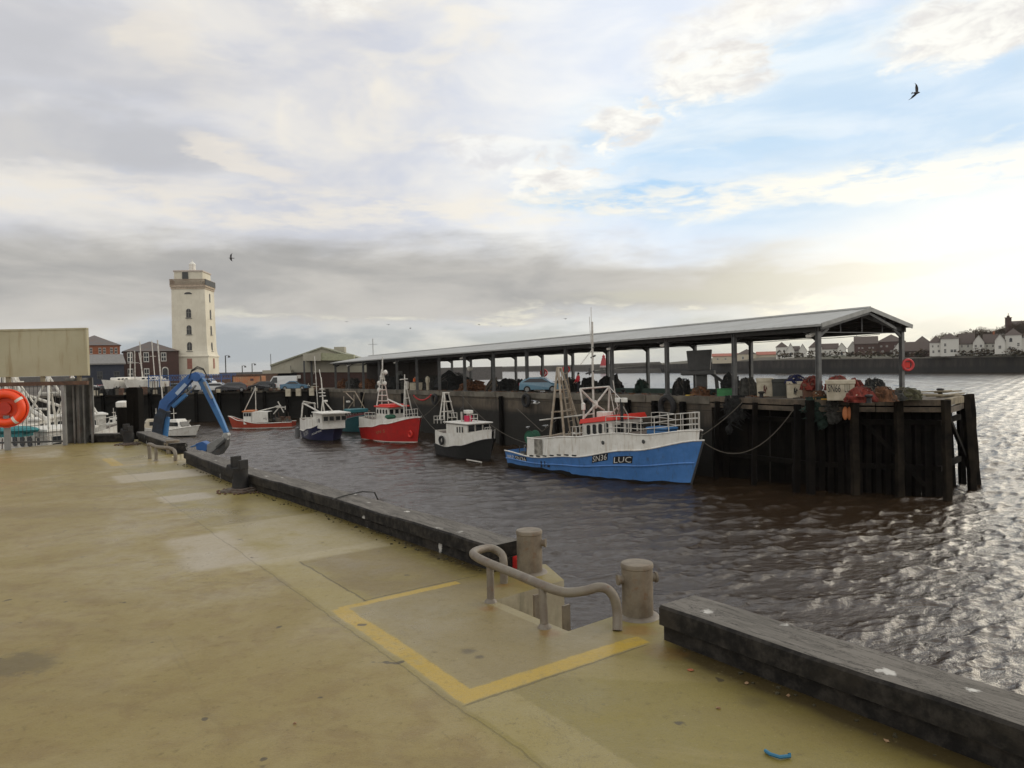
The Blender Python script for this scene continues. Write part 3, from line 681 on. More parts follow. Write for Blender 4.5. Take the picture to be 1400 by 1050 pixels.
# ================================================================== the long open shed on the quay
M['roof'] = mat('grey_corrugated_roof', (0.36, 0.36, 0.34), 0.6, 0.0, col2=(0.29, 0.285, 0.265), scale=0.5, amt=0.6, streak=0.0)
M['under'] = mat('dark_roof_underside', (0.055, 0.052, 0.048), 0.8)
M['steelcol'] = mat('grey_steel_column', (0.135, 0.135, 0.13), 0.6, 0.1, col2=(0.07, 0.07, 0.068), scale=2, amt=0.7, rust=0.3, bump=0.1)
def zeave(s): return 3.96-0.0102*s
def shed():
    r = thing('open_shed', 'very long open sided steel shed with low grey gabled roof on the west quay', 'shed', Q(0, 0, 0))
    B = Q(0, 0, 0)
    def L(s, t, z): return Q(s, t, z)-B
    s0, s1 = -0.55, 85.0
    def ridge(s): return tback(s)/2
    # roof skin: two slopes with real ribs, thin, running along s
    for side in (0, 1):
        m = MB(); rows = []; n = 240
        for i in range(n+1):
            s = s0+(s1-s0)*i/n; rib = 0.03 if i % 2 else 0.0
            te = -0.42 if side == 0 else tback(s)+0.10
            ze = zeave(s)-0.05; zr = zeave(s)+0.92
            rows.append([L(s, te, ze+rib), L(s, (te+ridge(s))/2, (ze+zr)/2+rib), L(s, ridge(s), zr+rib*0.3)])
        m.grid(rows)
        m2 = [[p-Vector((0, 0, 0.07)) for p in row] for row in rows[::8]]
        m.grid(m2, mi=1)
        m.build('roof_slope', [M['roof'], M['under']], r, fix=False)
    m = MB(); m.tube([L(s0, ridge(s0), zeave(s0)+0.95), L(s1, ridge(s1), zeave(s1)+0.95)], 0.10, 6); m.build('ridge_cap', M['roof'], r)
    for side in (0, 1):                # gutters and eaves beams
        te = (lambda s: -0.46) if side == 0 else (lambda s: tback(s)+0.14)
        m = MB(); m.bar(L(s0, te(s0), zeave(s0)-0.10), L(s1, te(s1), zeave(s1)-0.10), 0.14, 0.12); m.build('gutter', M['gutter'], r)
        tb = (lambda s: 0.0) if side == 0 else (lambda s: tback(s))
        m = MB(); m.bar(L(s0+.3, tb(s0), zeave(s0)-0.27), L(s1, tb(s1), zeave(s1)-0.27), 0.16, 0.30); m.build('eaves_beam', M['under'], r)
    for f in (0.2, 0.4, 0.6, 0.8):     # purlins
        for side in (0, 1):
            m = MB()
            def pt(s):
                te = 0 if side == 0 else tback(s); return L(s, te+(ridge(s)-te)*f, zeave(s)-0.20+0.92*f)
            m.bar(pt(s0+.1), pt(s1), 0.07, 0.16); m.build('purlin', M['under'], r)
    zc = lambda s: zeave(s)-0.3
    for i in range(15):
        s = i*6.0
        for tt in (0.0, tback(s)):
            m = MB(); w = 0.27; zt = zc(s)+0.1; zb = zq(s)
            c = L(s, tt, 0)
            rot = Matrix.Rotation(WRZ, 3, 'Z')
            m.box(c+Vector((0, 0, (zt+zb)/2)), (0.16, w*0.55, zt-zb), mat=rot)
            m.box(c+rot @ Vector((0.09, 0, (zt+zb)/2)), (0.03, w, zt-zb), mat=rot)
            m.box(c+rot @ Vector((-0.09, 0, (zt+zb)/2)), (0.03, w, zt-zb), mat=rot)
            m.box(c+Vector((0, 0, zb+0.06)), (0.42, 0.42, 0.12), mat=rot)
            m.build('column', M['steelcol'], r)
        m = MB()                       # portal rafters with haunches and the thin tie with hangers
        for side in (0, 1):
            te = 0 if side == 0 else tback(s)
            m.bar(L(s, te, zeave(s)-0.28), L(s, ridge(s), zeave(s)+0.62), 0.12, 0.26)
            sg = 1 if side == 0 else -1
            m.bar(L(s, te, zeave(s)-0.75), L(s, te+sg*0.9, zeave(s)-0.22), 0.10, 0.16)
        m.build('rafter', M['under'] if i else M['steelcol'], r)
        m = MB(); m.bar(L(s, 0, zeave(s)-0.46), L(s, tback(s), zeave(s)-0.46), 0.04, 0.05)
        if i == 0:
            for f in (0.25, 0.5, 0.75): m.bar(L(s, tback(s)*f, zeave(s)-0.46), L(s, tback(s)*f, zeave(s)-0.30+0.9*(1-abs(f-.5)*2)), 0.05, 0.05)
        m.build('tie_rod', M['steelcol'], r)
    for tt in (2.4, 5.9):              # conduits slung below the roof
        m = MB(); pts = [L(s, tt, zeave(s)-0.55-0.06*math.sin(math.pi*((s % 6)/6))) for s in [k*1.5 for k in range(57)]]
        m.tube(pts, 0.018, 4)
        for k in range(28): s = 1.5+k*3; m.bar(L(s, tt, zeave(s)-0.58), L(s, tt, zeave(s)-0.05), 0.02, 0.02)
        m.build('conduit', M['dark_steel'], r)
    # gable: barge boards and dark sheeting behind them
    for sg in (0, 1):
        te = -0.5 if sg == 0 else tback(0)+0.18
        m = MB(); m.bar(L(s0-.04, te, zeave(0)-0.10), L(s0-.04, ridge(0), zeave(0)+0.86), 0.05, 0.24); m.build('barge_board', M['gutter'], r)
        m = MB(); m.bar(L(s0+.1, te*0.8+.5*sg*.3, zeave(0)-0.24), L(s0+.1, ridge(0), zeave(0)+0.66), 0.06, 0.16); m.build('gable_trim', M['steelcol'], r)
M['gutter'] = mat('pale_grey_trim', (0.33, 0.33, 0.31), 0.6, col2=(0.2, 0.2, 0.18))
shed()
# floodlights under the eaves
def flood(s, label, tt=-0.3, k=1.0):
    r = thing('floodlight', label, 'lamp', Q(s, tt, zeave(s)-0.55), WRZ, 'floodlights under the shed eaves')
    m = MB(); m.bar((0, .3, .1), (0, -.2, 0), 0.05, 0.05); m.build('arm', M['dark_steel'], r)
    m = MB(); m.box((0, .38*-1*k, -.02), (0.34*k, 0.62*k, 0.16), mat=Matrix.Rotation(-.35, 3, 'X')); m.build('lamp_head', M['white'], r, bevel=0.03)
for s_, lb in ((0.5, 'large white floodlight bracketed to the corner column at the near end of the shed'), (12.3, 'white floodlight under the shed eaves, third column from the near end'), (18.2, 'white floodlight under the shed eaves above the bow of the blue boat'), (42.5, 'small white floodlight under the shed eaves above the black boat'), (60.4, 'small white floodlight under the shed eaves above the red boat'), (78.0, 'farthest white floodlight under the dark end of the shed')):
    r = flood(s_, lb)
# dark end wall of the shed where it meets the market hall
def end_store():
    r = thing('end_store', 'dark boarded store built under the far end of the long shed', 'store', Q(66, 0, 0)); B = Q(66, 0, 0)
    m = MB()
    for a, b, t0, t1 in ((68, 84.5, 5.2, 9.6),):
        A_ = [Q(a, t0), Q(b, t0), Q(b, t1), Q(a, t1)]
        m.add([p-B for p in A_]+[Vector((p.x, p.y, zeave(80)+.1))-B for p in A_], [(0, 1, 5, 4), (1, 2, 6, 5), (2, 3, 7, 6), (3, 0, 4, 7), (4, 5, 6, 7)])
    m.build('wall', mat('dark_brown_boarding', (0.05, 0.04, 0.033), 0.9, bump=0.3), r)
    m = MB()
    for s in (71, 76): m.box(Q(s, 5.12, zq(s)+1.3)-B, (1.6, 0.08, 2.3), rz=WRZ)
    m.build('door', mat('grey_roller_door', (0.16, 0.155, 0.14), 0.7), r)
end_store()

# ================================================================== mainland behind the basin
ZL = -0.95
LB = [(-28.6, 112.4), (-60, 109), (-100, 104), (-220, 96)]
M['backwall'] = block_mat('black_basin_wall', (0.045, 0.036, 0.026), (0.03, 0.025, 0.018), 2.4, 0.7, tide=-2.0)
m = MB(); poly = LB+[(-420, 90), (-420, 420), (-60, 420), (-24, 150), (-15.5, 122)]
m.prism(poly, -8, ZL); m.m = [1 if i == 1 else 0 for i in range(len(m.m))]
struct(m.build('fish_quay_ground', [M['backwall'], M['deck']]))
m = MB()
for (a, b) in zip(LB, LB[1:]):
    a = Vector((*a, ZL-0.12)); b = Vector((*b, ZL-0.12)); m.bar(a+Vector((0, -.1, 0)), b+Vector((0, -.1, 0)), 0.5, 0.34)
struct(m.build('fish_quay_coping', mat('basin_coping', (0.15, 0.13, 0.10), 0.85, amt=0.8)))
for i in range(26):
    x = -31-i*3.3; f = (x+28.6)/(-31.4) if x > -60 else None
    y = 112.4-(-28.6-x)*0.108 if x > -60 else 109-(-60-x)*0.125
    m = MB(); m.box((0, 0, -3.2), (0.4, 0.4, 6.2)); 
    tag(m.build('fender_pile', M['darkwood'], loc=(x, y-0.55, ZL)), 'black vertical timber in the row along the dark back wall of the basin', 'fender', 'timbers along the back wall of the basin')

# ---------------- buildings
def windows(mb_parent, r, wins, glass, frame, y=0.0, arched=False, group=None):
    for w in wins:
        x, z, ww, hh = w[:4]; arch = len(w) > 4 and w[4]
        m = MB()
        if arch:
            pts = [(x-ww/2, z-hh/2), (x+ww/2, z-hh/2), (x+ww/2, z+hh/2-ww/2)]+[(x+ww/2*math.cos(a), z+hh/2-ww/2+ww/2*math.sin(a)) for a in [math.pi*k/8 for k in range(1, 8)]]+[(x-ww/2, z+hh/2-ww/2)]
            m.ext(pts, y-0.02, y+0.10)
            f = m.build('window', frame, r)
            q = [(x+(a-x)*0.78, z+(b-z)*0.84) for a, b in pts]
            g = MB(); g.ext(q, y-0.05, y-0.021)
            g.build('pane', glass, f)
        else:
            m.box((x, y+0.04, z), (ww, 0.14, hh)); f = m.build('window', frame, r)
            g = MB()
            for sx in (-1, 1):
                for sz in (-1, 1): g.box((x+sx*ww*0.215, y-0.045, z+sz*hh*0.225), (ww*0.34, 0.03, hh*0.36))
            g.build('pane', glass, f)
def house(name, label, x0, x1, yb, ye, yr, D, depth, kind, wm, rm, wins=(), group=None, cat='house', over=0.3, yaw=0.0, chim=(), frame=None, zb=None, doors=()):
    xc = (x0+x1)/2; p = atd(xc, yb, D); h = horizon(xc)
    zbase = p.z if zb is None else zb; k = D/1000.0
    w = (x1-x0)*k*math.cos(math.atan(abs(xc-700)/1000))*1.02 if False else (x1-x0)*k
    az_ = math.atan2(p.x, p.y)
    w = w*math.cos(az_)
    ze = (h-ye)*k+EYE-zbase; zr = (h-yr)*k+EYE-zbase
    r = thing(name, label, cat, (p.x, p.y, zbase), -az_+yaw, group)
    m = MB(); m.box((0, depth/2, ze/2-0.5), (w, depth, ze+1.0))
    if kind == 'gable': m.ext([(-w/2, ze), (w/2, ze), (0, zr-0.1)], 0.0, depth)
    if kind == 'side': m.exx([(0, ze), (depth, ze), (depth/2, zr-0.1)], -w/2+.01, w/2-.01)
    m.build('wall', wm, r)
    m = MB(); o = over; th = 0.22
    if kind == 'gable':
        sl = (zr-ze)/(w/2)
        for sg in (-1, 1): m.ext([(0, zr), (sg*(w/2+o), ze-o*sl), (sg*(w/2+o), ze-o*sl+th), (0, zr+th)], -o, depth+o)
    elif kind == 'side':
        sl = (zr-ze)/(depth/2)
        m.exx([(-o, ze-o*sl), (depth/2, zr), (depth+o, ze-o*sl), (depth+o, ze-o*sl+th), (depth/2, zr+th), (-o, ze-o*sl+th)], -w/2-o, w/2+o)
    elif kind == 'hip':
        rr = max(0.01, w/2-depth/2); a = [(-w/2-o, -o), (w/2+o, -o), (w/2+o, depth+o), (-w/2-o, depth+o)]
        vs = [(x, y, ze-0.02) for x, y in a]+[(-rr, depth/2, zr), (rr, depth/2, zr)]
        m.add(vs, [(0, 1, 5, 4), (1, 2, 5), (2, 3, 4, 5), (3, 0, 4), (3, 2, 1, 0)])
    rf = m.build('roof', rm, r)
    for cx in chim:
        c = MB(); c.box((cx*w, depth/2, zr+0.5), (0.8, 0.6, 1.6)); c.box((cx*w, depth/2, zr+1.35), (0.95, 0.75, 0.14)); c.build('chimney', M['brick'], rf)
    ws = [((fx-0.5)*w, fz*ze, fw*w, fh*ze)+tuple(q) for fx, fz, fw, fh, *q in wins]
    windows(None, r, ws, M['glass'], frame or M['whiteframe'])
    return r, w, ze, zr
def brick_mat(name, c1, c2, sc=2.2):
    m = bpy.data.materials.new(name); m.use_nodes = True; t = m.node_tree; b = t.nodes['Principled BSDF']
    tc = t.nodes.new('ShaderNodeTexCoord'); x, y, z = sep(t, tc.outputs['Object'])
    br = t.nodes.new('ShaderNodeTexBrick'); t.links.new(comb(t, x+y, z, 0.0), br.inputs['Vector']); br.inputs['Scale'].default_value = sc
    br.inputs['Color1'].default_value = (*c1, 1); br.inputs['Color2'].default_value = (*c2, 1); br.inputs['Mortar'].default_value = (*[q*.8 for q in c1], 1)
    n = nz(t, tc.outputs['Object'], 0.5, 6, 0.6); c = mixc(t, n.step(.35, .7)*.5, br.outputs[0], c2)
    t.links.new(c, b.inputs['Base Color']); b.inputs['Roughness'].default_value = 0.85
    return m
M['brick'] = brick_mat('orange_brick', (0.36, 0.13, 0.06), (0.24, 0.085, 0.045))
M['brickdark'] = brick_mat('dark_brown_brick', (0.085, 0.042, 0.032), (0.055, 0.032, 0.026))
M['slate'] = mat('slate_roof', (0.10, 0.095, 0.09), 0.7, col2=(0.15, 0.10, 0.075), scale=1.0, amt=0.8, bump=0.3)
M['whiteframe'] = mat('white_window_frame', (0.60, 0.58, 0.52), 0.6)
M['render'] = mat('white_render', (0.62, 0.60, 0.54), 0.8, amt=0.3)
M['cream'] = mat('cream_render', (0.50, 0.44, 0.33), 0.8, amt=0.3)
M['redtile'] = mat('red_tile_roof', (0.34, 0.11, 0.07), 0.8, amt=0.5)
M['browntile'] = mat('brown_tile_roof', (0.085, 0.062, 0.05), 0.8, amt=0.5)

house('brick_warehouse', 'orange brick building with hipped slate roof at the far left, above the grey low roof', 96, 166, 520, 472, 456, 152, 16, 'hip', M['brick'], M['slate'],
      [(0.60, 0.84, .055, .17), (0.69, 0.84, .055, .17), (0.43, 0.84, .05, .17), (.83, .84, .055, .17), (.92, .84, .055, .17), (.3, .84, .05, .17)], cat='building', yaw=0.0)
house('quayside_shed', 'low dark shed with a pitched grey roof in front of the orange brick building', 100, 171, 524, 498, 485, 128, 12, 'side', mat('dark_blue_boarding', (0.03, 0.035, 0.05), 0.8), mat('grey_sheet_roof', (0.20, 0.19, 0.175), 0.7), [(.52, .42, .11, .4), (.85, .4, .12, .42)], cat='shed', yaw=0.05, frame=M['dark_steel'])
house('brick_hall', 'dark brown brick building with white sash windows beside the tall white tower', 171, 246, 521, 480, 465, 140, 13, 'hip', M['brickdark'], M['slate'],
      [(.11, .80, .10, .33), (.40, .80, .10, .33), (.72, .80, .10, .30), (.11, .25, .1, .36), (.40, .25, .1, .36), (.74, .24, .12, .46, 1)], cat='building', yaw=0.04)

def tower():
    D = 148.0; p = atd(268, 520, D); zb = ZL
    r = thing('lighthouse', 'tall white square lighthouse tower with arched windows and a small dome on top', 'lighthouse', (p.x, p.y, zb), R(6.4)); r.scale = (.93, .93, 1)
    k = D/1000.0; h = horizon(266)
    def zz(y): return (h-y)*k+EYE-zb
    wm = mat('white_tower_render', (0.72, 0.67, 0.54), 0.8, col2=(0.56, 0.51, 0.40), scale=0.25, amt=0.7, streak=0.25, rustc=(0.36, 0.27, 0.17))
    prof = [(3.85, 0), (3.85, zz(488.5)), (4.02, zz(488.4)), (4.02, zz(487)), (3.80, zz(486)), (3.62, zz(481)), (3.54, zz(474)), (3.38, zz(396)), (3.38, zz(395))]
    m = MB()
    rows = [[(-a, -a, z), (a, -a, z), (a, a, z), (-a, a, z)] for a, z in prof]; m.grid(rows, close=True); m.f.append((32, 33, 34, 35)); m.m.append(0)
    m.build('shaft', wm, r)
    m = MB(); m.box((0, 0, (zz(395)+zz(392.5))/2), (7.25, 7.25, zz(392.5)-zz(395))); m.box((0, 0, zz(396)-.1), (7.0, 7.0, 0.3)); m.build('cornice', mat('stained_cornice', (0.50, 0.40, 0.30), 0.85, amt=0.8), r)
    m = MB(); zt = zz(385); zb_ = zz(392.4)
    for sx, sy, dx_, dy_ in ((0, -1, 7.3, .12), (0, 1, 7.3, .12), (1, 0, .12, 7.06), (-1, 0, .12, 7.06)):
        m.box((sx*3.6, sy*3.6, zb_+.06), (dx_, dy_, .1)); m.box((sx*3.6, sy*3.6, zt), (dx_, dy_, .14))
        for i in range(31):
            f = -3.5+i*7.0/30; m.box((sx*3.6+(f if sx == 0 else 0), sy*3.6+(f if sy == 0 else 0), (zb_+zt)/2), (.10, .10, zt-zb_))
    m.build('balcony_rail', mat('brown_balcony_rail', (0.34, 0.26, 0.19), 0.7, amt=0.7), r)
    m = MB()
    for sy, sx in ((-1, 0), (1, 0)): pass
    m.box((3.66, -3.3, (zb_+zt)/2), (0.12, .9, zt-zb_)); m.box((3.66, 0, (zb_+zt)/2), (0.06, 7.3, zt-zb_)); m.build('balcony_panel', M['dark_steel'], r)
    a = 2.9; m = MB(); m.box((0, 0, (zz(393)+zz(374))/2), (2*a, 2*a, zz(374)-zz(393))); m.build('watch_room', wm, r)
    m = MB(); m.box((0, 0, zz(373.5)), (6.1, 6.1, .25)); m.add([(-3, -3, zz(373.2)+.1), (3, -3, zz(373.2)+.1), (3, 3, zz(373.2)+.1), (-3, 3, zz(373.2)+.1), (0, 0, zz(369.5))], [(0, 1, 4), (1, 2, 4), (2, 3, 4), (3, 0, 4)])
    m.build('roof', mat('pinkish_lead_roof', (0.55, 0.47, 0.40), 0.7), r)
    m = MB(); z0 = zz(371); m.lathe([(.78, z0-.3), (.80, z0+.25), (.66, z0+.3), (.66, z0+1.15), (.78, z0+1.2), (.6, z0+1.5), (.3, z0+1.75), (.08, z0+1.9), (.05, z0+2.35)], n=12); m.build('lantern', M['white'], r, smooth=True)
    m = MB(); m.box((-.6, -3.02, zz(380)), (1.2, .1, 1.5)); m.build('door', M['dark_steel'], r)
    gl = mat('tower_window_dark', (0.035, 0.033, 0.03), 0.3); fr = mat('tower_window_bars', (0.25, 0.24, 0.21), 0.6)
    def wy(z): # half width at height
        for (a0, z0_), (a1, z1_) in zip(prof, prof[1:]):
            if z0_ <= z <= z1_ and z1_ > z0_: return a0+(a1-a0)*(z-z0_)/(z1_-z0_)
        return 3.4
    for yy, hh in ((474.5, 1.75), (452, 1.75), (430, 1.75)):
        z = zz(yy); a0 = wy(z)
        for face in (0, 1):
            m = MB(); w = 0.98; pts = [(-w/2, z-hh/2), (w/2, z-hh/2), (w/2, z+hh/2-w/2)]+[(w/2*math.cos(q), z+hh/2-w/2+w/2*math.sin(q)) for q in [math.pi*i/8 for i in range(1, 8)]]+[(-w/2, z+hh/2-w/2)]
            g = MB()
            if face == 0:
                m.ext(pts, -a0-.06, -a0+.4)
                g.box((0, -a0-.09, z), (.07, .04, hh)); g.box((0, -a0-.09, z+.1), (w, .04, .07)); g.box((0, -a0-.10, z-hh/2-.1), (w+.3, .2, .14))
            else:
                m.exx(pts, a0-.4, a0+.06)
                g.box((a0+.09, 0, z), (.04, .07, hh)); g.box((a0+.09, 0, z+.1), (.04, w, .07)); g.box((a0+.1, 0, z-hh/2-.1), (.2, w+.3, .14))
            o = m.build('window', gl, r); g.build('glazing_bar', fr, o)
    z = zz(408); a0 = wy(z)
    m = MB(); m.exx([(-.35, z-.9), (.35, z-.9), (.35, z+.6), (0, z+.9), (-.35, z+.6)], a0-.3, a0+.07); m.build('window', gl, r)
    z = zz(404); m = MB(); m.ext([(-.8, z-.1)]+[(.8*math.cos(q), z-.1+.42*math.sin(q)) for q in [math.pi*i/8 for i in range(0, 8)]], -wy(z)-.06, -wy(z)+.3); m.build('window', gl, r)
    red = mat('pink_brick_infill', (0.34, 0.15, 0.11), 0.85)
    z = zz(497.5)
    m = MB(); m.box((0, -3.85, z), (1.0, .12, 2.05)); m.build('blocked_window', red, r)
    m = MB(); m.box((3.85, 0, z), (.12, 1.0, 2.05)); m.build('blocked_window', red, r)
tower()

def market():
    D = 122.0; k = D/1000
    clad = mat('olive_cream_cladding', (0.34, 0.32, 0.25), 0.7, col2=(0.28, 0.26, 0.20), scale=0.4, amt=0.6, streak=0.15)
    p = atd(442, 530, D); zb = ZL
    r = thing('fish_market_hall', 'olive cream clad gabled market hall at the landward end of the long shed', 'building', (p.x, p.y, zb), 0.12)
    def X(px, D_=D): return (px-442)*D_/1000
    def Z(px, py, D_=D): return (horizon(px)-py)*D_/1000+EYE-zb
    m = MB(); m.ext([(X(374), Z(374, 509)), (X(374), Z(374, 500)), (X(442), Z(442, 476)), (X(512), Z(512, 498)), (X(512), Z(512, 509))], 0, 22); m.build('cladding', clad, r)
    m = MB(); m.ext([(X(373), Z(373, 500.8)), (X(442), Z(442, 475.6)), (X(514), Z(512, 498)), (X(514), Z(512, 496)), (X(442), Z(442, 474)), (X(373), Z(373, 498.6))], -.4, 22.4); m.build('roof', mat('olive_sheet_roof', (0.27, 0.27, 0.20), .7), r)
    m = MB(); m.box(((X(374.5)+X(511))/2, 11, Z(440, 509)/2-.2), (X(511)-X(374.5), 21.6, Z(440, 509)+.4)); m.build('wall', M['brickdark'], r)
    m = MB(); m.box(((X(366)+X(403))/2, -1.2, Z(385, 508)), (X(403)-X(366), 2.2, .55)); m.build('canopy', clad, r)
    m = MB(); m.ext([(X(420), Z(420, 493.5)), (X(420), Z(420, 484)), (X(443), Z(443, 482.5)), (X(443), Z(443, 493.5))], -3.0, -.02); m.build('canopy', clad, r)
    m = MB(); m.ext([(X(443.1), Z(443, 493)), (X(443.1), Z(443, 482.5)), (X(486), Z(486, 485)), (X(486), Z(486, 493))], -2.6, -.02); m.build('canopy', mat('sunlit_green_cladding', (0.33, 0.33, 0.21), .7), r)  # sunlit right part: its greener tone is put into the cladding colour
    m = MB(); m.box((X(428), -.8, Z(428, 493.5)/2), (.3, .3, Z(428, 493.5))); m.box((X(421), -2.8, Z(421, 493.5)/2), (.25, .25, Z(421, 493.5))); m.build('post', M['dark_steel'], r)
    m = MB(); m.box((X(395), -.1, 1.3), (3.0, .15, 2.4)); m.build('door', mat('dark_doorway', (.02, .02, .022), .8), r)
    m = MB(); m.box((X(408), -.1, Z(408, 515)), (1.1, .1, .55)); m.build('sign_board', M['white'], r)
    m = MB(); m.box((X(458), 9, Z(458, 476.5)), (1.8, 3, 1.0)); m.build('roof_vent', clad, r)
    m = MB()
    for sx in (374, 400): m.tube([(X(sx), -.3, 0), (X(sx), -.3, Z(sx, 484 if sx == 374 else 500))], .05, 5)
    m.build('vent_pipe', M['dark_steel'], r)
market()

# ================================================================== far shore of the river
def shore():
    pts = [(1750, 250), (1560, 272), (1400, 303), (1250, 340), (1120, 385), (1040, 420), (975, 470), (905, 540), (850, 590), (812, 600)]
    fr = []
    for px, D in pts: d = ray(px, horizon(px)); fr.append((d.x*D, D))
    top = [1.3, 1.4, 1.4, 1.6, 2.0, 2.2, 1.4, 0.4, -1.5, -4.6]
    wallm = mat('dark_sea_wall', (0.035, 0.028, 0.022), 0.85, col2=(0.022, 0.018, 0.014), scale=0.05, amt=0.8, streak=0.0)
    tt = wallm.node_tree; gg = tt.nodes.new('ShaderNodeTexCoord'); xx, yy, zz_ = sep(tt, gg.outputs['Object']); nn = nz(tt, comb(tt, (xx-yy)*.22, 0.0, zz_*.05), 1.0, 6, .7); cc = mixc(tt, nn.step(.42, .6), (.016, .013, .011), (.040, .033, .026)); cc = mixc(tt, (zz_+nn).step(-1.2, -3.0)*.8, cc, (.010, .010, .008)); tt.links.new(cc, tt.nodes['Principled BSDF'].inputs['Base Color'])
    m = MB(); a = [Vector((x, y, -7)) for x, y in fr]; b = [Vector((x*1.003, y*1.003, z)) for (x, y), z in zip(fr, top)]
    m.grid([a, b]); m.build('sea_wall', wallm, None).__setitem__('kind', 'structure')
    m = MB(); c = [p+Vector((0, -.4, .1)) for p in b[:7]]; d = [p+Vector((0, .5, .12)) for p in b[:7]]; e = [p+Vector((0, -.4, -.35)) for p in b[:7]]; m.grid([e, c, d]); struct(m.build('promenade_edge', mat('pale_promenade_edge', (0.22, 0.20, 0.165), .8, amt=.8), None))
    # grassy land rising to the wooded bluff on the right
    grass = mat('dull_winter_grass', (0.055, 0.058, 0.030), 0.95, col2=(0.07, 0.052, 0.034), scale=0.05, amt=0.9)
    rows = []
    for j, (f, dz) in enumerate(((1.003, 0), (1.05, 1.4), (1.12, 2.2), (1.3, 3.0), (1.6, 4.0), (2.4, 3.0))):
        row = []
        for i, ((x, y), z) in enumerate(zip(fr, top)):
            px = pts[i][0]; hill = max(0, min(1, (px-1230)/240.0))
            hz = {3: 9, 4: 20, 5: 20}.get(j, 0)*hill*hill*(3-2*hill)
            row.append(Vector((x*f, y*f, z-0.15+dz*(1 if px > 960 else .25)+hz)))
        rows.append(row)
    m = MB(); m.grid(rows); struct(m.build('far_bank', grass, None, smooth=True))
    # low spit and the long pier running out to the left
    m = MB(); sp = []
    for px, D, z0, w in ((905, 545, 2.6, 60), (860, 600, 2.0, 60), (800, 760, 1.5, 50), (740, 880, 1.3, 30), (690, 980, 1.1, 20), (640, 1060, .9, 15), (560, 1180, .6, 10)):
        d = ray(px, horizon(px)); x, y = d.x*D, D; sp.append([Vector((x, y, -6)), Vector((x, y+2, z0-1.2)), Vector((x, y+8, z0)), Vector((x+10, y+w, z0)), Vector((x+10, y+w+5, -6))])
    m.grid(sp); struct(m.build('low_headland', mat('grey_brown_headland', (0.085, 0.075, 0.06), .9, scale=.02, amt=.8), None))
    m = MB(); sp = []
    for px, D in ((905, 520), (860, 545), (826, 560), (803, 575)):
        d = ray(px, horizon(px)); x, y = d.x*D, D; z = -2.6 if px > 810 else -5; sp.append([Vector((x, y-1, -6)), Vector((x, y+5, z)), Vector((x+4, y+30, z)), Vector((x+4, y+40, -6))])
    m.grid(sp); struct(m.build('rock_groyne', mat('dark_rock', (0.045, 0.038, 0.03), .9, scale=.2, amt=.9), None))
shore()
def groyne_light():
    D = 580.0; p = atd(825.5, 500, D)
    r = thing('harbour_light', 'small red conical harbour light on the low headland, seen through the shed', 'lighthouse', (p.x, p.y, p.z-1.5))
    rd = mat('harbour_light_red', (0.42, 0.035, 0.04), .6)
    m = MB(); m.lathe([(2.9, 1.6), (2.5, 3.6), (1.55, 7.0), (1.7, 7.1), (1.7, 7.4)], n=14); m.build('tower', rd, r, smooth=True)
    m = MB(); m.lathe([(1.1, 7.4), (1.1, 8.9)], n=10); m.build('lantern', rd, r)
    m = MB(); m.lathe([(1.4, 8.9), (.9, 9.6), (.15, 10.1), (.1, 11)], n=10); m.build('dome', rd, r, smooth=True)
    m = MB(); m.lathe([(3.2, .2), (3.2, 1.6)], n=14); m.build('base', mat('pale_pink_base', (.5, .4, .38), .8), r)
    for k in range(6):
        a = k*math.pi/3; m = MB(); m.bar((2.8*math.cos(a), 2.8*math.sin(a), -4), (2.8*math.cos(a), 2.8*math.sin(a), .3), .4); m.build('leg', M['dark_steel'], r)
groyne_light()
G1 = 'white rendered houses across the river'
W_, BT = M['render'], M['browntile']
def row(L):
    for a in L: house(*a[:13], group=a[13], yaw=a[14] if len(a) > 14 else 0.0, over=0.35, chim=a[15] if len(a) > 15 else ())
two = [(.2, .68, .14, .2), (.5, .68, .14, .2), (.8, .68, .14, .2), (.2, .25, .14, .22), (.8, .25, .14, .22), (.5, .2, .14, .36)]
one = [(.5, .45, .3, .5, 1)]
D0 = 420
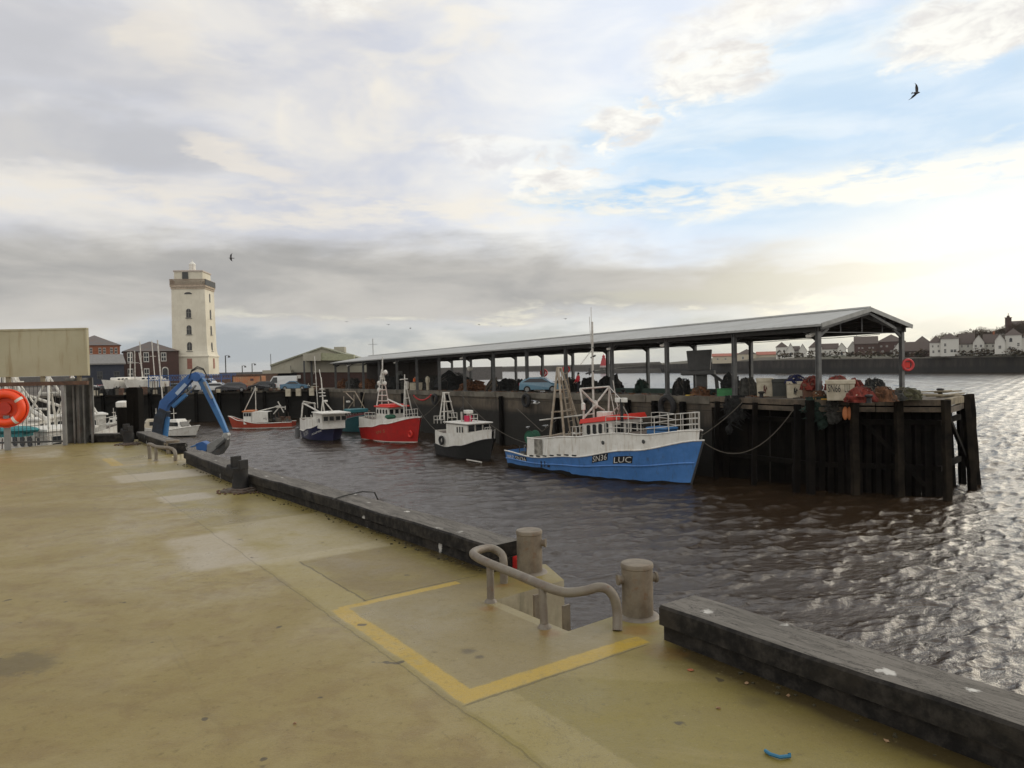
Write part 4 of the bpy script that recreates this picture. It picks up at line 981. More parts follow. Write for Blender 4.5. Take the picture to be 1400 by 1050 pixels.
row([
 ('cream_hall', 'long cream building with an orange red roof across the river, left of the pavilion', 974, 1010, 494.5, 487, 483.5, 450, 14, 'side', M['cream'], M['redtile'], [(.2, .5, .08, .3), (.5, .5, .08, .3), (.8, .5, .08, .3)], 'cream halls with red roofs'),
 ('cream_hall', 'cream pavilion with a brown hipped gable between two red roofed wings across the river', 1008, 1034, 494.5, 484, 477, 446, 14, 'hip', M['cream'], M['browntile'], [(.3, .5, .12, .4), (.7, .5, .12, .4)], 'cream halls with red roofs'),
 ('cream_hall', 'long cream building with an orange red roof across the river, right of the pavilion', 1034, 1061, 494.5, 485, 481, 450, 14, 'side', M['cream'], M['redtile'], [(.2, .5, .08, .3), (.5, .5, .08, .3), (.8, .5, .08, .3)], 'cream halls with red roofs'),
 ('riverside_house', 'leftmost white house across the river, with a pyramid roof like a small tower', 1061, 1077, 491, 474.5, 467.5, D0-4, 7, 'hip', W_, BT, [(.3, .7, .2, .16), (.7, .7, .2, .16), (.3, .3, .2, .2), (.7, .3, .2, .2)], G1),
 ('riverside_house', 'narrow white gabled house with an arched window, next to the leftmost white tower house', 1076, 1086, 490.5, 478, 469.5, D0-6, 8, 'gable', W_, BT, one, G1),
 ('riverside_house', 'white house with a brown side roof between two arched gables across the river', 1085, 1093, 490.5, 479, 473.5, D0, 8, 'side', W_, BT, two[:4], G1),
 ('riverside_house', 'white gabled house with an arched window, directly left of the shed corner column', 1092, 1103, 490.5, 479, 470.5, D0-6, 8, 'gable', W_, BT, one, G1),
 ('riverside_house', 'tall white house with a pyramid roof behind the shed corner column', 1106, 1124, 490, 475, 466, D0-8, 8, 'hip', W_, BT, two[:4], G1),
 ('riverside_house', 'white terrace with a long brown roof just right of the shed corner column', 1124, 1146, 489.5, 477, 470, D0-10, 9, 'side', W_, BT, two, G1),
 ('riverside_house', 'white gable with a dark arched window, left of the twin gables under the shed roof', 1145, 1157, 489, 476, 469, D0-14, 8, 'gable', W_, BT, one, G1),
 ('riverside_house', 'white gable with a dark arched window, right of the twin gables under the shed roof', 1159, 1173, 489, 476, 467, D0-14, 8, 'gable', W_, BT, one, G1),
])
GB = 'brown brick apartment blocks across the river'
row([
 ('apartment_block', 'brown brick apartment block with an arched cream dormer, under the ridge of the shed', 1168, 1200, 489, 470, 460, 400, 16, 'side', M['brickapt'] if 'brickapt' in M else M['brickdark'], BT, [(.2, .7, .07, .1), (.35, .7, .07, .1), (.65, .7, .07, .1), (.8, .7, .07, .1), (.2, .4, .07, .12), (.5, .4, .07, .12), (.8, .4, .07, .12)], GB),
 ('apartment_block', 'brown brick apartment block with a broad hipped roof, left of the rear end column', 1199, 1238, 489, 467, 456.5, 396, 18, 'hip', M['brickdark'], BT, [(.15, .72, .07, .1), (.35, .72, .07, .1), (.65, .72, .07, .1), (.85, .72, .07, .1), (.2, .4, .07, .12), (.5, .4, .07, .12), (.8, .4, .07, .12)], GB),
 ('apartment_block', 'long low brown building with a dark pitched roof right of the rear end column', 1237, 1271, 485.5, 479.5, 467.5, 345, 12, 'side', M['brickdark'], BT, [(.2, .5, .06, .35), (.5, .5, .06, .35), (.8, .5, .06, .35)], GB),
 ('riverside_house', 'white gable wall with small windows directly beside the rear end column', 1221, 1237, 487, 478, 468, 352, 8, 'gable', W_, BT, [(.3, .4, .15, .3), (.7, .4, .15, .3)], G1),
 ('riverside_house', 'small pyramid roofed pavilion behind the long low brown building', 1252, 1270, 484, 467, 459, 365, 9, 'hip', W_, BT, [(.5, .5, .1, .2)], G1),
 ('riverside_house', 'white house with two rows of small windows, right of the long low brown building', 1271, 1288, 484, 468.5, 458, 330, 10, 'hip', W_, BT, [(.25, .68, .14, .2), (.7, .68, .14, .2), (.3, .2, .18, .26), (.75, .25, .2, .24)], G1),
 ('riverside_house', 'broad white house with a wide hipped roof and a dark balcony', 1286, 1311, 484, 463, 455, 326, 11, 'hip', W_, BT, [(.25, .6, .14, .22), (.25, .2, .14, .3), (.7, .2, .4, .2)], G1),
 ('riverside_house', 'white house with a long dark roof between the balcony house and a pointed gable', 1311, 1332, 483.5, 470, 456, 328, 12, 'side', W_, BT, [(.2, .75, .1, .25), (.6, .75, .12, .25), (.3, .25, .12, .25), (.8, .25, .12, .25)], G1),
 ('riverside_house', 'white house with a tall pointed gable and two balconies across the river', 1330, 1346, 483, 468, 457.5, 318, 10, 'gable', W_, BT, [(.25, .66, .22, .25), (.7, .66, .22, .25), (.3, .22, .2, .25), (.75, .22, .2, .25)], G1),
 ('riverside_house', 'white house with a broad dark roof right of the pointed gable', 1345, 1368, 482.5, 469, 457, 320, 12, 'side', W_, BT, [(.2, .7, .12, .24), (.55, .7, .12, .24), (.85, .7, .12, .24), (.2, .25, .12, .26), (.6, .25, .12, .26)], G1, 0.0, (.1,)),
 ('riverside_house', 'white house with a big pyramid roof and an arched upper window near the right border', 1374, 1397, 480, 458, 448.5, 305, 11, 'hip', W_, BT, [(.35, .7, .22, .3, 1), (.8, .4, .16, .24), (.3, .2, .2, .2)], G1),
 ('riverside_house', 'white house cut by the right border of the photo', 1397, 1428, 480, 461, 450, 303, 11, 'hip', W_, BT, two, G1),
 ('riverside_house', 'small dark roofed white cottage under the brown roof left of the big pyramid roof', 1360, 1374, 481, 465, 456, 306, 9, 'gable', W_, BT, [(.5, .4, .3, .3)], G1),
])
# bluff woods: leafless winter crowns over the roofs, and the two buildings up there
def wood():
    tw = mat('winter_twigs', (0.10, 0.066, 0.042), 0.95, col2=(0.06, 0.055, 0.028), scale=0.1, amt=0.9)
    bark = mat('dark_bark', (0.04, 0.03, 0.022), .9)
    rnd = random.Random(5)
    k = 0
    spec = [(1283, 466, 8, 380), (1292, 462, 8, 382)]+[(1312+i*9.5, 462-12*min(1, (i/9))**1.0+rnd.uniform(-2, 3), rnd.uniform(8, 11), 400-i*2) for i in range(10)]+[(1330+i*12, 470-i*1.2, 9, 365-i*2) for i in range(7)]+[(1386+i*9, 450+rnd.uniform(-2, 2), 10, 372) for i in range(4)]
    for px, py, rp, D in spec:
        p = atd(px, py, D); kk = D/1000; R_ = rp*kk; hgt = 8+R_
        r = thing('bare_tree', 'bare brown winter tree in the wooded bluff above the houses across the river', 'tree', (p.x, p.y, p.z-hgt), 0, 'trees on the bluff across the river')
        m = MB(); m.tube([(0, 0, 0), (.1, 0, hgt*.4), (0, .1, hgt*.8)], [.35, .25, .08], 6); m.build('trunk', bark, r)
        m = MB()
        for i in range(620):
            th = rnd.uniform(0, 6.28); ph = math.acos(rnd.uniform(-.5, 1)); q = R_*(rnd.random()**.5)*(1+.25*math.sin(th*3+px))
            c = Vector((math.sin(ph)*math.cos(th)*q*1.15, math.sin(ph)*math.sin(th)*q, hgt+math.cos(ph)*q*.8))
            d = Vector((rnd.uniform(-1, 1), rnd.uniform(-1, 1), rnd.uniform(-.3, 1))).normalized(); s_ = d.cross(Vector((rnd.random(), rnd.random(), rnd.random()))).normalized()
            l = rnd.uniform(.4, 1.2)*R_/6; m.add([c, c+d*l+s_*l*.22, c+d*l*2.2, c+d*l-s_*l*.22], [(0, 1, 2, 3)])
        m.build('crown', tw, r)
    # bushes and hedges between the houses
    for i in range(26):
        px = 1068+i*13+rnd.uniform(-4, 4); D = 398-(px-1060)*0.29; p = atd(px, 486.5-(px-1060)*.012, D)
        m = MB()
        for j in range(70):
            c = Vector((rnd.gauss(0, 1.4), rnd.gauss(0, .8), rnd.uniform(-.8, 1.3)*(1 if i % 3 else 1.8))); l = rnd.uniform(.3, .7)
            d = Vector((rnd.uniform(-1, 1), rnd.uniform(-1, 1), rnd.uniform(-1, 1))).normalized(); e = d.cross(Vector((0, .3, 1))).normalized()
            m.add([c-d*l, c-e*l, c+d*l, c+e*l], [(0, 1, 2, 3)])
        tag(m.build('bush', tw, loc=p), 'low dark bush on the bank in front of the white houses across the river', 'bush', 'bushes on the far bank')
    p = atd(1378.5, 446, 372); kk = .372
    house('hill_lodge', 'dark house with a tall chimney on top of the wooded bluff', 1384, 1400, 460, 444, 439, 374, 8, 'side', M['brickdark'], BT, [], cat='house')
    r = thing('stone_monument', 'dark square stone pillar standing on the bluff skyline at the right', 'monument', (p.x, p.y, p.z-1))
    m = MB(); m.box((0, 0, .1), (2.0, 2.0, 10.2)); m.build('shaft', M['brickdark'], r)
    m = MB(); m.box((0, 0, 5.35), (2.4, 2.4, .3)); m.box((0, 0, 5.9), (.9, .9, .9)); m.box((.0, 0, 6.9), (.2, .2, 1.4)); m.build('cap', M['brickdark'], r)
wood()
# ================================================================== near quay furniture
M['tanpaint'] = mat('tan_painted_steel', (0.20, 0.165, 0.115), 0.6, col2=(0.12, 0.095, 0.065), scale=7, amt=1.0, rust=0.45, streak=.35, bump=0.15, bscale=40, rustc=(0.16, 0.08, 0.035))
M['railpaint'] = mat('worn_grey_rail_paint', (0.18, 0.155, 0.115), 0.5, col2=(0.13, 0.10, 0.075), scale=7, amt=0.8, rust=0.5, bump=0.2, bscale=50, rustc=(0.15, 0.07, 0.03))
def mooring_post(px, py, r, h, label, lugs, mt=None, chip=0):
    p = onz(px, py, 0)
    o = thing('mooring_post', label, 'mooring post', p, 0, 'round steel mooring posts beside the ladders')
    m = MB(); e = 0.012
    m.lathe([(r*1.0, -0.3), (r*1.0, h-0.04), (r*1.05, h-0.034), (r*1.05, h-e), (r*1.0, h), (r*.8, h+0.003), (0.001, h+0.004)], n=32)
    m.build('tube', mt or M['tanpaint'], o, smooth=True)
    if chip:
        m = MB(); m.lathe([(r+.05, 0), (r+.04, .012), (r, .02)], n=24); m.build('base_weld', M['railpaint'], o, smooth=True)
    for a in lugs:
        d = Vector((math.cos(a), math.sin(a), 0)); z = h*0.70
        m = MB(); m.tube([d*(r-.01)+Vector((0, 0, z)), d*(r+.03)+Vector((0, 0, z))], 0.034, 12); m.tube([d*(r+.025)+Vector((0, 0, z)), d*(r+.042)+Vector((0, 0, z))], 0.042, 12)
        m.build('lug', mt or M['tanpaint'], o, smooth=True)
mooring_post(872, 842, 0.122, 0.425, 'thick tan steel post with two side lugs, nearest the camera beside the foreground kerb', (R(10), R(190)), chip=1)
mooring_post(724.5, 782, 0.122, 0.41, 'thick tan steel post with one side lug, beyond the near ladder opening', (R(-12),), chip=1)
mooring_post(236.5, 619, 0.155, 0.32, 'short pale stub post beside the far ladder opening', (R(200),))

def handrail(pts, feet, r, label):
    b = Vector((pts[-1].x, pts[-1].y, 0))
    o = thing('handrail', label, 'handrail', b, 0, 'low handrails beside the ladder openings')
    def sm(P, n=5):
        out = []
        for i in range(len(P)-1):
            p0, p1, p2, p3 = P[max(i-1, 0)], P[i], P[i+1], P[min(i+2, len(P)-1)]
            for k in range(n):
                f = k/n; out.append(0.5*((2*p1)+(p2-p0)*f+(2*p0-5*p1+4*p2-p3)*f*f+(3*p1-p0-3*p2+p3)*f**3))
        return out+[P[-1]]
    m = MB(); m.tube([p-b for p in sm(pts)], r, 12); m.build('rail', M['railpaint'], o, smooth=True)
    for f, top in feet:
        f = Vector(f); m = MB(); m.tube([f-b+Vector((0, 0, -.02)), Vector(top)-b], r*.86, 12); m.build('post', M['railpaint'], o, smooth=True)
        m = MB(); m.lathe([(r*1.5, 0), (r*1.35, .012), (r*.9, .03)], c=f-b, n=14); m.build('foot_weld', M['railpaint'], o, smooth=True)
b0, b1, b2, b3 = onz(689, 797, 0), onz(671, 823, 0), onz(744.5, 858, 0), onz(844, 862, 0)
P_ = [b0, b0+Vector((0, 0, .2)), atd(685, 757, 6.78), atd(672, 749.5, 6.80), atd(656, 751.5, 6.68), atd(647, 757.5, 6.46), atd(664, 768, 6.21), atd(707, 785.5, 5.88),
      atd(741, 800, 5.57), atd(762, 807.5, 5.50), atd(778, 810, 5.49), atd(800, 807.5, 5.49), atd(818, 803, 5.485), atd(831, 806, 5.48), atd(840, 818, 5.48), atd(844, 838, 5.48), b3]
handrail(P_, [(b1, atd(670, 771, 6.17)), (b2, atd(741.5, 801, 5.57))], 0.037, 'bent worn grey handrail in the foreground, between the two tan posts')
c1, c2, c3 = onz(205, 627, 0), onz(213.5, 630, 0), onz(240, 630, 0)
D_ = c2.y
handrail([c1, atd(204, 612, c1.y), atd(203, 608, c1.y), atd(207, 608, c1.y-.3), atd(214, 611, D_), atd(230, 612.5, D_), atd(237, 615, D_), atd(239.5, 620, c3.y), c3], [(c2, atd(213.5, 611, D_))], 0.042, 'small worn handrail beside the far ladder opening, near the pale stub post')

def ladder(A_, B_, label, z1=-5.6):
    A_, B_ = Vector(A_), Vector(B_); c = (A_+B_)/2
    o = thing('quay_ladder', label, 'ladder', (c.x, c.y, 0), 0, 'steel ladders down the quay wall')
    for q in (A_, B_): m = MB(); m.bar(Vector((q.x-c.x, q.y-c.y, z1)), Vector((q.x-c.x, q.y-c.y, .03)), .075, .02, up=(B_-A_).normalized()); m.build('stile', M['tanpaint'], o)
    for i in range(18):
        z = -.22-i*.3; m = MB(); m.tube([Vector((A_.x-c.x, A_.y-c.y, z)), Vector((B_.x-c.x, B_.y-c.y, z))], .018, 8); m.build('rung', M['railpaint'], o, smooth=True)
lA = onz(763, 842, 0); lB = lA+Vector((-.30, .30, 0))*0.9+Vector((0, 0, 0))
nd = Vector((0.816, 0.578, 0))
ladder(atd(771, 856, 5.95)+Vector((0.02, 0, 0)), atd(771, 856, 5.95)+Vector((-.578, .816, 0))*.36, 'steel ladder going down in the notch between the two tan posts')
ladder(onz(243, 622, 0)+nd*.3, onz(243, 622, 0)+nd*.3+Vector((-.28, .4, 0)), 'steel ladder going down beside the far stub post')
# red fender block under the end of the long kerb
m = MB(); m.box((0, 0, 0), (0.10, 0.10, 0.13), rz=R(35)); p = Vector((-0.246, 7.04, 0)).lerp(Vector((.08, 7.27, 0)), .75)+Vector((.03, -.07, .065))
tag(m.build('red_block', M['red'], loc=p, bevel=.02), 'small red painted block under the near end of the long timber kerb', 'fender block')

def bollard(px, py, label, s=1.0):
    o = thing('bollard', label, 'bollard', onz(px, py, 0), R(-35), 'black cast iron bollards on our quay'); o.scale = (.82, .82, .95)
    mt = M['bollard']
    m = MB(); m.lathe([(.17, .03), (.16, .06), (.155, .40), (.16, .42), (.13, .43)], n=22); m.build('barrel', mt, o, smooth=True)
    m = MB(); m.box((0, 0, .02), (.62, .50, .05), rz=.2); m.box((.02, 0, .055), (.46, .40, .03), rz=.2); m.build('base_plate', M['baseplate'], o, bevel=.012)
    m = MB(); m.box((-.125, 0, .50), (.07, .22, .24)); m.build('horn', mt, o, bevel=.012)
    m = MB(); m.box((.115, .0, .48), (.07, .20, .17)); m.build('horn', mt, o, bevel=.012)
    m = MB(); m.box((-.13, -.10, .36), (.26, .12, .15), mat=Matrix.Rotation(.5, 3, 'Y')); m.build('cross_arm', mt, o, bevel=.015)
    m = MB(); rnd = random.Random(3)
    for i in range(26): a = rnd.uniform(0, 6.28); q = rnd.uniform(.28, .42); m.blob((q*math.cos(a)*1.3, q*math.sin(a), .012), (.03, .025, .018), 6, 4, .3, seed=i)
    g = m.build('rust_flakes', M['rust'], o)
    g['kind'] = 'stuff'
M['bollard'] = mat('black_cast_iron', (0.012, 0.012, 0.013), 0.6, 0.0, spec=.3, col2=(0.03, 0.026, 0.022), amt=.7, scale=6, bump=.3)
M['baseplate'] = mat('rusty_base_plate', (0.14, 0.12, 0.095), 0.8, col2=(0.08, 0.05, 0.035), scale=8, amt=1.0, bump=.3)
bollard(329, 672, 'black iron bollard with horns on a rusty plate beside the long kerb')
bollard(176, 608, 'small far black iron bollard on a plate near the sheet piles')

# small litter
def curve_tube(pts, r, mt, name, label, cat, n=6, loc=None):
    m = MB(); b = Vector(pts[0]); m.tube([Vector(p)-b for p in pts], r, n)
    return tag(m.build(name, mt, loc=b, smooth=True), label, cat)
bp_ = [onz(1046, 1026, .012), onz(1053, 1031, .012), onz(1066, 1035, .014), onz(1080, 1033.5, .012), onz(1079, 1030, .02)]
curve_tube(bp_, .009, mat('blue_plastic', (0.02, 0.16, 0.28), .5), 'plastic_strip', 'curled strip of blue plastic lying on the concrete, bottom right', 'litter')
for i, (px, py, sz) in enumerate(((944, 917, .022), (1021, 935, .018), (982, 969, .014), (1078, 952, .012), (1212, 1014, .014), (403, 990, .010))):
    m = MB(); m.blob((0, 0, .006), (sz, sz*.7, .006), 7, 4, .4, seed=i)
    tag(m.build('leaf', mat('orange_scrap_%d' % i if False else 'dead_leaf', (0.32, 0.10, 0.04) if i < 1 else (0.28, .17, .09), .8), loc=onz(px, py, 0), rz=i*1.3), ('bright orange scrap on the green concrete close to the end of the foreground kerb', 'pale curled leaf beside the dark foot of the foreground kerb', 'tiny brown leaf on the green concrete, below the curled leaf by the kerb', 'tiny brown leaf half under the foreground kerb', 'tiny brown leaf beside the foreground kerb near the lower right corner', 'tiny dark leaf alone on the tan concrete near the bottom edge')[i], 'leaf')
curve_tube([onz(454, 683, .275), atd(470, 678, 9.9), atd(495, 672, 10.15), atd(512, 671, 10.3)+Vector((0, 0, -.02)), atd(540, 690, 10.6)+Vector((0, 0, -.5))], .010, M['black'], 'mooring_line', 'thin black line lying over the long kerb and down its water side', 'rope')
# weeds and grit along the foot of the kerbs
m = MB(); rnd = random.Random(11)
for path, n in ((K2, 150), (K1, 40), (K3, 30)):
    for i in range(n):
        k = rnd.randrange(len(path)-1); f = rnd.random(); p = Vector(path[k]).lerp(Vector(path[k+1]), f)+QN*abs(rnd.gauss(.03, .06)); z = rnd.uniform(.004, .012)
        m.blob((p.x, p.y, z*.5), (z*1.6, z*1.2, z), 5, 3, .4, seed=i)
o = m.build('kerb_grit', mat('dark_moss_and_grit', (0.05, 0.042, 0.02), .95, amt=.8)); tag(o, 'dark grit and moss lying along the foot of the timber kerbs', 'grit', kind='stuff')

# ------------------------------------------------------------------ left end: sheet piles, panel, railing, lifebuoy
M['sheetpile'] = mat('weathered_sheet_pile', (0.20, 0.195, 0.18), 0.65, col2=(0.05, 0.045, 0.04), scale=1.3, amt=.9, streak=.6, rustc=(0.12, 0.06, 0.03), bump=.15)
o = thing('sheet_pile_wall', 'tall folded steel sheet piles at the far left corner of our quay', 'sheet piling', onz(105, 606, 0), 0.0)
ob = onz(105, 606, 0)
m = MB(); D1 = 21.3
prof = []
for i, (px, dd) in enumerate(((87, .0), (92, .34), (97, .36), (101, .02), (106, .0), (110, .34), (116, .36), (121, .0), (124, .0))): prof.append((atd(px, 560, D1).x-ob.x, dd-.1))
rows = [[Vector((x, y, z)) for x, y in prof] for z in (-7, 1.92)]; rows2 = [[v+Vector((0.0, .03, 0)) for v in r_] for r_ in rows]
m.grid(rows); m.grid(rows2[::-1]); m.grid([rows[1], rows2[1]]); m.build('sheet', M['sheetpile'], o)
m = MB()
for px in (99, 113): m.bar(Vector((atd(px, 560, D1).x-ob.x, -.12, -1)), Vector((atd(px, 560, D1).x-ob.x, -.12, 1.75)), .05, .04)
m.build('clutch_bar', M['sheetpile'], o)

M['panel'] = mat('olive_weathered_panel', (0.42, 0.385, 0.26), 0.7, col2=(0.35, 0.31, 0.20), scale=.5, amt=.9, streak=.55, rustc=(0.22, 0.15, 0.06), bump=.05)
pc = atd(59, 482, 21.0)
o = thing('raised_panel', 'big olive weathered flat panel raised above the railing at the far left', 'panel', (pc.x, pc.y, 0), R(2))
x1 = atd(118, 482, 21).x-pc.x; x0 = atd(-95, 482, 21).x-pc.x
zt, zb_ = atd(60, 449.5, 21).z, atd(60, 514.5, 21).z
m = MB(); m.box(((x0+x1)/2, 0, (zt+zb_)/2), (x1-x0, .06, zt-zb_)); m.build('sheet', M['panel'], o, bevel=.008)
m = MB(); m.box(((x0+x1)/2, .01, zt-.02), (x1-x0+.05, .12, .05)); m.box((x1, .01, (zt+zb_)/2), (.05, .12, zt-zb_-.06)); m.box(((x0+x1)/2, .01, zb_+.02), (x1-x0+.05, .12, .045)); m.build('frame', M['panel'], o)
m = MB()
for px in (12, 58, 107): m.box((atd(px, 520, 21).x-pc.x, .02, zb_-.1), (.09, .09, .26))
m.build('bracket', M['oldwood_pale'], o)

o = thing('quay_railing', 'rusty railing of thin upright bars under the olive panel', 'railing', (pc.x, pc.y-.1, 0), R(2))
zr = atd(60, 524.5, 20.9).z; xr = atd(88, 530, 20.9).x-pc.x
m = MB(); m.box(((x0+x1)/2, 0, zr), (x1-x0+.1, .10, .11)); m.build('top_beam', M['rust'], o)
m = MB(); m.box(((x0+xr)/2, 0, .12), (xr-x0, .04, .05)); m.build('bottom_rail', M['dark_steel'], o)
i = 0; x = x0
while x < xr:
    if i < 90: m = MB(); m.tube([(x, 0, .1), (x, 0, zr-.04)], .007, 5); m.build('bar', M['dark_steel'], o)
    x += .115*(1.0 if i % 9 else 1.3); i += 1
for px in (-60, 87): m = MB(); xx = atd(px, 560, 20.9).x-pc.x; m.box((xx, 0, zr/2-.1), (.09, .09, zr+.2)); m.build('post', M['grey_steel'], o)

lp = onz(11, 615.5, 0); ly = lp.y
o = thing('lifebuoy_station', 'bright orange lifebuoy in its round housing on a grey post at the left border', 'lifebuoy', (lp.x, lp.y, 0), R(20))
zc = atd(11, 558, ly).z
m = MB(); m.box((0, 0, (zc-.2)/2), (.14, .10, zc-.2)); m.build('post', M['grey_steel'], o)
m = MB(); r_ = .50; m.tube([(math.cos(a)*r_*.78, -.12, zc+math.sin(a)*r_*.78) for a in [2*math.pi*k/28 for k in range(28)]], .105, 12, closed=True); buoy = m.build('ring', M['orange'], o, smooth=True)
for a in (.6, 2.2, 3.9, 5.3):
    m = MB(); c = Vector((math.cos(a)*r_*.78, -.12, zc+math.sin(a)*r_*.78)); d = Vector((-math.sin(a), 0, math.cos(a))); m.tube([c-d*.035, c+d*.035], .112, 12); m.build('reflector', M['white'], buoy, smooth=True)
m = MB(); m.lathe([(.02, .10), (.49, .10), (.53, .04), (.53, -.06), (.50, -.06), (.49, .02), (.02, .03)], c=(0, .0, zc), n=30, ax='y'); m.build('housing', M['orange'], o, smooth=True)
m = MB(); m.lathe([(.16, -.08), (.15, .06)], c=(-.02, -.05, zc), n=14, ax='y'); m.build('rope_drum', mat('dark_orange_drum', (.5, .03, .01), .5), o, smooth=True)

# dark piles standing in the basin just off the quay end
pp = atd(185, 560, 24.5); zt = atd(185, 531.5, 24.5).z
m = MB(); m.box((0, 0, (zt-7)/2), (.40, .38, zt+7), taper=1.0); m.box((0, 0, zt+.02), (.36, .34, .05)); m.box((0, -.2, zt-.9), (.10, .05, 1.2))
tag(m.build('mooring_pile', M['darkwood'], loc=(pp.x, pp.y, 0), bevel=.02), 'square black timber pile rising above the baulk at the far end of our quay', 'pile')
pp = atd(168, 560, 27); zt = atd(168, 557, 27).z
o = thing('capped_pile', 'round black pile with a white cap beside the square black pile', 'pile', (pp.x, pp.y, 0))
m = MB(); m.lathe([(.21, -7), (.21, zt)], n=16); m.build('shaft', M['darkwood'], o, smooth=True)
m = MB(); m.lathe([(.20, zt), (.23, zt+.03), (.23, zt+.19), (.15, zt+.24), (.01, zt+.25)], n=16); m.build('cap', M['white'], o, smooth=True)

# ------------------------------------------------------------------ blue hydraulic crane on a work pontoon below the quay
def crane():
    D = 33.0
    M['craneblue'] = mat('crane_blue_paint', (0.028, 0.115, 0.33), 0.45, col2=(0.02, 0.07, 0.20), scale=1.5, amt=.8, rust=.25)
    M['cranedark'] = mat('grimy_dark_blue_paint', (0.02, 0.035, 0.06), .6, col2=(.012, .014, .018), amt=1, rust=.2)
    M['craneblue2'] = mat('crane_light_blue_paint', (0.04, 0.16, 0.36), 0.45, col2=(0.035, .11, .25), scale=1.5, amt=.8, rust=.25)
    c = atd(222, 600, D); c.z = WZ
    o = thing('crane', 'blue hydraulic grab crane arching over the kerb from a pontoon below the quay', 'crane', c)
    def p(px, py, dy=0.0): q = atd(px, py, D+dy); return q-c
    def part(name, pts, ws, mt, dep=.34, parent=o, bev=.02):
        m = MB()
        P = [p(*a) for a in pts]
        rows = []
        for i, q in enumerate(P):
            d = (P[min(i+1, len(P)-1)]-P[max(i-1, 0)]).normalized(); n = Vector((-d.z, 0, d.x)); w = ws[i]/2
            rows.append([q+n*w+Vector((0, -dep/2, 0)), q+n*w+Vector((0, dep/2, 0)), q-n*w+Vector((0, dep/2, 0)), q-n*w+Vector((0, -dep/2, 0))])
        m.grid(rows, close=True); k = len(rows); m.f += [(3, 2, 1, 0), (4*k-4, 4*k-3, 4*k-2, 4*k-1)]; m.m += [0, 0]
        return m.build(name, mt, parent, bevel=bev)
    def plain(name, m, mt, parent=o, **k): return m.build(name, mt, parent, **k)
    # pontoon, turret and pedestal (below the quay edge)
    m = MB(); m.box((-.2, 0, .35), (7.5, 5.5, 1.0)); plain('pontoon', m, M['dark_steel'], bevel=.05)
    m = MB(); m.lathe([(1.0, .85), (1.0, 1.2), (.8, 1.25), (.8, 1.6)], n=20); m.box((-.5, 0, 2.1), (2.6, 1.9, 1.1)); plain('turret', m, M['craneblue'], bevel=.04)
    m = MB(); m.box((.9, -.9, 2.6), (1.1, .9, 1.5)); plain('cab', m, M['glass'], bevel=.05)
    low = part('pedestal', [(213, 640), (216, 598), (220, 572), (226, 560)], [.50, .48, .46, .42], M['cranedark'], .40)
    m = MB(); m.bar((-.3, 0, 2.4), p(213, 640), .6, .4); plain('boom_root', m, M['cranedark'])
    boom = part('boom', [(222, 568), (226, 551), (232, 545), (262, 515.5), (269, 512.5), (274, 517)], [.38, .42, .40, .30, .28, .18], M['craneblue'], .30)
    part('stripe', [(241, 539, -.19), (254, 525, -.19)], [.16, .15], mat('faded_white_lettering', (.42, .5, .6), .6), .02, boom, 0)
    arm = part('stick', [(271, 514), (278, 524), (302, 574), (310, 592)], [.22, .29, .22, .17], M['craneblue2'], .24)
    part('stripe', [(283, 538, -.16), (292, 556, -.16)], [.10, .10], M['craneblue'], .02, arm, 0)
    part('ram', [(236, 556), (255, 539)], [.17, .17], M['craneblue2'], .16)
    m = MB(); m.tube([p(255, 539), p(268, 527)], .045, 8); plain('ram_rod', m, M['grey_steel'], smooth=True)
    part('ram', [(225, 604), (229, 570)], [.20, .18], M['craneblue2'], .18)
    part('ram', [(279, 522, -.25), (290, 545, -.25)], [.11, .11], M['grey_steel'], .10)
    m = MB(); m.lathe([(.20, -.24), (.20, .24)], c=p(271, 515.5), n=16, ax='y'); plain('pivot', m, M['craneblue'], smooth=True)
    for k in (0, 1, 2):                # hydraulic hoses looping over the elbow
        m = MB(); m.tube([p(258, 518, -.1*k), p(262, 508-k, -.1*k), p(270, 504-k*1.5, -.1*k), p(278, 506-k, -.1*k), p(283, 514, -.1*k), p(285, 524, -.1*k)], .018, 6); plain('hose', m, M['black'], smooth=True)
    hub = p(310, 595)
    m = MB(); m.lathe([(.13, -.16), (.13, .16)], c=hub, n=14, ax='y'); m.box(hub+Vector((-.05, 0, -.1)), (.24, .26, .22)); plain('swivel', m, mat('bright_worn_steel', (.42, .42, .40), .4, .5), smooth=False, bevel=.02)
    g = part('grab_shell', [(308, 598), (300, 604), (291, 611), (288, 618)], [.16, .30, .42, .14], M['grey_steel'], .55)
    g = part('grab_shell', [(310, 599), (307, 608), (300, 617), (293, 620)], [.14, .28, .34, .12], M['dark_steel'], .50)
    part('ram', [(309, 600, -.3), (296, 612, -.3)], [.10, .12], M['dark_steel'], .10)
    part('grab_body', [(286, 613), (278, 609), (271, 610)], [.40, .42, .26], M['craneblue'], .5)
    part('guard', [(273, 607, -.1), (262, 611, -.1)], [.07, .05], M['craneblue2'], .3)
crane()
